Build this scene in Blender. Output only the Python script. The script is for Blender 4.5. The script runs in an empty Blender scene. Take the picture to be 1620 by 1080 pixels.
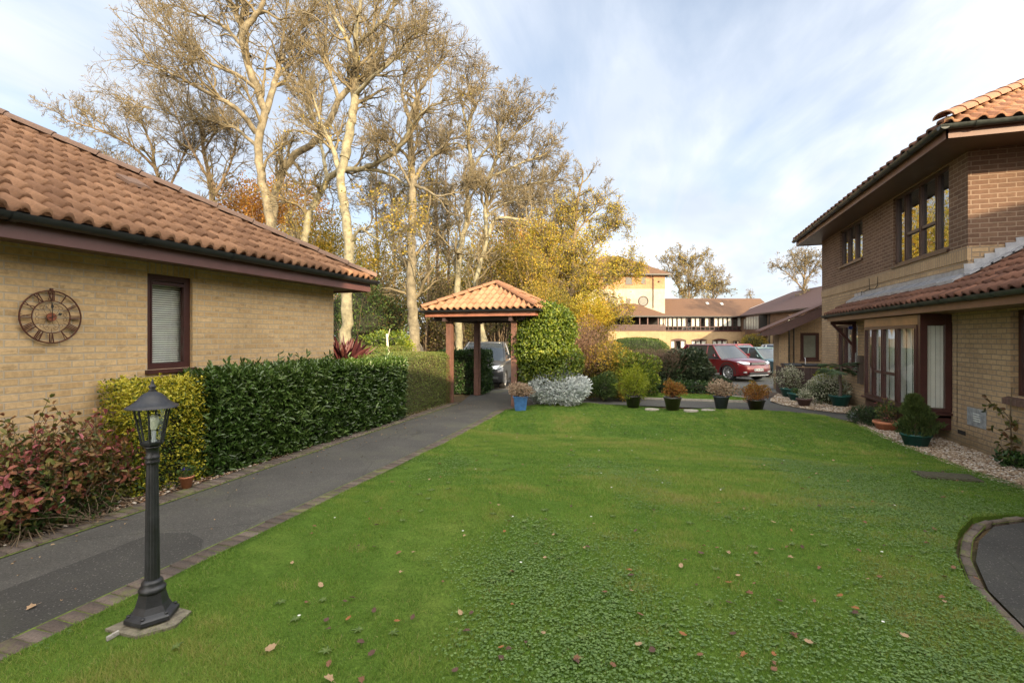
import bpy, bmesh, math, random
import numpy as np
from mathutils import Vector, Matrix
from math import radians as rad, sin, cos, pi, sqrt, atan2

SC = bpy.context.scene
COL = SC.collection
random.seed(7)
RNG = np.random.default_rng(11)

# ---------------------------------------------------------------- camera
F = 785.0; HZ = 533.0; CH = 1.75; TH = rad(17.66)
cam = bpy.data.cameras.new('camera'); cam_o = bpy.data.objects.new('camera', cam); COL.objects.link(cam_o)
cam.sensor_width = 36; cam.lens = 36 * F / 1620; cam.shift_y = -(540 - HZ) / 1620
cam.clip_start = 0.05; cam.clip_end = 3000
cam_o.location = (0, 0, CH); cam_o.rotation_euler = (rad(90), 0, TH)
SC.camera = cam_o

# ---------------------------------------------------------------- exposure, world, sun
SUN_EL = rad(19); SUN_AZ = rad(135)        # azimuth clockwise from +Y
SC.view_settings.view_transform = 'Standard'; SC.view_settings.look = 'None'
SC.view_settings.gamma = 1; SC.view_settings.exposure = 1.1
SKY_STR = 0.112
w = bpy.data.worlds.new('World'); SC.world = w; w.use_nodes = True
nt = w.node_tree; nt.nodes.clear()
def wn(t, **k):
    n = nt.nodes.new(t)
    for a, b in k.items(): setattr(n, a, b)
    return n
sky = wn('ShaderNodeTexSky', sky_type='NISHITA', sun_disc=False, sun_elevation=SUN_EL, sun_rotation=SUN_AZ, air_density=1.0, dust_density=1.5, ozone_density=1.0)
tc = wn('ShaderNodeTexCoord'); sep = wn('ShaderNodeSeparateXYZ'); nt.links.new(tc.outputs['Generated'], sep.inputs[0])
zz = wn('ShaderNodeMath', operation='MAXIMUM'); nt.links.new(sep.outputs[2], zz.inputs[0]); zz.inputs[1].default_value = 0.0
za = wn('ShaderNodeMath', operation='ADD'); nt.links.new(zz.outputs[0], za.inputs[0]); za.inputs[1].default_value = 0.12
vd = wn('ShaderNodeVectorMath', operation='DIVIDE'); cb = wn('ShaderNodeCombineXYZ')
for i in range(3): nt.links.new(za.outputs[0], cb.inputs[i])
nt.links.new(tc.outputs['Generated'], vd.inputs[0]); nt.links.new(cb.outputs[0], vd.inputs[1])
def cloud(rot, scale, nscale, detail, dist, lo, hi, rough=0.55, loc=(0, 0, 0)):
    mp = wn('ShaderNodeMapping'); mp.inputs['Rotation'].default_value = (0, 0, rad(rot)); mp.inputs['Scale'].default_value = scale
    mp.inputs['Location'].default_value = loc
    nt.links.new(vd.outputs[0], mp.inputs[0])
    no = wn('ShaderNodeTexNoise'); no.inputs['Scale'].default_value = nscale; no.inputs['Detail'].default_value = detail
    no.inputs['Distortion'].default_value = dist; no.inputs['Roughness'].default_value = rough
    nt.links.new(mp.outputs[0], no.inputs[0])
    mr = wn('ShaderNodeMapRange', interpolation_type='SMOOTHSTEP'); mr.inputs[1].default_value = lo; mr.inputs[2].default_value = hi
    nt.links.new(no.outputs[0], mr.inputs[0]); return mr.outputs[0]
c1 = cloud(35, (1, .45, 1), 0.9, 7, .5, 0.28, 0.56, loc=(1.7, .6, 0))
c2 = cloud(20, (1, .25, 1), 2.6, 8, .8, 0.38, 0.72, .62)
mx = wn('ShaderNodeMath', operation='MULTIPLY'); nt.links.new(c1, mx.inputs[0])
ad = wn('ShaderNodeMath', operation='MULTIPLY_ADD'); nt.links.new(c2, ad.inputs[0]); ad.inputs[1].default_value = .45; ad.inputs[2].default_value = .6
nt.links.new(ad.outputs[0], mx.inputs[1])
fl = wn('ShaderNodeMath', operation='MULTIPLY_ADD', use_clamp=True); nt.links.new(mx.outputs[0], fl.inputs[0]); fl.inputs[1].default_value = .78; fl.inputs[2].default_value = .34
c3 = cloud(60, (1, .6, 1), 0.7, 4, .3, 0.35, 0.7)
cc = wn('ShaderNodeMix', data_type='RGBA'); nt.links.new(c3, cc.inputs[0])
cc.inputs[6].default_value = (3.2, 3.6, 4.25, 1); cc.inputs[7].default_value = (5.3, 5.45, 5.75, 1)
mixc = wn('ShaderNodeMix', data_type='RGBA'); nt.links.new(fl.outputs[0], mixc.inputs[0])
nt.links.new(sky.outputs[0], mixc.inputs[6]); nt.links.new(cc.outputs[2], mixc.inputs[7])
# sky brightened on the sun side, out of view, as added fill light
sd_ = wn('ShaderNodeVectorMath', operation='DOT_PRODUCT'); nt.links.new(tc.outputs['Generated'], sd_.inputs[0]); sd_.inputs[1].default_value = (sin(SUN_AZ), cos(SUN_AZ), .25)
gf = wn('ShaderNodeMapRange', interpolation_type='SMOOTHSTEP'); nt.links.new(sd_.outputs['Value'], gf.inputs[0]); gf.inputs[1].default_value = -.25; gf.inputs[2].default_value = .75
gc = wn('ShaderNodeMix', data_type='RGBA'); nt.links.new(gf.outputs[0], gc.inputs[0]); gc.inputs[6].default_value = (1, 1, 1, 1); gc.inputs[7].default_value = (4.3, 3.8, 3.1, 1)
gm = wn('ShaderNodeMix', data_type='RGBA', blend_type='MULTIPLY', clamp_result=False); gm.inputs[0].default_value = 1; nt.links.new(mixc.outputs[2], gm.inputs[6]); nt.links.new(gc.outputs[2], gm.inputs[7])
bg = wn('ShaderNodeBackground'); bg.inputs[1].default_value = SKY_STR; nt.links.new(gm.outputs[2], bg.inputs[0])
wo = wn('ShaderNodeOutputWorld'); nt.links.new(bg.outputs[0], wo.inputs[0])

sl = bpy.data.lights.new('sun', 'SUN'); so = bpy.data.objects.new('sun', sl); COL.objects.link(so)
sl.energy = 4.4; sl.angle = rad(0.5); sl.color = (1.0, 0.78, 0.50)
to_sun = Vector((sin(SUN_AZ) * cos(SUN_EL), cos(SUN_AZ) * cos(SUN_EL), sin(SUN_EL)))
so.rotation_euler = to_sun.to_track_quat('Z', 'Y').to_euler(); so.location = to_sun * 60

# ---------------------------------------------------------------- mapping helpers (photo pixel -> metres, used only to measure)
CT, ST = cos(TH), sin(TH)
def W(X, Z, z=None):
    x, y = X * CT - Z * ST, X * ST + Z * CT
    return (x, y) if z is None else (x, y, z)
def gh(x, y):                                   # terrain falls gently towards the car park
    t = min(1, max(0, (y - 15) / 9)); return -0.22 * t * t * (3 - 2 * t)
def G(u, v, g=0.0):                             # ground point
    Z = (CH - g) * F / (v - HZ); return W((u - 810) / F * Z, Z)
def P(u, v, Z):
    x, y = W((u - 810) / F * Z, Z); return (x, y, CH + (HZ - v) / F * Z)

# ---------------------------------------------------------------- object helpers
def tag(o, label=None, cat=None, group=None, kind=None):
    if label: o['label'] = label
    if cat: o['category'] = cat
    if group: o['group'] = group
    if kind: o['kind'] = kind
    return o
def empty(name, loc, label, cat, group=None, rz=0.0):
    o = bpy.data.objects.new(name, None); COL.objects.link(o)
    o.empty_display_size = .2; o.location = loc; o.rotation_euler = (0, 0, rz)
    return tag(o, label, cat, group)
FRAME = {}
def frame_inv(o):
    while o.parent: o = o.parent
    return (Matrix.Translation(o.location) @ o.rotation_euler.to_matrix().to_4x4()).inverted()
def link(name, me, mat, parent=None, local=False):
    o = bpy.data.objects.new(name, me); COL.objects.link(o)
    if mat is not None: me.materials.append(mat)
    if parent is not None:
        o.parent = parent
        if not local: me.transform(frame_inv(parent))
    return o
def solo(name, me, mat, loc, label, cat, group=None, kind=None):
    o = bpy.data.objects.new(name, me); COL.objects.link(o); me.materials.append(mat)
    me.transform(Matrix.Translation(-Vector(loc))); o.location = loc
    return tag(o, label, cat, group, kind)
def copy_tree(o, parent=None):
    c = o.copy(); COL.objects.link(c); c.parent = parent
    for ch in [q for q in bpy.data.objects if q.parent == o]: copy_tree(ch, c)
    return c

def boxuv(me):
    n = len(me.loops)
    if n == 0: return
    uv = me.uv_layers.new(name='UVMap')
    vs = np.empty(len(me.vertices) * 3, 'f'); me.vertices.foreach_get('co', vs); vs = vs.reshape(-1, 3)
    li = np.empty(n, 'i'); me.loops.foreach_get('vertex_index', li)
    ls = np.empty(len(me.polygons), 'i'); me.polygons.foreach_get('loop_start', ls)
    lt = np.empty(len(me.polygons), 'i'); me.polygons.foreach_get('loop_total', lt)
    pn = np.empty(len(me.polygons) * 3, 'f'); me.polygons.foreach_get('normal', pn); pn = pn.reshape(-1, 3)
    N = np.repeat(pn, lt, axis=0); Pp = vs[li]
    a = np.abs(N); out = np.empty((n, 2), 'f')
    isz = (a[:, 2] > .75)
    hx = np.stack([-N[:, 1], N[:, 0]], 1); ln = np.linalg.norm(hx, axis=1); ln[ln < 1e-6] = 1; hx /= ln[:, None]
    sgn = np.where(np.abs(hx[:, 0]) > np.abs(hx[:, 1]), np.sign(hx[:, 0]), np.sign(hx[:, 1])); hx *= sgn[:, None]
    out[:, 0] = np.where(isz, Pp[:, 0], Pp[:, 0] * hx[:, 0] + Pp[:, 1] * hx[:, 1])
    out[:, 1] = np.where(isz, Pp[:, 1], Pp[:, 2])
    uv.data.foreach_set('uv', out.ravel())

def ngrid(name, V, Fq, smooth=False, rnd=None, uv=False):
    """mesh from numpy arrays; Fq (M,k)"""
    me = bpy.data.meshes.new(name); V = np.asarray(V, 'f'); Fq = np.asarray(Fq, 'i')
    M, k = Fq.shape
    me.vertices.add(len(V)); me.vertices.foreach_set('co', V.ravel())
    me.loops.add(M * k); me.loops.foreach_set('vertex_index', Fq.ravel())
    me.polygons.add(M); me.polygons.foreach_set('loop_start', np.arange(0, M * k, k, dtype='i'))
    me.polygons.foreach_set('loop_total', np.full(M, k, 'i'))
    if smooth: me.polygons.foreach_set('use_smooth', np.ones(M, bool))
    me.update(calc_edges=True)
    if rnd is not None:
        at = me.attributes.new('rnd', 'FLOAT', 'FACE'); at.data.foreach_set('value', np.asarray(rnd, 'f'))
    if uv: boxuv(me)
    return me

class MB:
    def __init__(s): s.v = []; s.f = []; s.sm = []
    def add(s, vs, fs, smooth=False):
        o = len(s.v); s.v += [tuple(p) for p in vs]; s.f += [tuple(i + o for i in f) for f in fs]; s.sm += [smooth] * len(fs)
    def box(s, x0, x1, y0, y1, z0, z1, M=None):
        vs = [(x, y, z) for x in (x0, x1) for y in (y0, y1) for z in (z0, z1)]
        if M is not None: vs = [tuple(M @ Vector(p)) for p in vs]
        s.add(vs, [(0, 1, 3, 2), (4, 6, 7, 5), (0, 4, 5, 1), (2, 3, 7, 6), (0, 2, 6, 4), (1, 5, 7, 3)]); return s
    def obox(s, c, d, w_, h):                   # box along horizontal dir d: c = (x,y,z) centre bottom; d = (dx,dy) half-length vec; w_ half width; h height
        L = sqrt(d[0] ** 2 + d[1] ** 2); nx, ny = -d[1] / L * w_, d[0] / L * w_
        q = [(c[0] + a * d[0] + b * nx, c[1] + a * d[1] + b * ny) for a, b in ((-1, -1), (1, -1), (1, 1), (-1, 1))]
        s.prism(q, c[2], c[2] + h); return s
    def prism(s, q, z0, z1):
        n = len(q); vs = [(a, b, z0) for a, b in q] + [(a, b, z1) for a, b in q]
        fs = [tuple(range(n - 1, -1, -1)), tuple(range(n, 2 * n))] + [(i, (i + 1) % n, n + (i + 1) % n, n + i) for i in range(n)]
        s.add(vs, fs); return s
    def extr(s, poly, vec):                     # extrude 3D polygon along vec
        n = len(poly); vec = Vector(vec); vs = [tuple(p) for p in poly] + [tuple(Vector(p) + vec) for p in poly]
        s.add(vs, [tuple(range(n - 1, -1, -1)), tuple(range(n, 2 * n))] + [(i, (i + 1) % n, n + (i + 1) % n, n + i) for i in range(n)]); return s
    def quad(s, a, b, c, d): s.add([a, b, c, d], [(0, 1, 2, 3)]); return s
    def tube(s, pts, rs, n=8, caps=True, smooth=True):
        pts = [Vector(p) for p in pts]
        if not hasattr(rs, '__len__'): rs = [rs] * len(pts)
        rings = []; up = None
        for i, p in enumerate(pts):
            t = (pts[min(i + 1, len(pts) - 1)] - pts[max(i - 1, 0)]).normalized()
            if up is None:
                up = Vector((0, 0, 1)) if abs(t.z) < .9 else Vector((1, 0, 0))
            a = t.cross(up).normalized(); b = a.cross(t).normalized(); up = b
            rings += [tuple(p + (a * cos(2 * pi * k / n) + b * sin(2 * pi * k / n)) * rs[i]) for k in range(n)]
        fs = [(i * n + k, i * n + (k + 1) % n, (i + 1) * n + (k + 1) % n, (i + 1) * n + k) for i in range(len(pts) - 1) for k in range(n)]
        s.add(rings, fs, smooth)
        if caps: s.add(rings[:n] + rings[-n:], [tuple(range(n))[::-1], tuple(range(n, 2 * n))])
        return s
    def lathe(s, prof, c, n=24, smooth=True, sq=False, rot=0.0, tilt=None):   # prof [(r,z)]
        vs = []
        for r, z in prof:
            for k in range(n):
                a = 2 * pi * k / n + rot; vs.append((c[0] + r * cos(a), c[1] + r * sin(a), c[2] + z))
        m = len(prof)
        fs = [(i * n + k, i * n + (k + 1) % n, (i + 1) * n + (k + 1) % n, (i + 1) * n + k) for i in range(m - 1) for k in range(n)]
        s.add(vs, fs, smooth); return s
    def disc(s, c, r, n=24, rot=0): s.add([(c[0] + r * cos(2 * pi * k / n + rot), c[1] + r * sin(2 * pi * k / n + rot), c[2]) for k in range(n)], [tuple(range(n))]); return s
    def mesh(s, name):
        me = bpy.data.meshes.new(name); me.from_pydata(s.v, [], s.f); me.update()
        me.polygons.foreach_set('use_smooth', s.sm)
        bm = bmesh.new(); bm.from_mesh(me); bmesh.ops.recalc_face_normals(bm, faces=bm.faces); bm.to_mesh(me); bm.free()
        boxuv(me); return me
    def part(s, name, mat, parent, local=False, bevel=0, label=None):
        me = s.mesh(name); o = link(name, me, mat, parent, local)
        if bevel:
            b = o.modifiers.new('bevel', 'BEVEL'); b.width = bevel; b.segments = 2; b.limit_method = 'ANGLE'
        if label: o['label'] = label
        return o
    def top(s, name, mat, loc, label, cat, group=None, bevel=0):
        o = solo(name, s.mesh(name), mat, loc, label, cat, group)
        if bevel:
            b = o.modifiers.new('bevel', 'BEVEL'); b.width = bevel; b.segments = 2; b.limit_method = 'ANGLE'
        return o
    def struct(s, name, mat):
        o = link(name, s.mesh(name), mat); return tag(o, kind='structure')

# ---------------------------------------------------------------- materials
MATS = {}
def newmat(name):
    m = bpy.data.materials.new(name); m.use_nodes = True; n = m.node_tree.nodes; n.clear()
    out = n.new('ShaderNodeOutputMaterial'); b = n.new('ShaderNodeBsdfPrincipled'); m.node_tree.links.new(b.outputs[0], out.inputs[0])
    return m, m.node_tree, b, out
def NN(t, ty, ins=None, **k):
    n = t.nodes.new(ty)
    for a, b in k.items(): setattr(n, a, b)
    for a, b in (ins or {}).items():
        if hasattr(b, 'is_output') or isinstance(b, bpy.types.NodeSocket): t.links.new(b, n.inputs[a])
        else: n.inputs[a].default_value = b
    return n
def ramp(t, fac, stops):
    r = t.nodes.new('ShaderNodeValToRGB'); t.links.new(fac, r.inputs[0]); e = r.color_ramp.elements
    while len(e) < len(stops): e.new(.5)
    for i, (p, c) in enumerate(stops): e[i].position = p; e[i].color = (*c, 1)
    return r.outputs[0]
def mixrgb(t, fac, a, b, mode='MIX'):
    m = t.nodes.new('ShaderNodeMix'); m.data_type = 'RGBA'; m.blend_type = mode
    for i, v in ((0, fac), (6, a), (7, b)):
        if isinstance(v, bpy.types.NodeSocket): t.links.new(v, m.inputs[i])
        else: m.inputs[i].default_value = v if i == 0 else (*v, 1)
    return m.outputs[2]
def simple(name, col, rough=.6, metal=0, var=.15, vscale=6, bump=.0, bscale=60, coat=0, spec=.5):
    m, t, b, out = newmat(name)
    tcn = NN(t, 'ShaderNodeTexCoord'); no = NN(t, 'ShaderNodeTexNoise', {'Vector': tcn.outputs['Object'], 'Scale': vscale, 'Detail': 6.0, 'Roughness': .65})
    lo = tuple(c * (1 - var) for c in col); hi = tuple(min(1, c * (1 + var)) for c in col)
    t.links.new(ramp(t, no.outputs[0], [(.3, lo), (.7, hi)]), b.inputs['Base Color'])
    b.inputs['Roughness'].default_value = rough; b.inputs['Metallic'].default_value = metal
    b.inputs['Coat Weight'].default_value = coat; b.inputs['Specular IOR Level'].default_value = spec
    if bump:
        n2 = NN(t, 'ShaderNodeTexNoise', {'Vector': tcn.outputs['Object'], 'Scale': bscale, 'Detail': 4.0})
        bp = NN(t, 'ShaderNodeBump', {'Height': n2.outputs[0], 'Strength': bump, 'Distance': .01}); t.links.new(bp.outputs[0], b.inputs['Normal'])
    MATS[name] = m; return m
def brick(name, cA, cB, mortar, spots=.5, bw=.225, rh=.075, stain=.15, ms=.009):
    m, t, b, out = newmat(name)
    uv = NN(t, 'ShaderNodeTexCoord').outputs['UV']
    wv = NN(t, 'ShaderNodeTexNoise', {'Vector': uv, 'Scale': 9.0, 'Detail': 2.0})
    wa = NN(t, 'ShaderNodeVectorMath', {0: wv.outputs['Color'], 1: (.5, .5, .5)}, operation='SUBTRACT')
    wb = NN(t, 'ShaderNodeVectorMath', {0: wa.outputs[0], 'Scale': .006}, operation='SCALE')
    wc = NN(t, 'ShaderNodeVectorMath', {0: uv, 1: wb.outputs[0]}, operation='ADD')
    br = NN(t, 'ShaderNodeTexBrick', {'Vector': wc.outputs[0], 'Color1': (0, 0, 0, 1), 'Color2': (1, 1, 1, 1), 'Mortar': (.5, .5, .5, 1), 'Scale': 1.0, 'Mortar Size': ms, 'Mortar Smooth': .25, 'Brick Width': bw, 'Row Height': rh})
    br.offset = .5
    n1 = NN(t, 'ShaderNodeTexNoise', {'Vector': uv, 'Scale': 22.0, 'Detail': 6.0, 'Roughness': .7})
    n2 = NN(t, 'ShaderNodeTexNoise', {'Vector': uv, 'Scale': .8, 'Detail': 4.0})
    # per brick blotches
    mp = NN(t, 'ShaderNodeMapping', {'Vector': uv, 'Scale': (9.0, 26.6, 1)})
    vo = NN(t, 'ShaderNodeTexVoronoi', {'Vector': mp.outputs[0], 'Scale': 1.0, 'Randomness': .7})
    base = mixrgb(t, br.outputs[0], cA, cB)
    dk = tuple(c * .62 for c in cA)
    sp = NN(t, 'ShaderNodeMapRange', {0: vo.outputs['Color'], 1: .80, 2: .86, 3: 0, 4: spots})
    base = mixrgb(t, sp.outputs[0], base, dk)
    sh = NN(t, 'ShaderNodeMapRange', {0: n1.outputs[0], 1: .3, 2: .7, 3: .78, 4: 1.18})
    base = mixrgb(t, 1.0, base, sh.outputs[0], 'MULTIPLY')
    col = mixrgb(t, br.outputs['Fac'], base, mortar)
    st = NN(t, 'ShaderNodeMapRange', {0: n2.outputs[0], 1: .35, 2: .7, 3: 1 - stain, 4: 1 + stain * .6})
    col = mixrgb(t, 1.0, col, st.outputs[0], 'MULTIPLY')
    su = NN(t, 'ShaderNodeSeparateXYZ', {0: uv}); mv = NN(t, 'ShaderNodeMapping', {'Vector': uv, 'Scale': (5.0, .7, 1)}); n4 = NN(t, 'ShaderNodeTexNoise', {'Vector': mv.outputs[0], 'Scale': 1.0, 'Detail': 6.0, 'Roughness': .7})
    sk = NN(t, 'ShaderNodeMapRange', {0: n4.outputs[0], 1: .52, 2: .75, 3: 0, 4: .30}); col = mixrgb(t, sk.outputs[0], col, tuple(c * .5 for c in cA))
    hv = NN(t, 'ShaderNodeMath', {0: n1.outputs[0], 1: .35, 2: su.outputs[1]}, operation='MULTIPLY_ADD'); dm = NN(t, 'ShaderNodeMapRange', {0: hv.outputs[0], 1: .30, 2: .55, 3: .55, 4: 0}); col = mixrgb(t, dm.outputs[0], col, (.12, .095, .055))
    t.links.new(col, b.inputs['Base Color']); b.inputs['Roughness'].default_value = .88; b.inputs['Specular IOR Level'].default_value = .25
    inv = NN(t, 'ShaderNodeMath', {0: 1.0, 1: br.outputs['Fac']}, operation='SUBTRACT')
    hh = NN(t, 'ShaderNodeMath', {0: n1.outputs[0], 1: .25, 2: inv.outputs[0]}, operation='MULTIPLY_ADD')
    bp = NN(t, 'ShaderNodeBump', {'Height': hh.outputs[0], 'Strength': .8, 'Distance': .006}); t.links.new(bp.outputs[0], b.inputs['Normal'])
    MATS[name] = m; return m
def leafmat(name, cols, rough=.5, trans=.25, spec=.4):
    m, t, b, out = newmat(name)
    at = NN(t, 'ShaderNodeAttribute', attribute_name='rnd'); k = len(cols)
    c = ramp(t, at.outputs['Fac'], [((i + .0) / max(1, k - 1), q) for i, q in enumerate(cols)])
    t.links.new(c, b.inputs['Base Color']); b.inputs['Roughness'].default_value = rough; b.inputs['Specular IOR Level'].default_value = spec
    tr = NN(t, 'ShaderNodeBsdfTranslucent', {'Color': c}); mx_ = NN(t, 'ShaderNodeMixShader', {0: trans, 1: b.outputs[0], 2: tr.outputs[0]})
    t.links.new(mx_.outputs[0], out.inputs[0]); MATS[name] = m; return m

B_LEFT = brick('buff_brick', (.51, .345, .175), (.60, .425, .235), (.46, .375, .27), .5, stain=.14, ms=.008)
B_RIGHT = brick('tan_brick', (.40, .275, .16), (.49, .345, .20), (.27, .215, .16), .35, stain=.2)
B_BROWN = brick('brown_brick', (.145, .085, .058), (.20, .122, .082), (.31, .23, .17), .35, ms=.0075)
B_SOLD = brick('soldier_brick', (.42, .29, .17), (.48, .34, .20), (.27, .215, .16), .2, bw=.075, rh=.225)
B_FAR = brick('far_buff_brick', (.34, .235, .125), (.40, .28, .155), (.36, .29, .21), .3, ms=.006)
B_FARB = brick('far_orange_brick', (.36, .19, .10), (.42, .23, .12), (.40, .28, .2), .3, ms=.006)
B_CREAM = brick('cream_brick', (.37, .335, .26), (.42, .38, .30), (.34, .31, .25), .1, ms=.004)

def tilemat(name, cA, cB, moss=.2, mosscol=(.16, .14, .05), stripes=False):
    m, t, b, out = newmat(name)
    tcn = NN(t, 'ShaderNodeTexCoord'); ob = tcn.outputs['Object']
    n0 = NN(t, 'ShaderNodeTexNoise', {'Vector': ob, 'Scale': 2.5, 'Detail': 5.0, 'Roughness': .7})
    n1 = NN(t, 'ShaderNodeTexNoise', {'Vector': ob, 'Scale': 35.0, 'Detail': 5.0, 'Roughness': .7})
    at = NN(t, 'ShaderNodeAttribute', attribute_name='rnd')
    f = NN(t, 'ShaderNodeMath', {0: n0.outputs[0], 1: .5, 2: at.outputs['Fac']}, operation='MULTIPLY_ADD')
    f2 = NN(t, 'ShaderNodeMath', {0: f.outputs[0], 1: .75}, operation='MULTIPLY')
    c = ramp(t, f2.outputs[0], [(.1, cA), (.95, cB)])
    n3 = NN(t, 'ShaderNodeTexNoise', {'Vector': ob, 'Scale': 9.0, 'Detail': 8.0, 'Roughness': .75})
    mf = NN(t, 'ShaderNodeMapRange', {0: n3.outputs[0], 1: .56, 2: .72, 3: 0, 4: moss})
    c = mixrgb(t, mf.outputs[0], c, mosscol)
    sh = NN(t, 'ShaderNodeMapRange', {0: n1.outputs[0], 1: .3, 2: .7, 3: .8, 4: 1.2}); c = mixrgb(t, 1.0, c, sh.outputs[0], 'MULTIPLY')
    t.links.new(c, b.inputs['Base Color']); b.inputs['Roughness'].default_value = .8; b.inputs['Specular IOR Level'].default_value = .3
    bp = NN(t, 'ShaderNodeBump', {'Height': n1.outputs[0], 'Strength': .35, 'Distance': .004}); t.links.new(bp.outputs[0], b.inputs['Normal'])
    MATS[name] = m; return m
T_LEFT = tilemat('terracotta_tile', (.13, .064, .034), (.25, .135, .075), .35, (.15, .10, .06))
T_PAV = tilemat('orange_tile', (.235, .115, .062), (.34, .19, .108), .35, (.30, .22, .10))
T_RIGHT = tilemat('dark_red_tile', (.090, .043, .030), (.19, .088, .055), .4, (.10, .06, .04))
T_MOSS = tilemat('mossy_tile', (.26, .12, .07), (.42, .24, .14), .9, (.34, .27, .09))
T_RIDGE = tilemat('ridge_tile_brown', (.17, .105, .075), (.25, .16, .115), .5, (.13, .12, .09))
T_FAR = tilemat('far_tile', (.20, .09, .055), (.30, .14, .09), .2)
T_FARD = tilemat('far_dark_tile', (.10, .065, .06), (.16, .10, .09), .2)

MAROON = simple('maroon_frame', (.055, .020, .018), .35, var=.2)
FASCIA = simple('maroon_fascia', (.115, .052, .048), .45, var=.12)
FASC_R = simple('brown_fascia', (.17, .085, .060), .45, var=.2)
TIMBER = simple('reddish_timber', (.15, .072, .050), .6, var=.25, vscale=9)
TIMB_D = simple('dark_timber', (.050, .030, .028), .6, var=.3, vscale=9)
GUTTER = simple('black_gutter', (.018, .019, .022), .35, var=.3)
GUTR = simple('weathered_gutter', (.035, .042, .038), .4, var=.5, vscale=12)
SOFFIT = simple('soffit_board', (.16, .10, .08), .7, var=.15)
LEAD = simple('lead_flashing', (.30, .31, .34), .5, metal=.2, var=.3, vscale=7)
WHITE = simple('white_blind', (.62, .64, .60), .7, var=.06)
DARKIN = simple('dark_interior', (.02, .018, .016), .9)
BLACKP = simple('black_paint', (.020, .021, .025), .42, var=.55, vscale=14, bump=.15, bscale=200)
BLACKR = simple('black_rubber', (.015, .015, .016), .8)
CHROME = simple('alloy', (.55, .56, .58), .3, metal=.9)
RUST = simple('rusty_metal', (.10, .035, .02), .6, metal=.4, var=.5, vscale=40)
CONC = simple('concrete', (.33, .30, .25), .9, var=.25, vscale=14, bump=.5, bscale=90)
BARK = simple('grey_bark', (.17, .145, .095), .9, var=.55, vscale=3.0, bump=.7, bscale=16)
BARKP = simple('pale_bark', (.21, .19, .12), .85, var=.5, vscale=3.5, bump=1.0, bscale=14)
BARKD = simple('dark_bark', (.17, .125, .08), .9, var=.4, vscale=4, bump=.6, bscale=20)
TWIG = simple('twigs', (.155, .125, .070), .9, var=.25, vscale=.6)
STEM = simple('stems', (.12, .085, .05), .8, var=.3)
SOILM = simple('soil', (.075, .05, .033), .95, var=.4, vscale=20, bump=.8, bscale=60)

def glassmat(name, ior=1.7, tint=(.9, .95, .92)):
    m, t, b, out = newmat(name)
    gb = NN(t, 'ShaderNodeNewGeometry'); io = NN(t, 'ShaderNodeMapRange', {0: gb.outputs['Backfacing'], 1: 0.0, 2: 1.0, 3: ior, 4: 1 / ior})
    fr = NN(t, 'ShaderNodeFresnel', {'IOR': io.outputs[0]}); tr = NN(t, 'ShaderNodeBsdfTransparent', {'Color': (*tint, 1)})
    gl = NN(t, 'ShaderNodeBsdfGlossy', {'Roughness': .015, 'Color': (1, 1, 1, 1)})
    tcn = NN(t, 'ShaderNodeTexCoord'); no = NN(t, 'ShaderNodeTexNoise', {'Vector': tcn.outputs['Object'], 'Scale': 1.6, 'Detail': 1.0})
    bp = NN(t, 'ShaderNodeBump', {'Height': no.outputs[0], 'Strength': .12, 'Distance': .02}); t.links.new(bp.outputs[0], gl.inputs['Normal'])
    mx_ = NN(t, 'ShaderNodeMixShader', {0: fr.outputs[0], 1: tr.outputs[0], 2: gl.outputs[0]}); t.links.new(mx_.outputs[0], out.inputs[0])
    MATS[name] = m; return m
GLASS = glassmat('window_glass', 1.5, (.985, .99, .985))
GLASSR = glassmat('reflective_glass', 3.4, (.7, .72, .7))
def darkglass(name, col=(.03, .04, .05)):
    m, t, b, out = newmat(name); b.inputs['Base Color'].default_value = (*col, 1); b.inputs['Roughness'].default_value = .05
    b.inputs['Specular IOR Level'].default_value = .9; MATS[name] = m; return m
CARGLASS = darkglass('car_glass')

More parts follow.
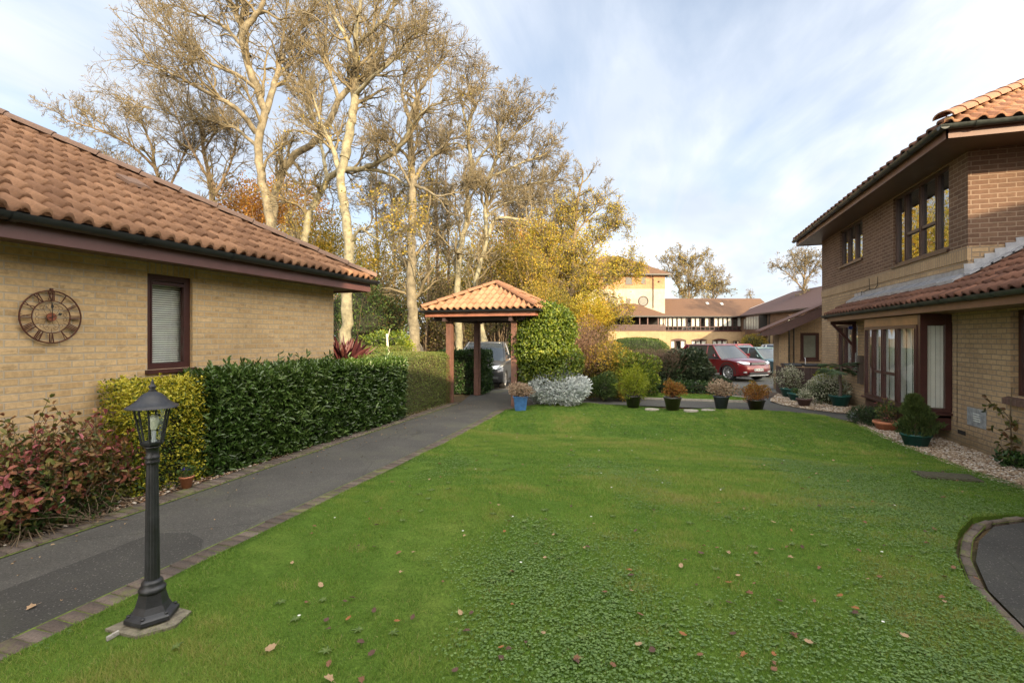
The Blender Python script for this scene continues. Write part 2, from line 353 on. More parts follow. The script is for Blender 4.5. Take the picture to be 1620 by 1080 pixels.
def asphalt(name, base=.075, moss=.0, warm=(1, .98, .96)):
    m, t, b, out = newmat(name)
    tcn = NN(t, 'ShaderNodeTexCoord'); ob = tcn.outputs['Object']
    n1 = NN(t, 'ShaderNodeTexNoise', {'Vector': ob, 'Scale': 75.0, 'Detail': 6.0, 'Roughness': .7})
    n2 = NN(t, 'ShaderNodeTexNoise', {'Vector': ob, 'Scale': 1.6, 'Detail': 6.0, 'Roughness': .6})
    vo = NN(t, 'ShaderNodeTexVoronoi', {'Vector': ob, 'Scale': 60.0})
    lo = tuple(base * .55 * c for c in warm); hi = tuple(base * 1.7 * c for c in warm)
    c = ramp(t, n1.outputs[0], [(.3, lo), (.72, hi)])
    s2 = NN(t, 'ShaderNodeMapRange', {0: n2.outputs[0], 1: .3, 2: .7, 3: .78, 4: 1.2}); c = mixrgb(t, 1.0, c, s2.outputs[0], 'MULTIPLY')
    sc_ = NN(t, 'ShaderNodeSeparateColor', {0: vo.outputs['Color']}); pick = NN(t, 'ShaderNodeMapRange', {0: sc_.outputs[0], 1: .72, 2: .78, 3: 0, 4: 1})
    sp = NN(t, 'ShaderNodeMapRange', {0: vo.outputs['Distance'], 1: .22, 2: .34, 3: .42, 4: 0}); spm = NN(t, 'ShaderNodeMath', {0: sp.outputs[0], 1: pick.outputs[0]}, operation='MULTIPLY'); c = mixrgb(t, spm.outputs[0], c, (.26, .24, .22))
    wq = NN(t, 'ShaderNodeTexNoise', {'Vector': ob, 'Scale': 3.0, 'Detail': 3.0}); wr_ = mixrgb(t, .12, ob, wq.outputs['Color']); cr = NN(t, 'ShaderNodeTexVoronoi', {'Vector': wr_, 'Scale': .9}, feature='DISTANCE_TO_EDGE'); cm_ = NN(t, 'ShaderNodeMapRange', {0: cr.outputs['Distance'], 1: .0, 2: .006, 3: .6, 4: 0}); c = mixrgb(t, cm_.outputs[0], c, (.02, .02, .015))
    if moss:
        n3 = NN(t, 'ShaderNodeTexNoise', {'Vector': ob, 'Scale': .8, 'Detail': 7.0, 'Roughness': .7})
        mf = NN(t, 'ShaderNodeMapRange', {0: n3.outputs[0], 1: .5, 2: .68, 3: 0, 4: moss}); c = mixrgb(t, mf.outputs[0], c, (.12, .13, .035))
    t.links.new(c, b.inputs['Base Color']); b.inputs['Roughness'].default_value = .9
    bp = NN(t, 'ShaderNodeBump', {'Height': n1.outputs[0], 'Strength': .7, 'Distance': .006}); t.links.new(bp.outputs[0], b.inputs['Normal'])
    MATS[name] = m; return m
ASPH = asphalt('path_asphalt', .058, .18, (1.05, 1.0, .91)); ASPHN = asphalt('patch_asphalt', .034, .08, (1.04, 1.0, .92)); ASPHC = asphalt('carpark_asphalt', .06, .5)

# ---------------------------------------------------------------- numpy vegetation kit
def nrm(a): return a / np.maximum(1e-9, np.linalg.norm(a, axis=-1, keepdims=True))
def rdir(n, rng=None):
    g = (rng or RNG).normal(size=(n, 3)); return nrm(g)
def lumpf(seed, k=7, f=3.0):
    r = np.random.default_rng(seed); A = r.normal(size=(k, 3)) * f; ph = r.uniform(0, 6.28, k)
    return lambda D: np.sin(D @ A.T + ph).sum(1) / k
def leaf_mesh(name, Pt, D, Nn, L, Wd, rnd, six=True, fold=.25):
    """leaf blades: P base, D direction, N normal"""
    n = len(Pt); D = nrm(D); Nn = nrm(Nn - D * (Nn * D).sum(1, keepdims=True)); S = np.cross(D, Nn)
    L = np.broadcast_to(L, n)[:, None]; Wd = np.broadcast_to(Wd, n)[:, None]
    if six:
        off = Nn * Wd * fold
        V = np.stack([Pt, Pt + D * L * .3 + S * Wd * .46 + off, Pt + D * L * .7 + S * Wd * .40 + off, Pt + D * L - Nn * L * .12,
                      Pt + D * L * .7 - S * Wd * .40 + off, Pt + D * L * .3 - S * Wd * .46 + off], 1).reshape(-1, 3)
        b = np.arange(n)[:, None] * 6; Fq = np.concatenate([b + [0, 1, 2, 3], b + [0, 3, 4, 5]], 1).reshape(-1, 4); rr = np.repeat(rnd, 2)
    else:
        V = np.stack([Pt, Pt + D * L * .5 + S * Wd * .5, Pt + D * L, Pt + D * L * .5 - S * Wd * .5], 1).reshape(-1, 3)
        b = np.arange(n)[:, None] * 4; Fq = b + np.array([0, 1, 2, 3]); rr = rnd
    return ngrid(name, V, Fq, rnd=rr)
def tubes(Ps, Rs, k=3):
    """Ps (N,S,3), Rs (N,S) -> verts, quads"""
    N, S, _ = Ps.shape
    T = np.empty_like(Ps); T[:, 1:-1] = Ps[:, 2:] - Ps[:, :-2]; T[:, 0] = Ps[:, 1] - Ps[:, 0]; T[:, -1] = Ps[:, -1] - Ps[:, -2]; T = nrm(T)
    ref = np.tile(np.array([.31, .17, .93]), (N, 1)); par = np.abs((T[:, 0] * ref).sum(1)) > .95; ref[par] = [1, .1, 0]
    A = nrm(np.cross(T, ref[:, None, :])); B = np.cross(T, A)
    an = np.arange(k) * 2 * pi / k
    V = Ps[:, :, None, :] + (A[:, :, None, :] * np.cos(an)[None, None, :, None] + B[:, :, None, :] * np.sin(an)[None, None, :, None]) * Rs[:, :, None, None]
    V = V.reshape(-1, 3)
    i = np.arange(N)[:, None, None] * S * k; j = np.arange(S - 1)[None, :, None] * k; q = np.arange(k)[None, None, :]; q2 = (q + 1) % k
    a = i + j + q; b_ = i + j + q2; Fq = np.stack([a, b_, b_ + k, a + k], -1).reshape(-1, 4)
    return V, Fq
def joinm(lst):
    Vs, Fs, o = [], [], 0
    for V, Fq in lst: Vs.append(V); Fs.append(Fq + o); o += len(V)
    return np.concatenate(Vs), np.concatenate(Fs)
def grow(P0, D0, R0, L0, S, wig, trop, rng, end=.3):
    N = len(P0); Ps = np.empty((N, S + 1, 3)); Ps[:, 0] = P0; D = D0.copy()
    for s in range(S):
        D = nrm(D + rng.normal(size=(N, 3)) * wig + np.array([0, 0, trop])); Ps[:, s + 1] = Ps[:, s] + D * (L0 / S)[:, None]
    tt = np.linspace(0, 1, S + 1)[None, :]; Rs = R0[:, None] * (1 - (1 - end) * tt); return Ps, Rs
def kids(Ps, Rs, L, k, tmin, ang, lr, rng, rr=.6, out=None):
    N, S1, _ = Ps.shape; S = S1 - 1; idx = np.repeat(np.arange(N), k) if np.isscalar(k) else np.repeat(np.arange(N), k)
    M = len(idx); t = tmin + (1 - tmin) * rng.random(M) ** .9; f = t * S * .999; i = f.astype(int); fr = (f - i)[:, None]
    p = Ps[idx, i] * (1 - fr) + Ps[idx, i + 1] * fr; T = nrm(Ps[idx, i + 1] - Ps[idx, i]); r = Rs[idx, i] * (1 - fr[:, 0]) + Rs[idx, i + 1] * fr[:, 0]
    pe = nrm(np.cross(T, rdir(M, rng))); a = rng.uniform(ang[0], ang[1], M)[:, None]
    D = nrm(T * np.cos(a) + pe * np.sin(a)); return p, D, np.maximum(r * rr, .004), L[idx] * lr * (1.15 - .65 * t) * rng.uniform(.7, 1.25, M)
def resamp(pts, n):
    p = np.asarray(pts, float); d = np.r_[0, np.cumsum(np.linalg.norm(np.diff(p, axis=0), axis=1))]; t = np.linspace(0, d[-1], n)
    # smooth (catmull-like) through repeated averaging
    q = np.stack([np.interp(t, d, p[:, i]) for i in range(p.shape[1])], 1)
    for _ in range(2): q[1:-1] = .25 * q[:-2] + .5 * q[1:-1] + .25 * q[2:]
    return q
# ================================================================ architecture kit
def tile_roof(parent, mat, O, A, U, width, length, roll=.175, gauge=.33, H=.045, clips=(), ns=8, name='roof_tile', lift=.03, local=False):
    O, A, U = Vector(O), Vector(A).normalized(), Vector(U).normalized(); Nv = A.cross(U)
    if Nv.z < 0: Nv = -Nv
    nr = int(math.ceil(width / roll)); nc = int(math.ceil(length / gauge)); rr = random.Random(len(name) + nr)
    px = []
    for i in range(nr):
        for k in range(ns): px.append((i + k / ns, i))
    px.append((nr, nr - 1)); xs = np.array([p[0] for p in px]) * roll
    fr = np.array([p[0] - math.floor(p[0]) for p in px]); fr[-1] = 0
    hp = np.where(fr < .62, H * np.sin(np.pi * np.clip(fr / .62, 0, 1)) ** .75, -.10 * H * np.sin(np.pi * np.clip((fr - .62) / .38, 0, 1)))
    V = []; Fq = []; R = []; n = len(xs); o = np.array(O); a = np.array(A); u = np.array(U); nv = np.array(Nv)
    jit = RNG.uniform(-.004, .004, (nc, nr + 1)); tr_ = RNG.random((nc, nr + 1)); ti = np.array([p[1] for p in px])
    for c in range(nc):
        for s, l in ((c * gauge, -.004), (c * gauge, lift), ((c + 1) * gauge, 0.0)):
            jj = jit[c][ti] if l > 0 else 0
            V.append(o + a * xs[:, None] + u * (s - (jj if not np.isscalar(jj) else 0) * 2)[..., None] * 1.0 + nv * (hp + l)[:, None] if not np.isscalar(jj) else o + a * xs[:, None] + u * s + nv * (hp + l)[:, None])
        b = c * 3 * n
        for r in (0, 1):
            i = np.arange(n - 1) + b + r * n; Fq.append(np.stack([i, i + 1, i + 1 + n, i + n], 1)); R.append(tr_[c][ti[:-1]])
    me = ngrid('t', np.concatenate(V), np.concatenate(Fq), rnd=np.concatenate(R))
    me.polygons.foreach_set('use_smooth', np.ones(len(me.polygons), bool))
    bm = bmesh.new(); bm.from_mesh(me)
    for p, nn in clips:
        bmesh.ops.bisect_plane(bm, geom=bm.verts[:] + bm.edges[:] + bm.faces[:], plane_co=p, plane_no=nn, clear_outer=True)
    bm.to_mesh(me); bm.free()
    fm = MB(); e0, e1 = O + U * .05 - Nv * .045, O + U * .05 - Nv * .006; a_, b_ = e0, e0 + A * width
    fm.extr([a_, b_, b_ + (e1 - e0), a_ + (e1 - e0)], U * .01); fme = fm.mesh('f'); bm = bmesh.new(); bm.from_mesh(fme)
    for p, nn in clips: bmesh.ops.bisect_plane(bm, geom=bm.verts[:] + bm.edges[:] + bm.faces[:], plane_co=p, plane_no=nn, clear_outer=True)
    bm.to_mesh(fme); bm.free(); ro_ = link(name, me, mat, parent, local); link('eaves_filler', fme, DARKIN, ro_, local=False); return ro_
def ridge(parent, mat, p0, p1, r=.11, seg=.45, name='ridge_tile', local=False, lift=.02):
    p0, p1 = Vector(p0), Vector(p1); L = (p1 - p0).length; n = max(1, int(L / seg)); d = (p1 - p0) / n; t = d.normalized()
    s = t.cross(Vector((0, 0, 1))).normalized(); up = s.cross(t); m = MB()
    for i in range(n):
        a = p0 + d * i + up * (lift + random.uniform(-.004, .004)); b = p0 + d * (i + .985) + up * (lift * .6)
        for q, rr in ((a, r), (b, r * .93)): pass
        ring = lambda c, rad_: [c + s * rad_ * cos(k * pi / 8) + up * rad_ * .75 * sin(k * pi / 8) for k in range(9)]
        A_, B_, A2, B2 = ring(a, r * 1.03), ring(b, r * .95), ring(a, r * .85), ring(b, r * .8)
        vs = A_ + B_ + A2 + B2; fs = [(k, k + 1, 9 + k + 1, 9 + k) for k in range(8)]
        m.add([tuple(v) for v in vs], fs, True); m.add([tuple(v) for v in A_ + A2], [(k, k + 1, 9 + k + 1, 9 + k) for k in range(8)])
        m.add([tuple(v) for v in B_ + B2], [(k, k + 1, 9 + k + 1, 9 + k) for k in range(8)])
    me = m.mesh('r'); return link(name, me, mat, parent, local)
def gutter(parent, mat, p0, p1, out, r=.06, every=.85, name='gutter', local=False, caps=(1, 1)):
    """half-round gutter with joints; p0,p1 = rim centre line"""
    p0, p1 = Vector(p0), Vector(p1); t = (p1 - p0).normalized(); o = Vector(out).normalized(); m = MB(); L = (p1 - p0).length
    def half(c, R): return [c + o * R * cos(pi + k * pi / 8) + Vector((0, 0, 1)) * R * sin(pi + k * pi / 8) for k in range(9)]
    def run(a, b, R):
        A_, B_, A2, B2 = half(a, R), half(b, R), half(a, R * .9), half(b, R * .9)
        m.add([tuple(v) for v in A_ + B_], [(k, k + 1, 10 + k, 9 + k) for k in range(8)], True)
        m.add([tuple(v) for v in A2 + B2], [(k, k + 1, 10 + k, 9 + k) for k in range(8)], True)
        m.add([tuple(v) for v in (A_[0], B_[0], B2[0], A2[0], A_[8], B_[8], B2[8], A2[8])], [(0, 1, 2, 3), (4, 5, 6, 7)])
    run(p0, p1, r)
    for c, on in ((p0, caps[0]), (p1, caps[1])):
        if on: m.add([tuple(v) for v in half(c, r * 1.06)], [tuple(range(9))])
    k = every * .5
    while k < L:
        run(p0 + t * (k - .03), p0 + t * (k + .03), r * 1.14); k += every
    return link(name, m.mesh('g'), mat, parent, local)
def wall(m, ax, c, a0, a1, z0, z1, holes=(), depth=.12, sgn=1):
    """plane wall (x=c or y=c), holes (h0,h1,k0,k1); reveals run inward = -sgn"""
    us = sorted({a0, a1, *[h[0] for h in holes], *[h[1] for h in holes]}); zs = sorted({z0, z1, *[h[2] for h in holes], *[h[3] for h in holes]})
    pt = (lambda a, z, d=0: (c - sgn * d, a, z)) if ax == 'x' else (lambda a, z, d=0: (a, c - sgn * d, z))
    for i in range(len(us) - 1):
        for j in range(len(zs) - 1):
            cu, cz = (us[i] + us[i + 1]) / 2, (zs[j] + zs[j + 1]) / 2
            if any(h[0] < cu < h[1] and h[2] < cz < h[3] for h in holes): continue
            m.quad(pt(us[i], zs[j]), pt(us[i + 1], zs[j]), pt(us[i + 1], zs[j + 1]), pt(us[i], zs[j + 1]))
    for h in holes:
        for (a, b) in (((h[0], h[2]), (h[0], h[3])), ((h[1], h[2]), (h[1], h[3])), ((h[0], h[2]), (h[1], h[2])), ((h[0], h[3]), (h[1], h[3]))):
            m.quad(pt(*a), pt(*b), pt(*b, depth), pt(*a, depth))
class Plane:
    """local frame on a wall: a along, z up, d outwards"""
    def __init__(s, ax, c, sgn): s.ax, s.c, s.sgn = ax, c, sgn
    def box(s, m, a0, a1, z0, z1, d0, d1):
        x0, x1 = s.c + s.sgn * d0, s.c + s.sgn * d1
        if x0 > x1: x0, x1 = x1, x0
        m.box(x0, x1, a0, a1, z0, z1) if s.ax == 'x' else m.box(a0, a1, x0, x1, z0, z1)
def window(parent, pl, a0, a1, z0, z1, cols, fmat=None, gmat=None, fw=.06, trans=(), rec=.07, blind=None, sill=True, sillmat=None, inner=.25, dark=True, name='window'):
    """cols: list of fractional mullion positions; trans: list (i, zfrac) transom in column i; recessed frame = part, glass / blind / sill = sub-parts"""
    fmat = fmat or MAROON; gmat = gmat or GLASS; m = MB(); d0, d1 = -rec - .05, -rec + .012
    pl.box(m, a0, a0 + fw, z0, z1, d0, d1); pl.box(m, a1 - fw, a1, z0, z1, d0, d1)
    pl.box(m, a0 + fw, a1 - fw, z0, z0 + fw, d0, d1); pl.box(m, a0 + fw, a1 - fw, z1 - fw, z1, d0, d1)
    cs = [a0 + fw / 2] + [a0 + (a1 - a0) * c for c in cols] + [a1 - fw / 2]
    for c in cs[1:-1]: pl.box(m, c - fw * .5, c + fw * .5, z0 + fw, z1 - fw, d0 + .002, d1 - .003)
    for i, zf in trans:
        j0, j1 = (i, i + 1) if not isinstance(i, tuple) else i
        zz_ = z0 + (z1 - z0) * zf; pl.box(m, cs[j0] + fw / 2, cs[j1] - fw / 2, zz_ - fw * .45, zz_ + fw * .45, d0 + .004, d1 - .001)
    # slim sash beads round each light
    for i in range(len(cs) - 1):
        s0, s1 = cs[i] + fw / 2, cs[i + 1] - fw / 2
        pl.box(m, s0, s0 + .016, z0 + fw, z1 - fw, d0 + .008, d1 + .008); pl.box(m, s1 - .016, s1, z0 + fw, z1 - fw, d0 + .008, d1 + .008)
    f = m.part(name, fmat, parent)
    g = MB(); pl.box(g, a0 + .01, a1 - .01, z0 + .01, z1 - .01, d0 + .018, d0 + .024); g.part('pane', gmat, f)
    if dark:
        k = MB(); e = .03
        pl.box(k, a0 - e, a1 + e, z0 - e, z1 + e, d0 - inner - .02, d0 - inner); pl.box(k, a0 - e, a0 - e + .01, z0 - e, z1 + e, d0 - inner, d0)
        pl.box(k, a1 + e - .01, a1 + e, z0 - e, z1 + e, d0 - inner, d0); pl.box(k, a0 - e, a1 + e, z1 + e - .01, z1 + e, d0 - inner, d0); pl.box(k, a0 - e, a1 + e, z0 - e, z0 - e + .01, d0 - inner, d0)
        k.part('room_behind', DARKIN, f)
    if blind:
        b = MB(); kind, ztop, zbot, mt = blind[0], blind[1], blind[2], blind[3]; lo, hi = z0 + (z1 - z0) * zbot, z0 + (z1 - z0) * ztop
        if kind == 'vertical':
            n = int((a1 - a0) / .085); 
            for i in range(n):
                c = a0 + fw * .5 + (i + .5) * (a1 - a0 - fw) / n; hw = (a1 - a0) / n * .42; pl.box(b, c - hw, c + hw, lo, hi, d0 - .09 - .006 * (i % 3), d0 - .086 - .006 * (i % 3))
        elif kind == 'slats':
            n = int((hi - lo) / .028)
            for i in range(n): z = lo + (i + .5) * (hi - lo) / n; pl.box(b, a0 + fw * .6, a1 - fw * .6, z - .0095, z + .0095, d0 - .05, d0 - .047)
        else: pl.box(b, a0 + fw * .5, a1 - fw * .5, lo, hi, d0 - .08, d0 - .075)
        b.part('blind', mt, f)
    if sill:
        s_ = MB(); pl.box(s_, a0 - .03, a1 + .03, z0 - .05, z0 - .002, -rec - .03, .045); s_.part('sill', sillmat or fmat, f)
    return f
def flat(name, pts, z, mat, kind='structure', tri=None):
    me = bpy.data.meshes.new(name); me.from_pydata([(a, b, z + gh(a, b)) for a, b in pts], [], [tuple(range(len(pts)))]); me.update()
    if me.polygons[0].normal.z < 0: me.flip_normals()
    o = link(name, me, mat); return tag(o, kind=kind)

# ================================================================ setting: ground, lawn, paths
def lawn_h(x, y):
    w_ = np.clip((3.0 - x) / 1.6, 0, 1) * np.clip((x + 3.7) / 1.2, 0, 1)
    return .024 + w_ * (.15 * np.exp(-((x + .4) ** 2 / 6.0 + (y - 5.4) ** 2 / 3.2)) + .025 * np.sin(x * 1.3 + 2) * np.sin(y * .9) + .010 * np.sin(x * 4.1 + y * 3.3))
LAWN = [(-3.42, -1.5), (-3.42, 1.9), (-3.45, 4.8), (-3.5, 7.5), (-3.62, 10), (-3.7, 11.1), (-3.45, 11.9), (-2.9, 12.6), (-2.0, 12.9), (.6, 12.75), (2.6, 12.85), (3.2, 12.5),
        (3.55, 11.6), (3.58, 10.2), (3.66, 8.8), (3.74, 7.9), (3.95, 7.0), (4.3, 6.5), (4.3, 6.12), (3.2, 6.10), (2.75, 5.85), (2.42, 5.35), (2.16, 4.85), (1.98, 4.3), (1.90, 3.6), (1.98, 2.8), (2.2, 2.0), (2.6, 1.2), (2.6, -1.5)]
def inpoly(x, y, poly):
    c = np.zeros(len(x), bool); n = len(poly)
    for i in range(n):
        (x0, y0), (x1, y1) = poly[i], poly[(i + 1) % n]
        k = ((y0 > y) != (y1 > y)); xi = (x1 - x0) * (y - y0) / ((y1 - y0) if y1 != y0 else 1e-9) + x0; c ^= k & (x < xi)
    return c
# woodland floor / general ground
def groundmat():
    m, t, b, out = newmat('woodland_floor')
    ob = NN(t, 'ShaderNodeTexCoord').outputs['Object']
    n1 = NN(t, 'ShaderNodeTexNoise', {'Vector': ob, 'Scale': .35, 'Detail': 8.0, 'Roughness': .7}); n2 = NN(t, 'ShaderNodeTexNoise', {'Vector': ob, 'Scale': 14.0, 'Detail': 6.0, 'Roughness': .8})
    c = ramp(t, n1.outputs[0], [(.35, (.05, .065, .02)), (.5, (.12, .08, .035)), (.65, (.20, .12, .045))])
    s = NN(t, 'ShaderNodeMapRange', {0: n2.outputs[0], 1: .3, 2: .7, 3: .6, 4: 1.4}); c = mixrgb(t, 1.0, c, s.outputs[0], 'MULTIPLY')
    t.links.new(c, b.inputs['Base Color']); b.inputs['Roughness'].default_value = .95
    bp = NN(t, 'ShaderNodeBump', {'Height': n2.outputs[0], 'Strength': 1.0, 'Distance': .05}); t.links.new(bp.outputs[0], b.inputs['Normal']); return m
xs = np.r_[-1500, -400, -120, -60, np.arange(-40, 41, 4.0), 60, 120, 400, 1500]; ys = np.r_[-300, -60, -20, -8, np.arange(-4, 41, 1.5), 50, 70, 100, 200, 500, 1800]
GX, GY = np.meshgrid(xs, ys); GZ = np.vectorize(gh)(GX, GY) - .035
nxg = len(xs); ii = (np.arange(len(ys) - 1)[:, None] * nxg + np.arange(nxg - 1)[None, :]).ravel()
gme = ngrid('ground', np.stack([GX, GY, GZ], -1).reshape(-1, 3), np.stack([ii, ii + 1, ii + 1 + nxg, ii + nxg], 1), smooth=True)
tag(link('ground', gme, groundmat()), kind='structure')
# car park sheet follows the fall
def sheet(name, x0, x1, y0, y1, z, mat, nx=10, ny=24, keep=None):
    X, Y = np.meshgrid(np.linspace(x0, x1, nx), np.linspace(y0, y1, ny)); Z = np.vectorize(gh)(X, Y) + z
    i = (np.arange(ny - 1)[:, None] * nx + np.arange(nx - 1)[None, :]).ravel(); Fq = np.stack([i, i + 1, i + 1 + nx, i + nx], 1)
    if keep is not None:
        cx = X.ravel()[Fq].mean(1); cy = Y.ravel()[Fq].mean(1); Fq = Fq[keep(cx, cy)]
    return tag(link(name, ngrid(name, np.stack([X, Y, Z], -1).reshape(-1, 3), Fq, smooth=True), mat), kind='structure')
sheet('car_park', -12, 30, 14.4, 62, -.012, ASPHC, 43, 48)
flat('path', [(-5.0, -3), (-3.62, -3), (-3.62, 1.9), (-3.65, 4.8), (-3.7, 7.5), (-3.82, 10.2), (-3.95, 11.2), (-3.7, 12.1), (-3.0, 12.85), (-2.0, 13.1), (3.6, 13.1), (3.6, 14.6), (-3.0, 14.45), (-3.6, 14.9), (-3.9, 17.5), (-6.5, 17.5), (-5.9, 14.4), (-5.35, 12.3), (-5.25, 7.3), (-5.1, 4.0)], -.004, ASPH)
flat('path_by_wall', [(1.5, 12.98), (3.2, 12.62), (3.6, 12.0), (3.7, 11.4), (4.4, 11.6), (4.4, 17), (1.8, 17)], .0005, ASPH)
flat('patched_tarmac', [(-4.42, -2.9), (-3.63, -2.9), (-3.63, 1.9), (-3.64, 3.08), (-3.85, 3.28), (-4.1, 3.36), (-4.40, 3.25), (-4.40, 1.9)], .001, ASPHN)
flat('right_path', [(2.75, 1.2), (2.35, 2.0), (2.1, 2.85), (2.02, 3.6), (2.1, 4.27), (2.28, 4.8), (2.53, 5.28), (2.85, 5.72), (3.25, 5.98), (4.4, 6.0), (7, 6.0), (7, -2), (2.75, -2)], .0, ASPHN)
# soil / gravel beds
def gravelmat(name, cols, sc=42):
    m, t, b, out = newmat(name); ob = NN(t, 'ShaderNodeTexCoord').outputs['Object']
    vo = NN(t, 'ShaderNodeTexVoronoi', {'Vector': ob, 'Scale': float(sc)}); sepn = NN(t, 'ShaderNodeSeparateColor', {0: vo.outputs['Color']})
    c = ramp(t, sepn.outputs[0], cols); dk = NN(t, 'ShaderNodeMapRange', {0: vo.outputs['Distance'], 1: .3, 2: .65, 3: 1.0, 4: .3}); c = mixrgb(t, 1.0, c, dk.outputs[0], 'MULTIPLY')
    t.links.new(c, b.inputs['Base Color']); b.inputs['Roughness'].default_value = .9
    bp = NN(t, 'ShaderNodeBump', {'Height': vo.outputs['Distance'], 'Strength': 1.0, 'Distance': -.02}); t.links.new(bp.outputs[0], b.inputs['Normal']); return m
GRAV = gravelmat('gravel', [(0, (.20, .15, .10)), (.35, (.36, .27, .18)), (.7, (.45, .36, .26)), (1, (.58, .53, .45))])
flat('gravel_bed', [(3.45, 12.0), (3.40, 10.2), (3.5, 8.8), (3.6, 7.6), (3.8, 6.75), (4.1, 6.25), (4.5, 6.2), (4.5, 12.2)], .012, GRAV)
flat('gravel_patch', [(2.75, 15.6), (2.6, 15.0), (2.75, 14.2), (3.2, 13.5), (3.7, 13.1), (4.46, 13.0), (4.46, 17.4), (3.2, 17.2)], .010, GRAV)
flat('flower_bed', [(-6.05, -3), (-5.2, -3), (-5.28, 4.0), (-5.42, 7.3), (-5.5, 12.3), (-6.9, 12.5), (-6.9, 7.95), (-6.05, 7.95)], .004, SOILM)
flat('shrub_bed', [(-2.9, 12.95), (-2.0, 14.5), (-.6, 14.6), (-.4, 15.6), (2.6, 15.9), (3.6, 17.5), (2.5, 19.5), (-3.0, 21), (-4.0, 17.2), (-3.75, 14.9), (-3.3, 13.3)], .008, SOILM)
STRIP = [(-.9, 14.5), (1.75, 14.62), (2.15, 14.85), (2.2, 15.2), (1.7, 15.75), (.6, 16.0), (-.9, 15.8)]

def lawnmat():
    m, t, b, out = newmat('lawn_base'); ob = NN(t, 'ShaderNodeTexCoord').outputs['Object']
    n1 = NN(t, 'ShaderNodeTexNoise', {'Vector': ob, 'Scale': .9, 'Detail': 7.0, 'Roughness': .65}); n2 = NN(t, 'ShaderNodeTexNoise', {'Vector': ob, 'Scale': 40.0, 'Detail': 5.0, 'Roughness': .8})
    c = ramp(t, n1.outputs[0], [(.3, (.075, .14, .02)), (.5, (.10, .17, .025)), (.7, (.14, .19, .035))])
    s = NN(t, 'ShaderNodeMapRange', {0: n2.outputs[0], 1: .3, 2: .7, 3: .55, 4: 1.3}); c = mixrgb(t, 1.0, c, s.outputs[0], 'MULTIPLY')
    t.links.new(c, b.inputs['Base Color']); b.inputs['Roughness'].default_value = .9; b.inputs['Specular IOR Level'].default_value = .1
    bp = NN(t, 'ShaderNodeBump', {'Height': n2.outputs[0], 'Strength': .8, 'Distance': .02}); t.links.new(bp.outputs[0], b.inputs['Normal']); return m
LAWNM = lawnmat()
def polysheet(name, poly, hf, mat, step=.2):
    bm = bmesh.new(); vs = [bm.verts.new((a, b_, 0)) for a, b_ in poly]; bm.faces.new(vs)
    x0, x1 = min(p[0] for p in poly), max(p[0] for p in poly); y0, y1 = min(p[1] for p in poly), max(p[1] for p in poly)
    for k in np.arange(x0 + step, x1, step): bmesh.ops.bisect_plane(bm, geom=bm.verts[:] + bm.edges[:] + bm.faces[:], plane_co=(k, 0, 0), plane_no=(1, 0, 0))
    for k in np.arange(y0 + step, y1, step): bmesh.ops.bisect_plane(bm, geom=bm.verts[:] + bm.edges[:] + bm.faces[:], plane_co=(0, k, 0), plane_no=(0, 1, 0))
    for e in [e for e in bm.edges if e.is_boundary]: pass
    bd = [e for e in bm.edges if e.is_boundary]
    for v in bm.verts: v.co.z = float(hf(v.co.x, v.co.y)) + gh(v.co.x, v.co.y)
    r = bmesh.ops.extrude_edge_only(bm, edges=bd)
    for v in r['geom']:
        if isinstance(v, bmesh.types.BMVert): v.co.z = -.05 + gh(v.co.x, v.co.y)
    me = bpy.data.meshes.new(name); bm.to_mesh(me); bm.free()
    if sum(p.normal.z for p in me.polygons) < 0: me.flip_normals()
    for p in me.polygons: p.use_smooth = abs(p.normal.z) > .5
    return tag(link(name, me, mat), kind='structure')
polysheet('lawn', LAWN, lawn_h, LAWNM)
polysheet('lawn_strip', STRIP, lambda x, y: .03, LAWNM, .4)
# the block edging beside the paths: separate sunken blocks, mossy joints
def blockmat():
    m, t, b, out = newmat('paving_block'); ob = NN(t, 'ShaderNodeTexCoord').outputs['Object']
    at = NN(t, 'ShaderNodeAttribute', attribute_name='rnd'); n1 = NN(t, 'ShaderNodeTexNoise', {'Vector': ob, 'Scale': 70.0, 'Detail': 5.0, 'Roughness': .8})
    c = ramp(t, at.outputs['Fac'], [(0, (.072, .056, .047)), (.5, (.10, .075, .061)), (1, (.135, .105, .088))])
    s = NN(t, 'ShaderNodeMapRange', {0: n1.outputs[0], 1: .3, 2: .7, 3: .55, 4: 1.5}); c = mixrgb(t, 1.0, c, s.outputs[0], 'MULTIPLY')
    n3 = NN(t, 'ShaderNodeTexNoise', {'Vector': ob, 'Scale': 3.5, 'Detail': 7.0, 'Roughness': .75}); mf = NN(t, 'ShaderNodeMapRange', {0: n3.outputs[0], 1: .52, 2: .66, 3: 0, 4: .7}); c = mixrgb(t, mf.outputs[0], c, (.13, .16, .025))
    t.links.new(c, b.inputs['Base Color']); b.inputs['Roughness'].default_value = .9
    bp = NN(t, 'ShaderNodeBump', {'Height': n1.outputs[0], 'Strength': .8, 'Distance': .006}); t.links.new(bp.outputs[0], b.inputs['Normal']); return m
BLOCK = blockmat()
MOSS = simple('moss_joint', (.12, .17, .02), .95, var=.5, vscale=30, bump=1, bscale=150)
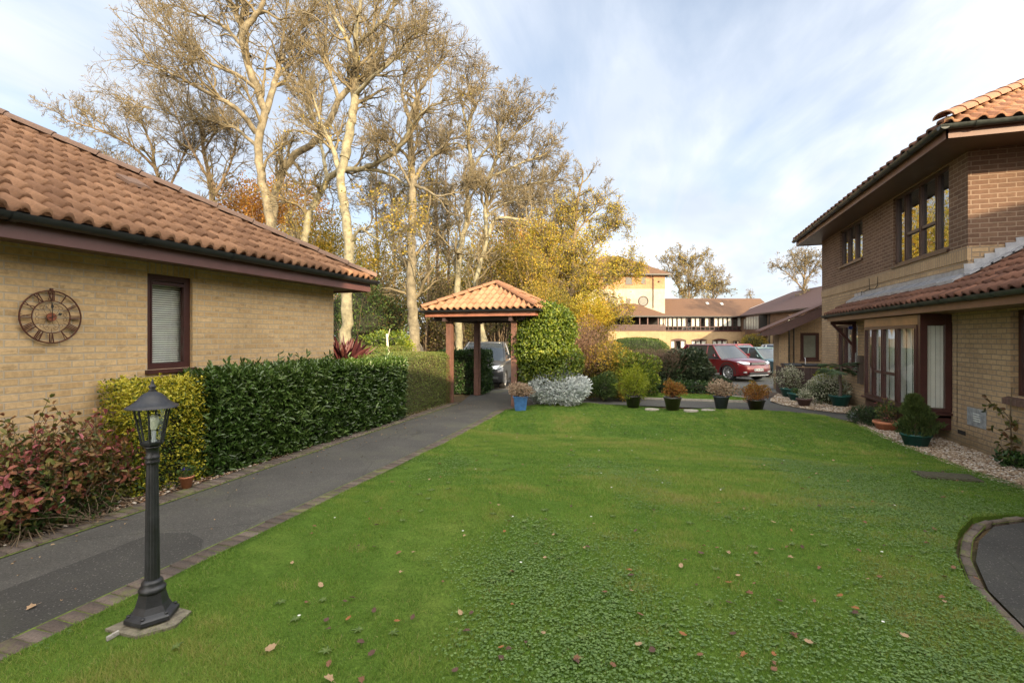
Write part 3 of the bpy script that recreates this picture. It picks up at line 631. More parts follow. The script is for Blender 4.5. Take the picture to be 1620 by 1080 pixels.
def edging(name, pts, w_, l_, z=.012):
    q = resamp(pts, 200); d = np.r_[0, np.cumsum(np.linalg.norm(np.diff(q, axis=0), axis=1))]; n = int(d[-1] / l_); V = []; Fq = []; R = []
    for i in range(n):
        a, b_ = i * l_ + .006, (i + 1) * l_ - .006; pa = [np.interp(a, d, q[:, k]) for k in (0, 1)]; pb = [np.interp(b_, d, q[:, k]) for k in (0, 1)]
        tx, ty = pb[0] - pa[0], pb[1] - pa[1]; L = math.hypot(tx, ty); nx_, ny_ = -ty / L * w_ / 2, tx / L * w_ / 2; zz_ = z + random.uniform(-.004, .004); tl = random.uniform(-.004, .004); o = len(V)
        cs = [(pa[0] - nx_, pa[1] - ny_), (pb[0] - nx_, pb[1] - ny_), (pb[0] + nx_, pb[1] + ny_), (pa[0] + nx_, pa[1] + ny_)]
        cx, cy = sum(c[0] for c in cs) / 4, sum(c[1] for c in cs) / 4
        V += [(c[0], c[1], -.03) for c in cs] + [(c[0], c[1], zz_ - .005) for c in cs] + [(cx + (c[0] - cx) * .93, cy + (c[1] - cy) * .97, zz_ + tl * (1 if k < 2 else -1)) for k, c in enumerate(cs)]
        Fq += [(o + k, o + (k + 1) % 4, o + 4 + (k + 1) % 4, o + 4 + k) for k in range(4)] + [(o + 4 + k, o + 4 + (k + 1) % 4, o + 8 + (k + 1) % 4, o + 8 + k) for k in range(4)] + [(o + 8, o + 9, o + 10, o + 11)]; R += [random.random()] * 9
    tag(link(name, ngrid(name, V, Fq, rnd=R), BLOCK), kind='structure')
    s = []                       # mossy bed below the blocks
    L_, R_ = [], []
    for i in range(0, 200, 5):
        t_ = q[min(i + 1, 199)] - q[max(i - 1, 0)]; t_ = t_ / np.linalg.norm(t_); nn = np.array([-t_[1], t_[0]]) * (w_ / 2 + (.02 if w_ > .1 else .006)); L_.append(q[i] - nn); R_.append(q[i] + nn)
    V = [(p[0], p[1], .004) for p in L_] + [(p[0], p[1], .004) for p in R_]; k = len(L_)
    tag(link(name.replace('edging', 'joint_moss'), ngrid('m', V, [(i, i + 1, k + i + 1, k + i) for i in range(k - 1)]), MOSS), kind='structure')
edging('path_edging', [(-3.53, -1.5), (-3.53, 1.9), (-3.55, 4.8), (-3.6, 7.5), (-3.72, 10), (-3.83, 11.15), (-3.57, 12.0), (-2.95, 12.72), (-2.3, 12.95)], .20, .105)
edging('path_edging', [(-5.1, -3), (-5.18, 4.0), (-5.32, 7.3), (-5.42, 12.2)], .20, .105, .02)
edging('right_path_edging', [(2.68, 1.2), (2.28, 2.0), (2.04, 2.82), (1.96, 3.6), (2.04, 4.28), (2.22, 4.82), (2.47, 5.32), (2.8, 5.78), (3.22, 6.04), (4.3, 6.06)], .06, .2, .018)
km = MB(); kp = resamp([(-.9, 14.47), (1.78, 14.57), (2.2, 14.82), (2.26, 15.2), (1.75, 15.8)], 30)
for i in range(29):
    a, b_ = kp[i], kp[i + 1]; km.obox(((a[0] + b_[0]) / 2, (a[1] + b_[1]) / 2, -.05), ((b_[0] - a[0]) / 2, (b_[1] - a[1]) / 2), .03, .10)
km.struct('kerb', CONC)

# ================================================================ left bungalow
LX = -6.05
bg_ = empty('brick_bungalow', (LX, 3, 0), 'single storey buff brick bungalow with brown pantile hip roof beside the path on the left', 'bungalow')
wm = MB(); wall(wm, 'x', LX, -3, 7.9, 0, 2.68, [(4.40, 5.0, 1.35, 2.53)], .10, 1); wm.quad((LX, 7.9, 0), (-12.6, 7.9, 0), (-12.6, 7.9, 2.68), (LX, 7.9, 2.68))
wm.quad((LX, -3, 0), (-12.6, -3, 0), (-12.6, -3, 2.68), (LX, -3, 2.68)); wm.quad((-12.6, -3, 0), (-12.6, 7.9, 0), (-12.6, 7.9, 2.68), (-12.6, -3, 2.68)); wm.part('wall', B_LEFT, bg_)
BS2 = brick('buff_soldier_brick', (.46, .31, .16), (.52, .36, .19), (.38, .32, .25), .2, bw=.075, rh=.225)
lm = MB(); lm.box(LX + .001, LX + .004, 4.40 - .0, 5.0 + .07, 2.532, 2.677); lm.part('lintel', BS2, bg_)
pl = Plane('x', LX, 1)
window(bg_, pl, 4.40, 5.0, 1.35, 2.53, [], fw=.075, rec=.06, blind=('slats', .93, .04, WHITE), inner=.3)
vm = MB(); pl.box(vm, 4.49, 4.90, 2.40, 2.44, -.06, -.035); vm.part('vent', MAROON, bg_)
m = MB(); m.box(-5.62, -5.60, -3.5, 8.42, 2.63, 2.80); m.box(-13, -5.60, 8.42, 8.44, 2.63, 2.80); m.part('fascia', FASCIA, bg_, bevel=.003)
m = MB(); m.box(-6.05, -5.62, -3.5, 8.40, 2.66, 2.672); m.box(-13, -6.05, 7.9, 8.40, 2.66, 2.672); m.part('soffit', SOFFIT, bg_)
gutter(bg_, GUTTER, (-5.525, -3.5, 2.845), (-5.525, 8.52, 2.845), (1, 0, 0), .074, 1.15)
gutter(bg_, GUTTER, (-5.47, 8.505, 2.845), (-13, 8.505, 2.845), (0, 1, 0), .062, 1.15)
k = .545; U = Vector((-1, 0, k)).normalized(); E0 = (-5.53, -3.5, 2.865)
tile_roof(bg_, T_LEFT, (-5.53, 8.47, 2.865), (0, -1, 0), U, 12.0, 6.6, roll=.172, gauge=.345, H=.055, lift=.036, ns=10, clips=[((-5.53, 8.47, 0), (-1, 1, 0))], name='roof')
UN = Vector((0, -1, k)).normalized()
tile_roof(bg_, T_LEFT, (-5.53, 8.47, 2.865), (-1, 0, 0), UN, 8.0, 6.6, roll=.175, gauge=.30, clips=[((-5.53, 8.47, 0), (1, -1, 0))], name='roof', ns=5)
ridge(bg_, T_RIDGE, (-5.53, 8.47, 2.90), (-11.2, 2.8, 2.90 + 5.67 * k), .125, seg=.56)
m = MB(); p = Vector((-5.53, 5.1, 2.865)) + U * 2.1 + Vector((0, 0, .06)); m.extr([p, p + Vector((0, .3, 0)), p + Vector((0, .3, .05)), p + Vector((0, 0, .05))], U * .3); m.part('vent_tile', T_RIDGE, bg_)

# wall clock
cy, cz, cx_ = 3.40, 1.955, LX + .035
ck = empty('wall_clock', (LX + .03, cy, cz), 'round rusty metal skeleton clock with roman numerals hanging on the bungalow wall', 'clock')
def ring_m(m, R, r, n=48): 
    pts = [(cx_, cy + R * sin(2 * pi * i / n), cz + R * cos(2 * pi * i / n)) for i in range(n + 1)]; m.tube(pts, r, 6, caps=False)
m = MB(); ring_m(m, .265, .0075); ring_m(m, .165, .0055)
m.lathe([(.0, 0)], (0, 0, 0), 3) if False else None
m.box(cx_ - .01, cx_ + .01, cy - .012, cy + .012, cz + .265, cz + .292); m.part('frame', RUST, ck)
def stroke(m, a, b, w_, rot, R0=.17, R1=.26, t=.004):
    # a,b = (s, q): s across (-1..1)*w, q radial 0..1
    def pt(s, q): r = R0 + (R1 - R0) * q; return (s * cos(rot) + r * sin(rot), -s * sin(rot) + r * cos(rot))
    (ax, az), (bx, bz) = pt(*a), pt(*b); dx, dz = bx - ax, bz - az; L = math.hypot(dx, dz); nx_, nz_ = -dz / L * w_ / 2, dx / L * w_ / 2
    m.extr([(cx_ - t, cy + ax + nx_, cz + az + nz_), (cx_ - t, cy + bx + nx_, cz + bz + nz_), (cx_ - t, cy + bx - nx_, cz + bz - nz_), (cx_ - t, cy + ax - nx_, cz + az - nz_)], (2 * t, 0, 0))
NUM = ['XII', 'I', 'II', 'III', 'IIII', 'V', 'VI', 'VII', 'VIII', 'IX', 'X', 'XI']; WD = {'I': .014, 'V': .030, 'X': .032}
for i, s in enumerate(NUM):
    rot = i * pi / 6; tot = sum(WD[c] for c in s); x = -tot / 2; m = MB()
    for c in s:
        w_ = WD[c]; xm = x + w_ / 2
        if c == 'I': stroke(m, (xm, 0), (xm, 1), .0075, rot)
        elif c == 'V': stroke(m, (x + .004, 1), (xm, 0), .0085, rot); stroke(m, (x + w_ - .004, 1), (xm, 0), .004, rot, t=.003)
        else: stroke(m, (x + .003, 1), (x + w_ - .003, 0), .0085, rot); stroke(m, (x + w_ - .003, 1), (x + .003, 0), .004, rot, t=.003)
        x += w_
    m.part('numeral', RUST, ck)
m = MB()
for i in range(6):
    a = i * pi / 3 + pi / 6 * 0
    for sg in (-1, 1):
        pts = []
        for j in range(15):
            t_ = j / 14; r = .04 + .085 * t_; b_ = a + sg * (.10 + .42 * t_ ** 1.5); pts.append((cx_ - .002, cy + r * sin(b_), cz + r * cos(b_)))
        e = pts[-1]
        for j in range(1, 12):
            th = j * .5; R = .022 * (1 - j / 16); ce = (cy + .118 * sin(a + sg * .30), cz + .118 * cos(a + sg * .30)); pts.append((cx_ - .002, ce[0] + R * sin(a + sg * (1.2 - th)), ce[1] + R * cos(a + sg * (1.2 - th))))
        m.tube(pts, .0016, 4)
    m.tube([(cx_ - .002, cy + .12 * sin(a), cz + .12 * cos(a)), (cx_ - .002, cy + .165 * sin(a), cz + .165 * cos(a))], .002, 4)
m.part('scrollwork', RUST, ck)
m = MB(); n = 28; m.extr([(cx_ - .004, cy + .042 * sin(2 * pi * i / n), cz + .042 * cos(2 * pi * i / n)) for i in range(n)], (.012, 0, 0)); m.part('hub', simple('rust_orange', (.22, .06, .025), .6, var=.6, vscale=60), ck)
HAND = simple('black_hand', (.01, .01, .01), .5)
def hand(ang, L, w_):
    m = MB(); ca, sa = cos(ang), sin(ang); P2 = [(-w_ * .3, -.035), (-w_ * .3, L * .55), (-w_ * 1.6, L * .70), (0, L), (w_ * 1.6, L * .70), (w_ * .3, L * .55), (w_ * .3, -.035)]
    m.extr([(cx_ + .012, cy + a * ca + b_ * sa, cz - a * sa + b_ * ca) for a, b_ in P2], (.003, 0, 0)); m.part('hand', HAND, ck)
hand(0, .145, .008); hand(rad(66), .10, .009)

# ================================================================ right building
RX = 4.46
rb = empty('brick_apartment_building', (RX, 12, 0), 'two storey building, tan brick below and brown brick above, right of the lawn', 'building')
m = MB()
wall(m, 'x', RX, -2, 17.46, 0, 2.72, [(14.4, 16.1, .91, 2.07), (10.05, 12.6, .5, 2.0), (6.5, 8.58, .95, 2.12)], .11, -1)
wall(m, 'x', RX, 9.6, 17.46, 2.72, 2.955)
m.quad((RX, 17.46, 0), (13, 17.46, 0), (13, 17.46, 2.955), (RX, 17.46, 2.955))
wall(m, 'y', 9.6, RX, 14, 2.72, 3.18); m.part('wall', B_RIGHT, rb)
m = MB(); wall(m, 'x', RX, 9.6, 17.46, 3.18, 4.80, [(10.16, 12.33, 3.23, 4.64), (14.08, 15.73, 3.67, 4.64)], .09, -1)
wall(m, 'y', 9.6, RX, 14, 3.18, 4.80); m.quad((RX, 17.46, 3.18), (14, 17.46, 3.18), (14, 17.46, 4.8), (RX, 17.46, 4.8)); m.quad((14, 9.6, 0), (14, 17.46, 0), (14, 17.46, 4.8), (14, 9.6, 4.8)); m.part('upper_wall', B_BROWN, rb)
m = MB(); m.box(RX - .014, RX + .05, 9.588, 17.474, 2.957, 3.178); m.part('soldier_course', B_SOLD, rb)
pr = Plane('x', RX, -1)
RB = simple('roller_blind', (.60, .57, .48), .8, var=.08)
BD = simple('brown_window_frame', (.060, .030, .024), .4, var=.25)
window(rb, pr, 10.16, 12.33, 3.23, 4.64, [.22, .50, .78], fmat=BD, gmat=GLASSR, trans=[((1, 3), .40)], rec=.05, fw=.055, inner=.5)
window(rb, pr, 14.08, 15.73, 3.67, 4.64, [.34, .67], fmat=BD, gmat=GLASSR, rec=.05, fw=.055, inner=.5)
window(rb, pr, 14.4, 16.1, .91, 2.07, [.35, .66], fmat=MAROON, rec=.07, blind=('vertical', .98, .0, WHITE), inner=.4)
window(rb, pr, 6.5, 8.58, .95, 2.12, [.5], fmat=MAROON, rec=.10, inner=.5, sill=False)
m = MB()
for i in range(28): 
    y = 6.45 + i * .078; m.extr([(RX + .05, y, .948), (RX - .07, y, .915), (RX - .07, y, .83), (RX + .05, y, .84)], (0, .068, 0))
m.part('sill', simple('brown_brick_sill', (.13, .075, .058), .8, var=.3, vscale=12, bump=.4), rb)
# box bay window
bay = MB(); x0 = 4.02
bay.box(x0 + .02, RX + .02, 10.08, 12.58, .40, .48); bay.box(x0 - .05, RX - .003, 10.03, 12.63, .45, .485)
bay.box(x0 + .02, x0 + .05, 10.08, 12.58, .20, .43); bay.box(x0 + .05, RX - .003, 10.08, 10.11, .20, .43); bay.box(x0 + .05, RX - .003, 12.55, 12.58, .20, .43)
bay.box(x0, x0 + .10, 10.06, 10.16, .49, 2.13); bay.box(RX - .09, RX - .003, 10.062, 10.13, .49, 2.13); bay.box(x0 + .1, RX - .09, 10.066, 10.12, .49, .55); bay.box(x0 + .1, RX - .09, 10.066, 10.12, 1.95, 2.13)
bay.box(x0 + .1, RX, 12.54, 12.6, .49, 2.13)
bw_ = bay.part('bay_window', MAROON, rb)
plb = Plane('x', x0, -1)
f = window(rb, plb, 10.165, 12.56, .49, 1.96, [.33, .60, .80][::1], fmat=MAROON, rec=-.0, fw=.06, sill=False, dark=False, trans=[((1, 3), .36)] if False else [((1, 3), .38)], blind=('vertical', 1, 0, WHITE))
m = MB(); m.box(x0 + .005, x0 + .05, 10.16, 12.6, 1.965, 2.13); m.part('head_board', simple('varnished_board', (.30, .15, .065), .35, var=.25), bw_)
m = MB(); m.box(x0 + .10, RX - .09, 10.088, 10.094, .55, 1.95); m.part('pane', GLASS, bw_)
m = MB()
for i in range(4): m.box(x0 + .115 + i * .065, x0 + .175 + i * .065, 10.13 + .002 * (i % 2), 10.133 + .002 * (i % 2), .56, 1.94)
m.part('blind', WHITE, bw_)
m = MB(); m.box(RX + .9, RX + .92, 9.9, 12.8, .3, 2.3); m.box(RX, RX + .9, 9.9, 9.92, .3, 2.3); m.box(RX, RX + .9, 12.78, 12.8, .3, 2.3); m.box(RX - .4, RX + .9, 9.9, 12.8, 2.15, 2.16); m.part('room_behind', DARKIN, bw_)
# lean-to roof over the ground floor
k3 = .577; UL = Vector((1, 0, k3)).normalized()
tile_roof(rb, T_RIGHT, (3.83, 9.58, 2.315), (0, 1, 0), UL, 5.1, .76, roll=.2, gauge=.27, H=.04, name='lean_to_roof', clips=[((RX + .02, 0, 0), (1, 0, 0))])
tile_roof(rb, T_RIGHT, (3.83, 9.58, 2.315), (0, -1, 0), UL, 12.0, 6.8, roll=.2, gauge=.27, H=.04, name='lean_to_roof')
m = MB()      # verge board and end of the lean-to
m.extr([(3.80, 14.68, 2.20), (RX, 14.68, 2.20), (RX, 14.68, 2.66), (3.80, 14.68, 2.30)], (0, .03, 0)); m.part('verge_board', simple('grey_verge', (.20, .15, .12), .8), rb)
m = MB()      # lead flashing on wall and stepped flashing on the south face
for i in range(int(5.1 / .5)):
    y0 = 9.6 + i * .5; m.extr([(RX - .012, y0, 2.84 + random.uniform(-.01, .01)), (RX - .012, y0 + .5, 2.84), (RX - .012, y0 + .5, 2.70), (RX - .012, y0, 2.70)], (.008, 0, 0)); m.extr([(RX - .008, y0, 2.72), (RX - .20, y0, 2.615), (RX - .20, y0 + .5, 2.60), (RX - .008, y0 + .5, 2.715)], (0, 0, .05))
for i in range(14):
    xa = RX + i * .13; za_ = 2.315 + (xa - 3.83) * k3 + .04
    m.extr([(xa - .05, 9.59, za_), (xa + .16, 9.59, za_ + .09), (xa + .12, 9.59, za_ + .19), (xa - .06, 9.59, za_ + .18)], (0, -.006 - .002 * (i % 2), 0))
    m.extr([(xa - .06, 9.58, za_ - .01), (xa - .06, 9.42, za_ - .01), (xa + .1, 9.42, za_ + .08), (xa + .1, 9.58, za_ + .08)], (0, 0, .03))
m.part('flashing', LEAD, rb)
gutter(rb, GUTR, (3.80, -2, 2.30), (3.80, 14.75, 2.30), (1, 0, 0), .060, .62)
m = MB(); m.box(3.86, 3.88, -2, 14.66, 2.14, 2.27); m.part('fascia', FASC_R, rb)
m = MB(); m.box(3.88, RX, -2, 14.66, 2.145, 2.155); m.part('soffit', simple('varnished_soffit', (.20, .11, .055), .6), rb)
m = MB(); m.tube([(RX - .02, 13.6, 3.12), (RX - .02, 13.58, 2.88), (RX - .02, 13.55, 2.84)], .005, 5); 
cw = [(RX - .02, 13.1, 3.1), (RX - .02, 13.1, 2.92), (RX - .025, 13.25, 2.84), (RX - .03, 13.6, 2.88), (RX - .03, 13.9, 2.83), (RX - .02, 14.1, 2.86), (RX - .02, 14.1, 2.75)]; m.tube(cw, .006, 5)
m.part('cable', BLACKR, rb)
# wooden eaves bracket
m = MB(); m.box(RX - .09, RX - .003, 14.50, 14.58, 1.35, 2.14); m.box(3.9, RX - .09, 14.505, 14.575, 2.06, 2.14)
m.extr([(3.93, 14.51, 2.06), (4.01, 14.51, 2.06), (RX - .09, 14.51, 1.62), (RX - .09, 14.51, 1.53)], (0, .06, 0)); m.part('bracket', MAROON, rb)
m = MB(); m.box(RX - .10, RX - .004, 13.98, 14.12, .62, 1.30); m.part('meter_box', simple('grey_board', (.075, .055, .045), .7), rb, bevel=.005)
m = MB(); m.tube([(4.2, 14.1, 1.98), (4.2, 14.02, 1.98)], .045, 12); m.part('security_camera', simple('blue_plastic', (.02, .05, .25), .3), rb)
m = MB(); m.box(RX - .004, RX - .002, 9.12, 9.62, .38, .66); m.part('vent_plate', simple('grey_metal', (.36, .38, .40), .5, metal=.3, var=.4, vscale=12), rb)
m = MB()
for i in range(4): m.box(RX - .012, RX - .004, 9.28, 9.44, .46 + i * .035, .475 + i * .035)
m.part('vent_plate', WHITE, rb)
m = MB(); m.box(RX - .006, RX - .002, 9.66, 9.88, .19, .255); m.part('air_brick', DARKIN, rb)
# upper eaves and main hip roof
gutter(rb, GUTR, (3.80, 8.75, 4.83), (3.80, 17.98, 4.83), (1, 0, 0), .062, .72); gutter(rb, GUTR, (3.74, 8.80, 4.83), (14.6, 8.80, 4.83), (0, 1, 0), .062, .9)
m = MB(); m.box(3.865, 3.885, 8.865, 17.95, 4.66, 4.81); m.box(3.865, 14.5, 8.865, 8.885, 4.66, 4.81); m.box(3.865, 14.5, 17.95, 17.97, 4.66, 4.81); m.part('fascia', FASC_R, rb)
m = MB(); m.box(3.885, 14.5, 8.885, 9.6, 4.68, 4.69); m.box(3.885, RX, 9.6, 17.95, 4.68, 4.69); m.box(RX, 14.5, 17.46, 17.95, 4.68, 4.69); m.part('soffit', simple('dark_varnished_soffit', (.13, .075, .05), .4), rb)
O = (3.80, 8.80, 4.87)
tile_roof(rb, T_RIGHT, O, (0, 1, 0), UL, 9.2, 5.4, roll=.3, gauge=.33, H=.045, name='roof', clips=[((3.8, 8.8, 0), (1, -1, 0))])
tile_roof(rb, T_MOSS, O, (1, 0, 0), Vector((0, 1, k3)).normalized(), 10.5, 5.6, roll=.2, gauge=.30, H=.05, name='roof', clips=[((3.8, 8.8, 0), (-1, 1, 0))])
ridge(rb, T_MOSS, (3.80, 8.80, 4.92), (8.5, 13.5, 4.92 + 4.7 * k3), .13, seg=.42)
m = MB(); m.add([(8.5, 13.5, 7.6), (14.5, 8.8, 4.87), (14.5, 17.95, 4.87), (8.5, 17.95, 7.6)], [(0, 1, 2, 3)]); m.part('roof', T_RIGHT, rb)

# porch wing beyond, with its brown verge
pw = empty('brick_porch', (4.4, 19.5, gh(4.4, 19.5)), 'low tan brick porch with sloping brown bargeboard beyond the two storey building', 'porch')
g0 = gh(4, 19.5) - .05
m = MB(); m.quad((3.95, 20.3, 1.95), (5.3, 20.3, 1.95), (5.3, 20.3, 2.72), (3.95, 20.3, 2.18)); wall(m, 'y', 20.3, 3.95, 5.3, g0, 1.95, [(4.50, 5.10, .93, 1.90)], .08, -1)
m.box(3.66, 3.95, 19.5, 20.5, g0, 2.05); m.quad((3.95, 19.6, g0), (3.95, 20.3, g0), (3.95, 20.3, 2.15), (3.95, 19.6, 2.15)); m.part('wall', B_RIGHT, pw)
window(pw, Plane('y', 20.3, -1), 4.50, 5.10, .93, 1.90, [], fw=.09, rec=.03, blind=('roller', 1, 0, simple('net_curtain', (.25, .27, .22), .8)), sill=True, inner=.3)
m = MB(); m.extr([(3.03, 19.0, 1.78), (3.03, 19.0, 1.92), (5.2, 19.0, 2.92), (5.2, 19.0, 2.62), (3.6, 19.0, 1.84)], (0, .04, 0)); m.part('bargeboard', simple('brown_barge', (.085, .045, .040), .5, var=.2), pw)
m = MB(); m.extr([(3.0, 18.97, 1.93), (5.2, 18.97, 2.95), (5.2, 18.97, 2.99), (3.0, 18.97, 1.97)], (0, 1.6, 0)); m.part('roof', T_RIGHT, pw)
m = MB(); m.extr([(3.05, 19.04, 1.80), (5.2, 19.04, 2.7), (5.2, 19.04, 2.72), (3.05, 19.04, 1.82)], (0, 1.3, 0)); m.part('soffit', TIMB_D, pw)
m = MB(); m.tube([(4.12, 20.24, g0), (4.12, 20.24, 2.3)], .03, 8); m.tube([(4.28, 20.24, g0), (4.28, 20.24, 2.3)], .022, 8); m.part('downpipe', GUTTER, pw)
# bin store
bx, by = 3.84, 17.1; bg0 = gh(bx, by)
bn = empty('bin_store', (bx, by, bg0), 'dark brown slatted timber bin store with black lids beside the brick porch pier', 'bin store')
m = MB()
for i in range(12):
    x = 3.30 + i * .094; m.box(x, x + .088, 16.9 + .004 * (i % 2), 16.92 + .004 * (i % 2), bg0 + .02, bg0 + .86)
m.box(3.24, 3.30, 16.88, 16.95, bg0, bg0 + .98); m.box(3.27, 3.29, 16.95, 17.9, bg0 + .02, bg0 + .86); m.box(4.40, 4.43, 16.9, 17.44, bg0, bg0 + .9); m.part('fence_panel', TIMB_D, bn)
for x in (3.34, 3.90):
    m = MB(); m.extr([(x, 16.97, bg0 + .88), (x, 17.6, bg0 + .90), (x, 17.6, bg0 + .96), (x, 17.25, bg0 + .97), (x, 16.97, bg0 + .93)], (.48, 0, 0)); m.part('lid', BLACKR, bn, bevel=.01)
m = MB(); m.tube([(3.95, 17.2, bg0 + .95), (3.95, 17.2, bg0 + 1.12), (3.95, 17.3, bg0 + 1.14)], .012, 6); m.part('handle', CHROME, bn)

# ================================================================ covered gateway
gx0, gx1, gy0, gy1 = -6.12, -3.02, 11.5, 14.45; ez = 2.43
gw = empty('covered_gateway', ((gx0 + gx1) / 2, (gy0 + gy1) / 2, 0), 'timber posted gateway shelter with orange pantile pyramid roof over the path', 'gateway')
for x, y in ((-5.55, 12.0), (-3.75, 12.0), (-5.55, 13.95), (-3.75, 13.95)):
    m = MB(); m.box(x - .075, x + .075, y - .075, y + .075, 0, 2.33); 
    if x < -5: m.box(x + .075, x + .1, y - .05, y + .05, 0, 2.31)
    m.part('post', TIMBER, gw, bevel=.006)
m = MB()
for y in (12.0, 13.95): m.box(gx0 + .14, gx1 - .14, y - .05, y + .05, 2.17, 2.33)
for x in (-5.55, -3.75): m.box(x - .045, x + .045, gy0 + .14, gy1 - .14, 2.15, 2.325)
m.part('beam', TIMB_D, gw)
m = MB(); i0, i1, j0, j1 = gx0 + .07, gx1 - .07, gy0 + .07, gy1 - .07
m.box(i0, i1, j0, j0 + .02, 2.27, 2.41); m.box(i0, i1, j1 - .02, j1, 2.27, 2.41); m.box(i0, i0 + .02, j0 + .02, j1 - .02, 2.27, 2.41); m.box(i1 - .02, i1, j0 + .02, j1 - .02, 2.27, 2.41); m.part('fascia', simple('orange_timber', (.30, .12, .075), .5, var=.2), gw)  # fascia timber paler and redder than the posts
m = MB(); m.box(i0 + .02, i1 - .02, j0 + .02, j1 - .02, 2.332, 2.342); m.part('soffit', TIMB_D, gw)
gutter(gw, GUTTER, (gx0 - .06, gy0, ez), (gx1 + .06, gy0, ez), (0, -1, 0), .06, .55); gutter(gw, GUTTER, (gx0, gy0, ez), (gx0, gy1, ez), (1, 0, 0), .06, .8)
gutter(gw, GUTTER, (gx1, gy0, ez), (gx1, gy1, ez), (1, 0, 0), .06, .8); gutter(gw, GUTTER, (gx0, gy1, ez), (gx1, gy1, ez), (0, -1, 0), .06, .8)
ap = Vector(((gx0 + gx1) / 2, (gy0 + gy1) / 2, 0)); kk = .515; hw = (gx1 - gx0) / 2; hd = (gy1 - gy0) / 2; kx = kk * hd / hw
cr = [Vector((gx0, gy0, 0)), Vector((gx1, gy0, 0)), Vector((gx1, gy1, 0)), Vector((gx0, gy1, 0))]
for i in range(4):
    a, b_ = cr[i], cr[(i + 1) % 4]; A_ = (b_ - a).normalized(); inn = Vector((-A_.y, A_.x, 0)); kz = kk if i % 2 == 0 else kx
    hL = (hd if i % 2 == 0 else hw); U_ = (inn + Vector((0, 0, kz))).normalized()
    pa = (ap - a); na = Vector((-pa.y, pa.x, 0)); pb_ = (ap - b_); nb = Vector((pb_.y, -pb_.x, 0))
    tile_roof(gw, T_PAV, a + Vector((0, 0, ez + .02)), A_, U_, (b_ - a).length, hL * sqrt(1 + kz * kz) * 1.02, roll=.175, gauge=.29, H=.058, lift=.022, name='roof', clips=[(a, na), (b_, nb)], ns=7)
top_ = ap + Vector((0, 0, ez + .06 + kk * hd))
for c in cr: ridge(gw, T_PAV, c + Vector((0, 0, ez + .06)), top_, .10, seg=.42)

# ================================================================ far complex (rotated block)
c0 = W(18.0, 71.0); FG = -.22
far = empty('distant_care_block', (c0[0], c0[1], FG), 'long two storey buff brick range with glazed upper corridor beyond the car park', 'building', rz=TH - rad(-0) - rad(6) + rad(6) * 0)
# local frame: x right along facade, y away. facade at y=0 from x=-20 .. 16
def fx(u): return (u - 810) / F * 71.0 - 18.0
def fz(v, Z=71.0): return CH - FG + (HZ - v) / F * Z
L1, L2 = fx(1043), fx(1182)
far.rotation_euler = (0, 0, TH)
fl_ = True
arch = [(fx(u) , fx(u) + 2.2) for u in (1061, 1093.5, 1127)] ; zf1, zf0 = fz(538), fz(560)
m = MB(); holes = [(a, b_, zf0, zf1) for a, b_ in arch] + [(fx(1043.5) + .1, fx(1043.5) + .75, zf0 - .6, fz(538.5)), (fx(1160), fx(1170), zf0, fz(539))]
wall(m, 'y', 0, fx(900), L2 + .3, 0, fz(523), holes, .12, -1); m.part('wall', B_FAR, far, local=True)
def lpart(mb, n_, mt, par=None, **kw): return mb.part(n_, mt, par or far, local=True, **kw)
FRM = MAROON
def fwin(par, x0, x1, z0, z1, n, gm, y=-.02, tr=None, arched=False, bl=True):
    m = MB(); fw = .09
    m.box(x0, x1, y, y + .06, z0, z0 + fw); m.box(x0, x1, y, y + .06, z1 - fw, z1)
    for i in range(n + 1):
        c = x0 + (x1 - x0) * i / n; c = min(max(c, x0 + fw / 2), x1 - fw / 2); m.box(c - fw / 2, c + fw / 2, y - .004, y + .056, z0 + fw, z1 - fw)
    if tr: zt = z0 + (z1 - z0) * tr; m.box(x0, x1, y - .006, y + .05, zt - fw / 2, zt + fw / 2)
    if arched:
        pts = [(x0 - .08, y - .03, z1)] + [(x0 - .08 + (x1 - x0 + .16) * i / 8, y - .03, z1 + .26 * sin(pi * i / 8)) for i in range(9)] + [(x1 + .08, y - .03, z1)]
        m.extr(pts, (0, .05, 0))
    o = lpart(m, 'window', FRM, par); g = MB(); g.box(x0, x1, y + .03, y + .035, z0, z1); lpart(g, 'pane', gm, o)
    k = MB(); k.box(x0 - .1, x1 + .1, y + .9, y + .92, z0 - .1, z1 + .1); lpart(k, 'room_behind', DARKIN, o)
    if bl:
        b_ = MB(); 
        for i in range(n): 
            if random.random() < .8: b_.box(x0 + (x1 - x0) * i / n + .1, x0 + (x1 - x0) * (i + 1) / n - .1, y + .2, y + .21, z0 + (z1 - z0) * bl, z1 - .05)
        if b_.v: lpart(b_, 'blind', WHITE, o)
    return o
for a, b_ in arch: fwin(far, a, b_, zf0, zf1, 3, GLASS, .06, None, False, .45)
for a, b_ in arch:
    m = MB(); m.extr([(a - .05, -.01, zf1)] + [(a - .05 + (b_ - a + .1) * i / 8, -.01, zf1 + .24 * sin(pi * i / 8)) for i in range(9)], (0, .03, 0)); lpart(m, 'arch_head', MAROON)
fwin(far, fx(1043.5) + .1, fx(1043.5) + .75, zf0 - .6, fz(538.5), 1, GLASS, .06, None, False, .5); fwin(far, fx(1160), fx(1170), zf0, fz(539), 2, GLASS, .06, None, False, .4)
# upper glazed corridor
fwin(far, L1, L2 - .1, fz(523), fz(501.5), 19, GLASS, .0, .28, False, .34)
m = MB(); m.box(L1, L2, -.05, 0.05, fz(523) - .12, fz(523)); m.box(L1, L2, -.3, -.02, fz(501.5), fz(500)); lpart(m, 'fascia', MAROON)
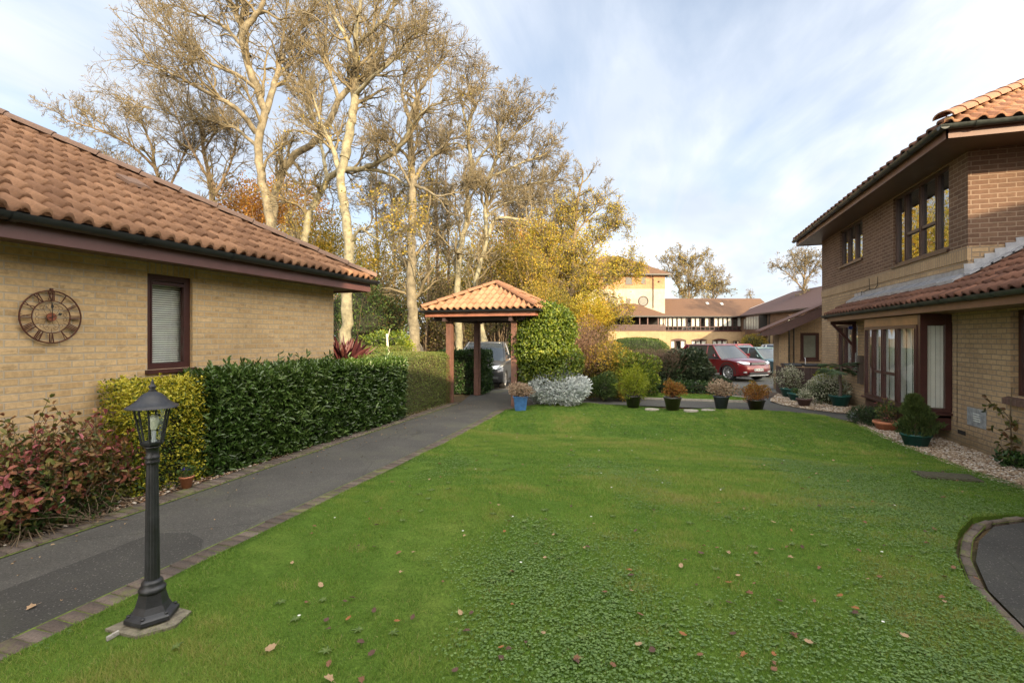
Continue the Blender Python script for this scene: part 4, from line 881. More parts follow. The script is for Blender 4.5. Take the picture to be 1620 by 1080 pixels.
# main range roof (front slope + hip to the wing)
ey, ry = -.45, 5.2; ezz, rz_ = fz(500), fz(500) + 5.65 * .50 + .1
m = MB(); m.add([(fx(1043) - 12, ey, ezz), (L2 + 4.5, ey, ezz), (L2 + 4.5, ry, rz_), (fx(1043) - 12, ry, rz_), (L2 + 4.5, ry + 5.6, ezz), (fx(1043) - 12, ry + 5.6, ezz)], [(0, 1, 2, 3), (3, 2, 4, 5)])
def fartile(name, mat, gm): pass
FT = tilemat('striped_far_tile', (.115, .066, .042), (.17, .098, .062), .15)
def addstripes(mt, sc=3.3, d=.05, rot=0, amt=.35):
    t = mt.node_tree; b = [n for n in t.nodes if n.type == 'BSDF_PRINCIPLED'][0]; ob = NN(t, 'ShaderNodeTexCoord').outputs['Object']
    mp = NN(t, 'ShaderNodeMapping', {'Vector': ob, 'Rotation': (0, 0, rot)})
    wv = NN(t, 'ShaderNodeTexWave', {'Vector': mp.outputs[0], 'Scale': sc / 2 / pi * 3.14 , 'Distortion': 0.0}, wave_type='BANDS', bands_direction='X')
    wz = NN(t, 'ShaderNodeTexWave', {'Vector': ob, 'Scale': 3.0, 'Distortion': 0.0}, wave_type='BANDS', bands_direction='Z', wave_profile='SAW')
    a = NN(t, 'ShaderNodeMath', {0: wv.outputs['Fac'], 1: wz.outputs['Fac']}, operation='ADD')
    bp = NN(t, 'ShaderNodeBump', {'Height': a.outputs[0], 'Strength': 1.0, 'Distance': d}); t.links.new(bp.outputs[0], b.inputs['Normal'])
addstripes(FT, 3.2, .035)
rf = lpart(m, 'roof', FT)
m = MB(); m.box(fx(1043), L2, -.52, -.42, ezz - .12, ezz); lpart(m, 'gutter', GUTTER)
for u in (1077 + 55, 1155):
    m = MB(); x = fx(u); y = 3.2 if u < 1140 else 3.0; z = ezz + (y - ey) * .5; m.extr([(x, y, z + .02), (x + .35, y, z + .02), (x + .35, y, z + .25), (x, y, z + .2)], (0, .5, .2)); lpart(m, 'roof_vent', WHITE, rf)
m = MB(); m.tube([(fx(1043.3), -.12, 0), (fx(1043.3), -.12, ezz)], .06, 6); m.tube([(L2 - .1, -.12, 0), (L2 - .1, -.12, ezz)], .06, 6); lpart(m, 'downpipe', GUTTER)
# balcony pavilion in front of the left part
bxa, bxb = fx(955), fx(1043) - .05; bd_ = -3.2
m = MB(); m.box(bxa, bxb, bd_, -.01, fz(535), fz(524)); m.box(bxb - .9, bxb, bd_ + .002, -.01, 0, fz(535)); m.box(bxa, bxa + 2.2, bd_ + .002, -.01, 0, fz(535)); m.box(bxb - 3.4, bxb - 2.2, bd_ + .002, -.01, 0, fz(535)); lpart(m, 'balcony_wall', B_FAR)
m = MB()
for i in range(52): x = bxa + (bxb - bxa) * i / 52; m.box(x + .015, x + (bxb - bxa) / 52 - .02, bd_ - .05, bd_ - .02, fz(524), fz(515.5))
m.box(bxa, bxb, bd_ - .08, bd_ + .0, fz(515.5), fz(514.3)); lpart(m, 'balustrade', MAROON)
for u in (957, 1003, 1015, 1031, 1042): m = MB(); x = fx(u); m.box(x - .06, x + .06, bd_, bd_ + .12, fz(514), fz(502)); lpart(m, 'post', FASCIA)
m = MB(); m.box(bxa, bxb, -.02, -.012, fz(524), fz(501)); lpart(m, 'balcony_recess', DARKIN)
ax_, az_ = fx(992), fz(475); o_ = .45; e_ = fz(501)
m = MB(); m.add([(bxa - o_, bd_ - o_, e_), (bxb + o_, bd_ - o_, e_), (bxb + o_ - .6, 1.5, e_ + 1.6), (ax_ + .8, 2.2, az_ + .4), (ax_ + .4, 1.2, az_), (bxa - o_, 1.5, e_ + .8), (bxb + o_, -.3, e_)], [(0, 1, 4), (1, 6, 4), (6, 2, 4), (0, 4, 5)]); lpart(m, 'balcony_roof', FT)
m = MB(); m.box(bxa - o_, bxb + o_, bd_ - o_ - .06, bd_ - o_ + .02, e_ - .16, e_); lpart(m, 'gutter', GUTTER)
# three storey tower
tw = empty('distant_brick_tower', (c0[0], c0[1], FG), 'three storey cream and orange brick tower with round windows rising behind the yellow tree', 'building'); tw.rotation_euler = (0, 0, TH)
tx0, tx1 = fx(905), fx(1053); T = lambda mb, n_, mt, par=None: mb.part(n_, mt, par or tw, local=True)
m = MB(); rw = [(fx(1018.6) - .68, fz(476))]
m.box(tx0, tx1, .3, 10, fz(500) - 1, fz(456.5)); T(m, 'wall', B_CREAM)
m = MB(); m.box(tx0 - .002, tx1 + .002, .297, 10, fz(456.5), fz(434)); T(m, 'upper_wall', B_FARB)
m = MB(); tc_ = (tx0 + tx1) / 2; e2 = fz(433); ov = .7
m.add([(tx0 - ov, .3 - ov, e2), (tx1 + ov, .3 - ov, e2), (tx1 + ov, 10.7, e2), (tx0 - ov, 10.7, e2), (tc_ - 1.5, 5.3, e2 + 3.4), (tc_ + 1.2, 5.3, e2 + 3.4)], [(0, 1, 5, 4), (1, 2, 5), (2, 3, 4, 5), (3, 0, 4)]); T(m, 'roof', FT)
m = MB(); m.box(tx0 - ov, tx1 + ov, .3 - ov - .05, .3 - ov + .05, e2 - .2, e2 - .02); m.box(tx1 + ov - .05, tx1 + ov + .05, .3 - ov, 10.7, e2 - .2, e2 - .02); m.box(tx0 - ov, tx1 + ov, .3 - ov, .3, e2 - .22, e2 - .2); T(m, 'gutter', GUTTER)
m = MB(); x = fx(1034); m.tube([(x - .3, -.3, e2 - .2), (x, .2, e2 - .7), (x, .22, fz(487))], .06, 6); T(m, 'downpipe', GUTTER)
for u in (1018.6, 970):
    x, z = fx(u), fz(476.0); m = MB(); n = 28; R = .68
    pts = [(x + R * cos(2 * pi * i / n), .27, z + R * sin(2 * pi * i / n)) for i in range(n + 1)]; m.tube(pts, .07, 6, caps=False); f = T(m, 'round_window', MAROON)
    g = MB(); g.extr([(x + R * cos(2 * pi * i / n), .285, z + R * sin(2 * pi * i / n)) for i in range(n)], (0, .01, 0)); T(g, 'pane', simple('net_curtained_glass', (.11, .12, .115), .15, var=.2), f)
for u0, u1, v0, v1 in ((1014.5, 1022.5, 437, 449), (990, 1001, 438, 450), (955, 970, 438, 450), (991, 998, 472, 479)):
    m = MB(); a, b_, z0, z1 = fx(u0), fx(u1), fz(v1), fz(v0); m.box(a, b_, .26, .296, z0, z0 + .08); m.box(a, b_, .26, .296, z1 - .08, z1); m.box(a, a + .09, .262, .296, z0 + .08, z1 - .08); m.box(b_ - .09, b_, .262, .296, z0 + .08, z1 - .08); f = T(m, 'window', MAROON)
    g = MB(); g.box(a, b_, .28, .29, z0, z1); T(g, 'pane', simple('dim_glass', (.06, .065, .065), .12), f)
m = MB(); x = fx(1042.5); m.box(x, x + .22, -.05, .29, fz(445.5), fz(444)); T(m, 'security_light', BLACKP)
# side wing running towards us on the right
A_, B_ = (32.9, 71.6), (29.2, 36.5); wa, wb = Vector((*W(*A_), 0)), Vector((*W(*B_), 0)); dv = (wb - wa); Lw = dv.length
wg = empty('distant_side_wing', (wa.x, wa.y, FG), 'shaded two storey brown and buff brick wing with dark roof beyond the parked cars', 'building'); wg.rotation_euler = (0, 0, atan2(dv.y, dv.x))
# local: +x towards camera, facade at y=0 facing -y ... (left of +x is +y)
T = lambda mb, n_, mt, par=None: mb.part(n_, mt, par or wg, local=True)
sd = 1 if (Vector((-dv.y, dv.x, 0)).dot(Vector((-1, 0, 0))) < 0) else -1      # y direction pointing into the building
def bx2(m, x0, x1, y0, y1, z0, z1): m.box(x0, x1, min(sd * y0, sd * y1), max(sd * y0, sd * y1), z0, z1)
EH = 4.95
m = MB(); bx2(m, 0, Lw, 0, 9, 0, 2.7); T(m, 'wall', B_FAR); m = MB(); bx2(m, 0, Lw, .002, 8.99, 2.7, EH); T(m, 'upper_wall', B_BROWN)
m = MB(); q = lambda x, y, z: (x, sd * y, z)
m.add([q(-3.2, -.5, EH), q(Lw + .5, -.5, EH), q(Lw + .5, 6.3, EH + 3.3), q(2.2, 6.3, EH + 3.3), q(Lw + .5, 13, EH), q(2, 13, EH)], [(0, 1, 2, 3), (3, 2, 4, 5)])
FTD = tilemat('striped_dark_tile', (.10, .060, .055), (.155, .095, .085), .1); addstripes(FTD, 3.0, .025, pi / 2); T(m, 'roof', FTD)
m = MB(); m.add([q(-3.4, -.5, EH + .05), q(-2.9, -.5, EH + .05), q(2.5, 6.3, EH + 3.36), q(2.0, 6.3, EH + 3.36)], [(0, 1, 2, 3)]); T(m, 'flashing', simple('white_lead', (.62, .60, .60), .5))
m = MB(); bx2(m, -1, Lw + .5, -.58, -.46, EH - .14, EH + .02); bx2(m, -1, Lw + .5, -.46, 0, EH - .2, EH - .18); T(m, 'gutter', GUTTER)
def wwin(x0, x1, z0, z1, n, y=0.0, bl=True):
    m = MB(); bx2(m, x0, x1, y - .04, y - .002, z0, z0 + .08); bx2(m, x0, x1, y - .04, y - .002, z1 - .08, z1)
    for i in range(n + 1): c = x0 + (x1 - x0) * i / n; bx2(m, c - .05, c + .05, y - .045, y - .002, z0 + .08, z1 - .08)
    f = T(m, 'window', MAROON); g = MB(); bx2(g, x0, x1, y - .02, y - .01, z0, z1); T(g, 'pane', GLASSR if not bl else simple('pale_blind_glass', (.35, .36, .33), .15, var=.3, vscale=3), f)  # panes with blinds get one pale glass colour
wwin(1.5, 3.2, 3.0, 4.6, 2); wwin(1.6, 3.0, 1.0, 2.3, 2); wwin(15.5, 19.5, 3.3, 4.6, 4, 0, False); wwin(21.5, 27.5, 3.5, 4.6, 6, 0, False); wwin(11.5, 13, .9, 2.3, 2); wwin(18, 21, .9, 2.3, 3)
m = MB(); bx2(m, 5.2, 9.8, -1.1, -.01, 2.0, 2.9); T(m, 'oriel_base', MAROON); m = MB(); bx2(m, 5.3, 9.7, -1.0, -.01, 2.9, 4.7); T(m, 'oriel_window', DARKIN)
wwin(5.3, 9.7, 2.9, 4.7, 5, -1.0); wwin(5.6, 8.8, .4, 2.0, 3)
m = MB(); m.tube([q(10.5, -.1, 0), q(10.5, -.1, EH - .2)], .06, 6); m.tube([q(.3, -.1, 0), q(.3, -.1, EH - .2)], .06, 6); T(m, 'downpipe', GUTTER)

# ================================================================ unseen buildings behind the viewpoint, shaped to shade the lawn
def block(name, label, c, half, rz, h, rh, mat):
    o = empty(name, (*c, 0), label, 'building'); o.rotation_euler = (0, 0, rz); hx, hy = half
    m = MB(); m.box(-hx, hx, -hy, hy, 0, h); m.part('wall', mat, o, local=True)
    m = MB(); e = .45; s = hx - hy if hx > hy else 0; m.add([(-hx - e, -hy - e, h), (hx + e, -hy - e, h), (hx + e, hy + e, h), (-hx - e, hy + e, h), (-s, 0, h + rh), (s, 0, h + rh)], [(0, 1, 5, 4), (1, 2, 5), (2, 3, 4, 5), (3, 0, 4), (0, 3, 2, 1)]); m.part('roof', T_RIGHT, o, local=True)
    for k in range(2 if h < 7 else 3):
        for x in np.arange(-hx + 1.2, hx - 1.5, 2.6):
            for sgn in (-1, 1):
                m = MB(); y = sgn * (hy + .01); m.box(x, x + 1.3, min(y, y + sgn * .03), max(y, y + sgn * .03), 1 + 2.6 * k, 2.1 + 2.6 * k); f = m.part('window', MAROON, o, local=True)
                g = MB(); y2 = y + sgn * .032; g.box(x + .08, x + 1.22, min(y2, y2 + sgn * .004), max(y2, y2 + sgn * .004), 1.08 + 2.6 * k, 2.02 + 2.6 * k); g.part('pane', CARGLASS, f, local=True)
    return o
block('unseen_tower_block', 'unseen three storey buff brick block shading the lawn from behind the viewpoint', (4.0, -9.6), (4.0, 3.6), 0, 9.9, 2.6, B_LEFT)
block('unseen_cottage_block', 'unseen two storey brown brick block shading the garden from behind right', (12.4, -0.2), (9.0, 4.0), rad(45), 5.5, 2.45, B_BROWN)

# ================================================================ lamp post
lx, ly = G(241, 977, 0.03); LZ = .045
lp = empty('garden_lamp', (lx, ly, LZ), 'black cast lamp post with clear glass lantern standing on the lawn edge', 'lamp post')
def reg(m, prof, n=8, rot=pi / 8, smooth=False): m.lathe([(r, z + LZ) for r, z in prof], (lx, ly, 0), n, smooth, rot=rot)
m = MB(); reg(m, [(.0, 0), (.140, 0), (.140, .022), (.130, .030), (.104, .045), (.086, .08), (.074, .125), (.066, .160), (.0, .160)], 6, 0)
m.lathe([(.0, .155 + LZ), (.070, .155 + LZ), (.073, .172 + LZ), (.066, .184 + LZ), (.054, .192 + LZ), (.058, .207 + LZ), (.053, .220 + LZ), (.042, .228 + LZ), (0, .228 + LZ)], (lx, ly, 0), 24)
for a in (0, 1, 2, 3, 4, 5):
    aa = a * pi / 3; m.lathe([(0, .03 + LZ), (.011, .03 + LZ), (.011, .044 + LZ), (0, .046 + LZ)], (lx + .116 * cos(aa), ly + .116 * sin(aa), 0), 8)
m.part('base', BLACKP, lp)
m = MB(); n = 32; prof = []
vs = []; zs_ = [.22, .5, .75, .96]; rs_ = [.040, .037, .034, .031]
for z, r in zip(zs_, rs_):
    for i in range(n): a = 2 * pi * i / n; rr = r * (1 - .07 * (i % 2)); vs.append((lx + rr * cos(a), ly + rr * sin(a), LZ + z))
m.add(vs, [(j * n + i, j * n + (i + 1) % n, (j + 1) * n + (i + 1) % n, (j + 1) * n + i) for j in range(3) for i in range(n)])
m.lathe([(.031, .93 + LZ), (.038, .935 + LZ), (.040, .947 + LZ), (.034, .955 + LZ), (.039, .965 + LZ), (.039, .975 + LZ), (.033, .983 + LZ), (.033, 1.025 + LZ), (.046, 1.035 + LZ), (.030, 1.04 + LZ)], (lx, ly, 0), 24); m.part('post', BLACKP, lp)
# lantern cage: hexagonal, flaring upwards
z0, z1, r0, r1 = 1.045, 1.285, .056, .100
lan = MB(); reg(lan, [(0, 1.03), (.036, 1.035), (r0 + .006, 1.052), (r0 + .010, 1.066), (r0, 1.068), (0, 1.066)], 6, pi / 6 * .4)
for a in range(6):
    aa = a * pi / 3 + pi / 6 * .4; lan.tube([(lx + r0 * cos(aa), ly + r0 * sin(aa), LZ + 1.06), (lx + r1 * cos(aa), ly + r1 * sin(aa), LZ + z1 + .01)], .0062, 6)
    ab = aa + pi / 3; lan.tube([(lx + r1 * cos(aa), ly + r1 * sin(aa), LZ + z1), (lx + r1 * cos(ab), ly + r1 * sin(ab), LZ + z1)], .006, 6)
lo = lan.part('lantern', BLACKP, lp)
m = MB()
for a in range(6):
    a0, a1 = a * pi / 3 + pi / 6 * .4, (a + 1) * pi / 3 + pi / 6 * .4; m.quad((lx + r0 * cos(a0), ly + r0 * sin(a0), LZ + 1.066), (lx + r0 * cos(a1), ly + r0 * sin(a1), LZ + 1.066), (lx + r1 * cos(a1), ly + r1 * sin(a1), LZ + z1), (lx + r1 * cos(a0), ly + r1 * sin(a0), LZ + z1))
m.part('pane', glassmat('lantern_glass', 1.35), lo)
m = MB(); n = 48; vs = []; rp = [(.142, 1.274, 1), (.140, 1.283, 1), (.112, 1.296, .6), (.086, 1.316, .4), (.066, 1.342, .3), (.046, 1.360, .2), (.024, 1.370, 0), (.017, 1.378, 0)]
for r, z, f_ in rp:
    for i in range(n):
        a = 2 * pi * i / n; hexf = 1 / cos(((a - pi / 6 * .4) % (pi / 3)) - pi / 6) * cos(pi / 6); rr = r * (1 - f_ * .5 * (1 - hexf) + .03 * f_ * abs(sin(a * 9))); vs.append((lx + rr * cos(a), ly + rr * sin(a), LZ + z))
m.add(vs, [(j * n + i, j * n + (i + 1) % n, (j + 1) * n + (i + 1) % n, (j + 1) * n + i) for j in range(len(rp) - 1) for i in range(n)], True); m.disc((lx, ly, LZ + 1.276), .13, 24)
ro = m.part('lantern_roof', BLACKP, lo)
m = MB(); m.lathe([(.016, 1.372 + LZ), (.022, 1.378 + LZ), (.013, 1.386 + LZ), (.020, 1.396 + LZ), (.017, 1.408 + LZ), (.008, 1.420 + LZ), (.010, 1.428 + LZ), (.004, 1.440 + LZ), (.0, 1.452 + LZ)], (lx, ly, 0), 16); m.part('finial', BLACKP, lp)
m = MB(); m.lathe([(0, 1.135 + LZ), (.014, 1.137 + LZ), (.016, 1.145 + LZ), (.024, 1.17 + LZ), (.029, 1.195 + LZ), (.026, 1.215 + LZ), (.014, 1.228 + LZ), (0, 1.231 + LZ)], (lx + .012, ly, 0), 20); m.part('bulb', simple('opal_bulb', (.75, .74, .66), .25, var=.03), lo); m = MB(); m.lathe([(.018, 1.067 + LZ), (.016, 1.075 + LZ), (.012, 1.08 + LZ), (.0125, 1.135 + LZ), (0, 1.136 + LZ)], (lx + .012, ly, 0), 14); m.part('bulb_holder', simple('pale_holder', (.3, .31, .33), .4), lo)
m = MB(); m.prism([(lx - .15, ly - .17), (lx + .10, ly - .17), (lx + .21, ly - .02), (lx + .16, ly + .13), (lx - .10, ly + .14)], 0.0, LZ - .012); m.top('concrete_pad', simple('dirty_concrete', (.17, .15, .11), .9, var=.5, vscale=25, bump=.9, bscale=60), (lx, ly, 0), 'worn concrete slab under the black lamp post', 'slab')
cxp, cyp = G(180, 1005, 0.03); m = MB(); m.prism([(cxp - .010, cyp - .035), (cxp + .006, cyp - .038), (cxp + .002, cyp + .03), (cxp - .014, cyp + .032)], .02, .043); m.top('stone_chip', simple('white_stone', (.34, .32, .29), .8, var=.4, vscale=60), (cxp, cyp, .03), 'small whitish stone chip in the grass left of the lamp base', 'stone')

# ================================================================ stepping stones, manhole
SS = 'flat round stones between the pots at the lawn edge'
for (u, v, L) in ((1031, 646.5, 'flat pale stepping stone between the two leftmost dark pots'), (1093, 648.5, 'flat pale stepping stone just right of the orange leaved pot'), (1121, 648, 'flat pale stepping stone just left of the tall slate pot')):
    x, y = G(u, v, .04); m = MB(); r = .17; n = 14; pr_ = [(x + r * cos(2 * pi * i / n) * random.uniform(.9, 1.08), y + .8 * r * sin(2 * pi * i / n) * random.uniform(.9, 1.05)) for i in range(n)]
    m.prism(pr_, .0, .046); m.top('stepping_stone', CONC, (x, y, 0), L, 'stone', SS, bevel=.01)
mx_, my_ = G(1497, 750, .06); m = MB(); m.box(mx_ - .30, mx_ + .30, my_ - .16, my_ + .16, .0, float(lawn_h(mx_, my_)) + .022); m.box(mx_ - .26, mx_ + .26, my_ - .12, my_ + .12, .02, float(lawn_h(mx_, my_)) + .027)
m.top('drain_cover', simple('mossy_iron', (.06, .055, .03), .9, var=.5, vscale=20, bump=.8), (mx_, my_, 0), 'mossy sunken drain cover in the lawn near the right wall', 'drain cover')
px, py = G(1382, 648, .02); m = MB(); m.prism([(3.75, 12.55), (4.4, 12.3), (4.44, 13.1), (3.95, 13.2)], .0, .035); m.top('paving_slab', simple('grey_slab', (.26, .27, .28), .8, var=.2, vscale=10), (4.1, 12.8, 0), 'grey paving slab at the corner of the bay window', 'slab')

# ================================================================ cars
def carpaint(name, col, metal=.3):
    m, t, b, out = newmat(name); b.inputs['Base Color'].default_value = (*col, 1); b.inputs['Metallic'].default_value = metal; b.inputs['Roughness'].default_value = .28
    b.inputs['Coat Weight'].default_value = .8; b.inputs['Coat Roughness'].default_value = .04; MATS[name] = m; return m
LAMPG = simple('headlamp', (.55, .58, .6), .1, metal=.6, var=.3, vscale=40)
TRIMB = simple('black_trim', (.018, .018, .02), .5); PLATE = simple('white_plate', (.75, .75, .70), .4, var=.03); SILV = simple('silver_trim', (.45, .46, .47), .3, metal=.8)
def car(name, label, pos, heading, paint, L=4.3, Wd=1.85, H=1.55, zb=1.0, wr=.34, rimr=.24, plate=None, nose=.80, ws=(.95, .30), rear=(-.55, -.15), suv=False, group='cars parked in the car park'):
    """side silhouette with wheel arches lofted across the width, glazed cabin above; ws = windscreen base / top x, rear = tailgate base / top offsets from the tail"""
    x, y = pos; z = gh(x, y); o = empty(name, (x, y, z), label, 'car', group, heading); hw = Wd / 2; h = L / 2; fx_, rx_ = h - .86, -h + .80; ar = wr + .055
    def arch(cx): return [(cx + ar * cos(a), max(.24, wr + ar * sin(a))) for a in [(-.28 + (pi + .56) * i / 14) for i in range(15)]][::-1]
    top = [(h - .02, .36), (h, .50), (h - .01, .62), (h - .05, nose - .10), (h - .16, nose), (h - .45, nose + .07), (h - .85, nose + .12), (ws[0], zb - .02), (ws[0] - .35, zb), (0, zb), (-h + .9, zb + .02), (-h + .35, zb + .02), (-h + .12, zb - .04), (-h + .03, zb - .22), (-h, .58), (-h + .03, .38), (-h + .15, .26)]
    bot = arch(rx_)[::1]; bot = [(rx_ - ar - .02, .25)] + bot + [(rx_ + ar + .05, .22), (fx_ - ar - .05, .22)] + arch(fx_) + [(fx_ + ar + .02, .25), (h - .12, .27)]
    ring = top + bot; n = len(ring)
    def lay(t, ins=0.0):
        out = []
        for (px, pz) in ring:
            ends = (abs(px) / h) ** 5; X = px - math.copysign(.22 * t ** 3 * ends, px); Zt = pz - (.075 * t ** 4 if pz > .62 else 0); X -= math.copysign(ins, px) if abs(px) > h - .3 else 0
            out.append((X, Zt - (ins if pz > .62 else 0)))
        return out
    ts = [0, .45, .75, .90, .975, 1.0]; V = []; Fc = []
    ys = []
    for sg in (1, -1):
        base = len(V)
        for t in ts:
            bulge = hw * t; V += [(a, sg * bulge, b_) for a, b_ in lay(t)]
        for i in range(len(ts) - 1):
            for k in range(n): a = base + i * n + k; b_ = base + i * n + (k + 1) % n; Fc.append((a, b_, b_ + n, a + n))
        last = base + (len(ts) - 1) * n; Fc.append(tuple(range(last, last + n)))
    m = MB(); m.add(V, Fc, False); bo = m.part('body', paint, o, True)
    for p in bo.data.polygons: p.use_smooth = len(p.vertices) == 4
    bo.data.set_sharp_from_angle(angle=rad(32))
    # cabin glass
    rb_, rt_ = -h - rear[0] * 0 + .10, -h - rear[0]; wb0, wt0 = ws; bw, tw_ = hw * .93, hw * .70
    xs_b, xs_t = [wb0 - .02, wb0 - .30, 0, -h + .9, rb_ + .05], [wt0, wt0 - .12, -.1, -h + .9 - .1, rt_]
    def cab(inset=0, zt=H - .035):
        Vb = []
        for k, (zf) in enumerate((0, .33, .66, 1)):
            f = zf; bulge = .025 * sin(pi * f)
            pts = []
            for sg in (1, -1):
                xs = [xb * (1 - f) + xt * f for xb, xt in zip(xs_b, xs_t)]; w_ = bw * (1 - f) + tw_ * f + bulge - inset
                row = [(xs[0] - .0, sg * w_ * .80), (xs[0] - .10, sg * w_), (xs[2], sg * w_), (xs[3], sg * w_), (xs[4] + .08, sg * w_ * .97), (xs[4], sg * w_ * .80)]
                pts += row if sg == 1 else row[::-1]
            zc = zb - .06 + (zt - zb + .06) * f; Vb += [(a, b_, zc) for a, b_ in pts]
        return Vb
    Vg = cab(); k = 12; Fg = [(i * k + j, i * k + (j + 1) % k, (i + 1) * k + (j + 1) % k, (i + 1) * k + j) for i in range(3) for j in range(k)] + [tuple(range(3 * k, 4 * k))]
    m = MB(); m.add(Vg, Fg, True); g_ = m.part('window', CARGLASS, o, True); g_.data.set_sharp_from_angle(angle=rad(40))
    # roof shell
    T_ = Vg[3 * k:]; cxr = sum(p[0] for p in T_) / k; m = MB()
    r0 = [(cxr + (p[0] - cxr) * 1.03, p[1] * 1.05, H - .05) for p in T_]; r1 = [(cxr + (p[0] - cxr) * 1.0, p[1] * .98, H - .018) for p in T_]; r2 = [(cxr + (p[0] - cxr) * .8, p[1] * .75, H) for p in T_]
    m.add(r0 + r1 + r2, [(i * k + j, i * k + (j + 1) % k, (i + 1) * k + (j + 1) % k, (i + 1) * k + j) for i in (0, 1) for j in range(k)] + [tuple(range(2 * k, 3 * k)), tuple(range(k))[::-1]], True); m.part('roof', paint, o, True)
    m = MB()
    for sg in (1, -1):
        def gp(j, f): 
            a = [Vector(Vg[i * k + j]) for i in range(4)]; return a[0] * (1 - f) + a[3] * f
        for j in ((1, 4, 2, 3) if sg == 1 else (10, 7, 9, 8)):
            m = MB(); m.tube([Vector(Vg[i * k + j]) for i in range(4)], .045 if j in (1, 10) else .085 if j in (4, 7) else .032, 6); m.part('pillar', paint, o, True)
    for ax in (fx_, rx_):
        for sg in (-1, 1):
            yy = sg * (hw - .125); M = Matrix.Translation((ax, yy, wr)) @ Matrix.Rotation(-pi / 2 * sg, 4, 'X')
            m = MB(); m.lathe([(rimr, .10), (wr * .93, .115), (wr, .08), (wr, -.08), (wr * .93, -.11), (rimr, -.10)], (0, 0, 0), 28); m.v = [tuple(M @ Vector(p)) for p in m.v]; wh = m.part('wheel', BLACKR, o, True)
            m = MB(); m.lathe([(rimr, .10), (rimr * .93, .105), (rimr * .9, .03)], (0, 0, 0), 28); m.lathe([(0, .10), (.06, .095), (.065, .03)], (0, 0, 0), 12)
            for q in range(10):
                R = Matrix.Rotation(2 * pi * q / 10, 4, 'Z'); vs = [tuple(R @ Vector(p)) for p in ((.05, -.024, .092), (rimr * .93, -.015, .10), (rimr * .93, .015, .10), (.05, .024, .092), (.05, -.024, .05), (rimr * .93, -.015, .05), (rimr * .93, .015, .05), (.05, .024, .05))]; m.add(vs, [(0, 1, 2, 3), (0, 4, 5, 1), (3, 2, 6, 7)])
            m.v = [tuple(M @ Vector(p)) for p in m.v]; m.part('rim', CHROME, wh, True)
            m = MB(); m.lathe([(0, .02), (rimr, .02)], (0, 0, 0), 24); m.v = [tuple(M @ Vector(p)) for p in m.v]; m.part('brake_disc', TRIMB, wh, True)
            if suv:
                m = MB(); ro_, ri_ = ar + .045, ar - .005; yq = sg * (hw + .004)
                for i in range(14):
                    a, b_ = -.1 + (pi + .2) * i / 14, -.1 + (pi + .2) * (i + 1) / 14; pf = lambda R, t_, yy_: (ax + R * cos(t_), yy_, max(.25, wr + R * sin(t_)))
                    m.add([pf(ro_, a, yq), pf(ro_, b_, yq), pf(ri_, b_, yq), pf(ri_, a, yq), pf(ri_, b_, yq - sg * .05), pf(ri_, a, yq - sg * .05)], [(0, 1, 2, 3), (3, 2, 4, 5)])
                m.part('wheel_arch', TRIMB, o, True)
    m = MB(); m.box(-h + .3, h - .3, -hw * .8, hw * .8, .20, .30); m.part('underbody', TRIMB, o, True)
    for sg in (-1, 1):
        def nf(yy_, pull=0): t = min(1, abs(yy_) / hw); return h - .22 * t ** 3 - .03 - pull
        m = MB(); zq = nose - .09
        m.extr([(nf(hw * .50), sg * hw * .50, zq - .055), (nf(hw * .75), sg * hw * .75, zq - .045), (nf(hw * .93) - .02, sg * hw * .93, zq + .01), (nf(hw) - .16, sg * hw * .985, zq + .08), (nf(hw * .85) - .12, sg * hw * .86, zq + .085), (nf(hw * .5) - .05, sg * hw * .50, zq + .04)], (.030, sg * .018, .008)); m.part('headlight', LAMPG, o, True, bevel=.006)
        m = MB(); m.extr([(ws[0] - .42, sg * hw * .96, zb + .02), (ws[0] - .30, sg * hw * .98, zb + .02), (ws[0] - .26, sg * (hw + .17), zb + .06), (ws[0] - .28, sg * (hw + .17), zb + .17), (ws[0] - .36, sg * (hw + .02), zb + .17)], (-.09, 0, 0)); m.part('wing_mirror', paint, o, True, bevel=.015)
        m = MB(); m.box(nf(hw * .72) - .03, nf(hw * .72) + .035, sg * hw * .72 - .10, sg * hw * .72 + .10, .40, .46); m.part('fog_lamp', LAMPG, o, True)
        m = MB(); m.box(-h + .78 + ar + .02, fx_ - ar - .02, sg * hw - .012, sg * hw + .012, .24, .33); m.part('sill', SILV if suv else TRIMB, o, True)
        m = MB()
        for xd in (.62, -.28): m.box(xd - .004, xd + .004, sg * hw - .004, sg * hw + .0015, .36, zb - .10)
        m.part('door_gap', TRIMB, o, True)
        for xd in (.0, -.75): m = MB(); m.box(xd - .09, xd + .09, sg * hw - .003, sg * hw + .028, zb - .17, zb - .14); m.part('door_handle', paint, o, True)
    m = MB(); zf = nose - .10; m.box(h - .10, h + .006, -hw * .48, hw * .48, zf - .05, zf + .04); g2 = m.part('grille', TRIMB, o, True)
    m = MB()
    for r in range(2): m.box(h - .005, h + .016, -hw * .47, hw * .47, zf - .032 + r * .038, zf - .018 + r * .038)
    m.part('grille_bar', SILV, g2, True)
    m = MB(); m.box(h - .10, h + .006, -hw * .55, hw * .55, .33, .42); m.part('bumper_intake', TRIMB, o, True)
    m = MB(); m.box(h - .10, h + .012, -hw * .60, hw * .60, .26, .30); m.part('skid_plate', SILV, o, True, bevel=.01)
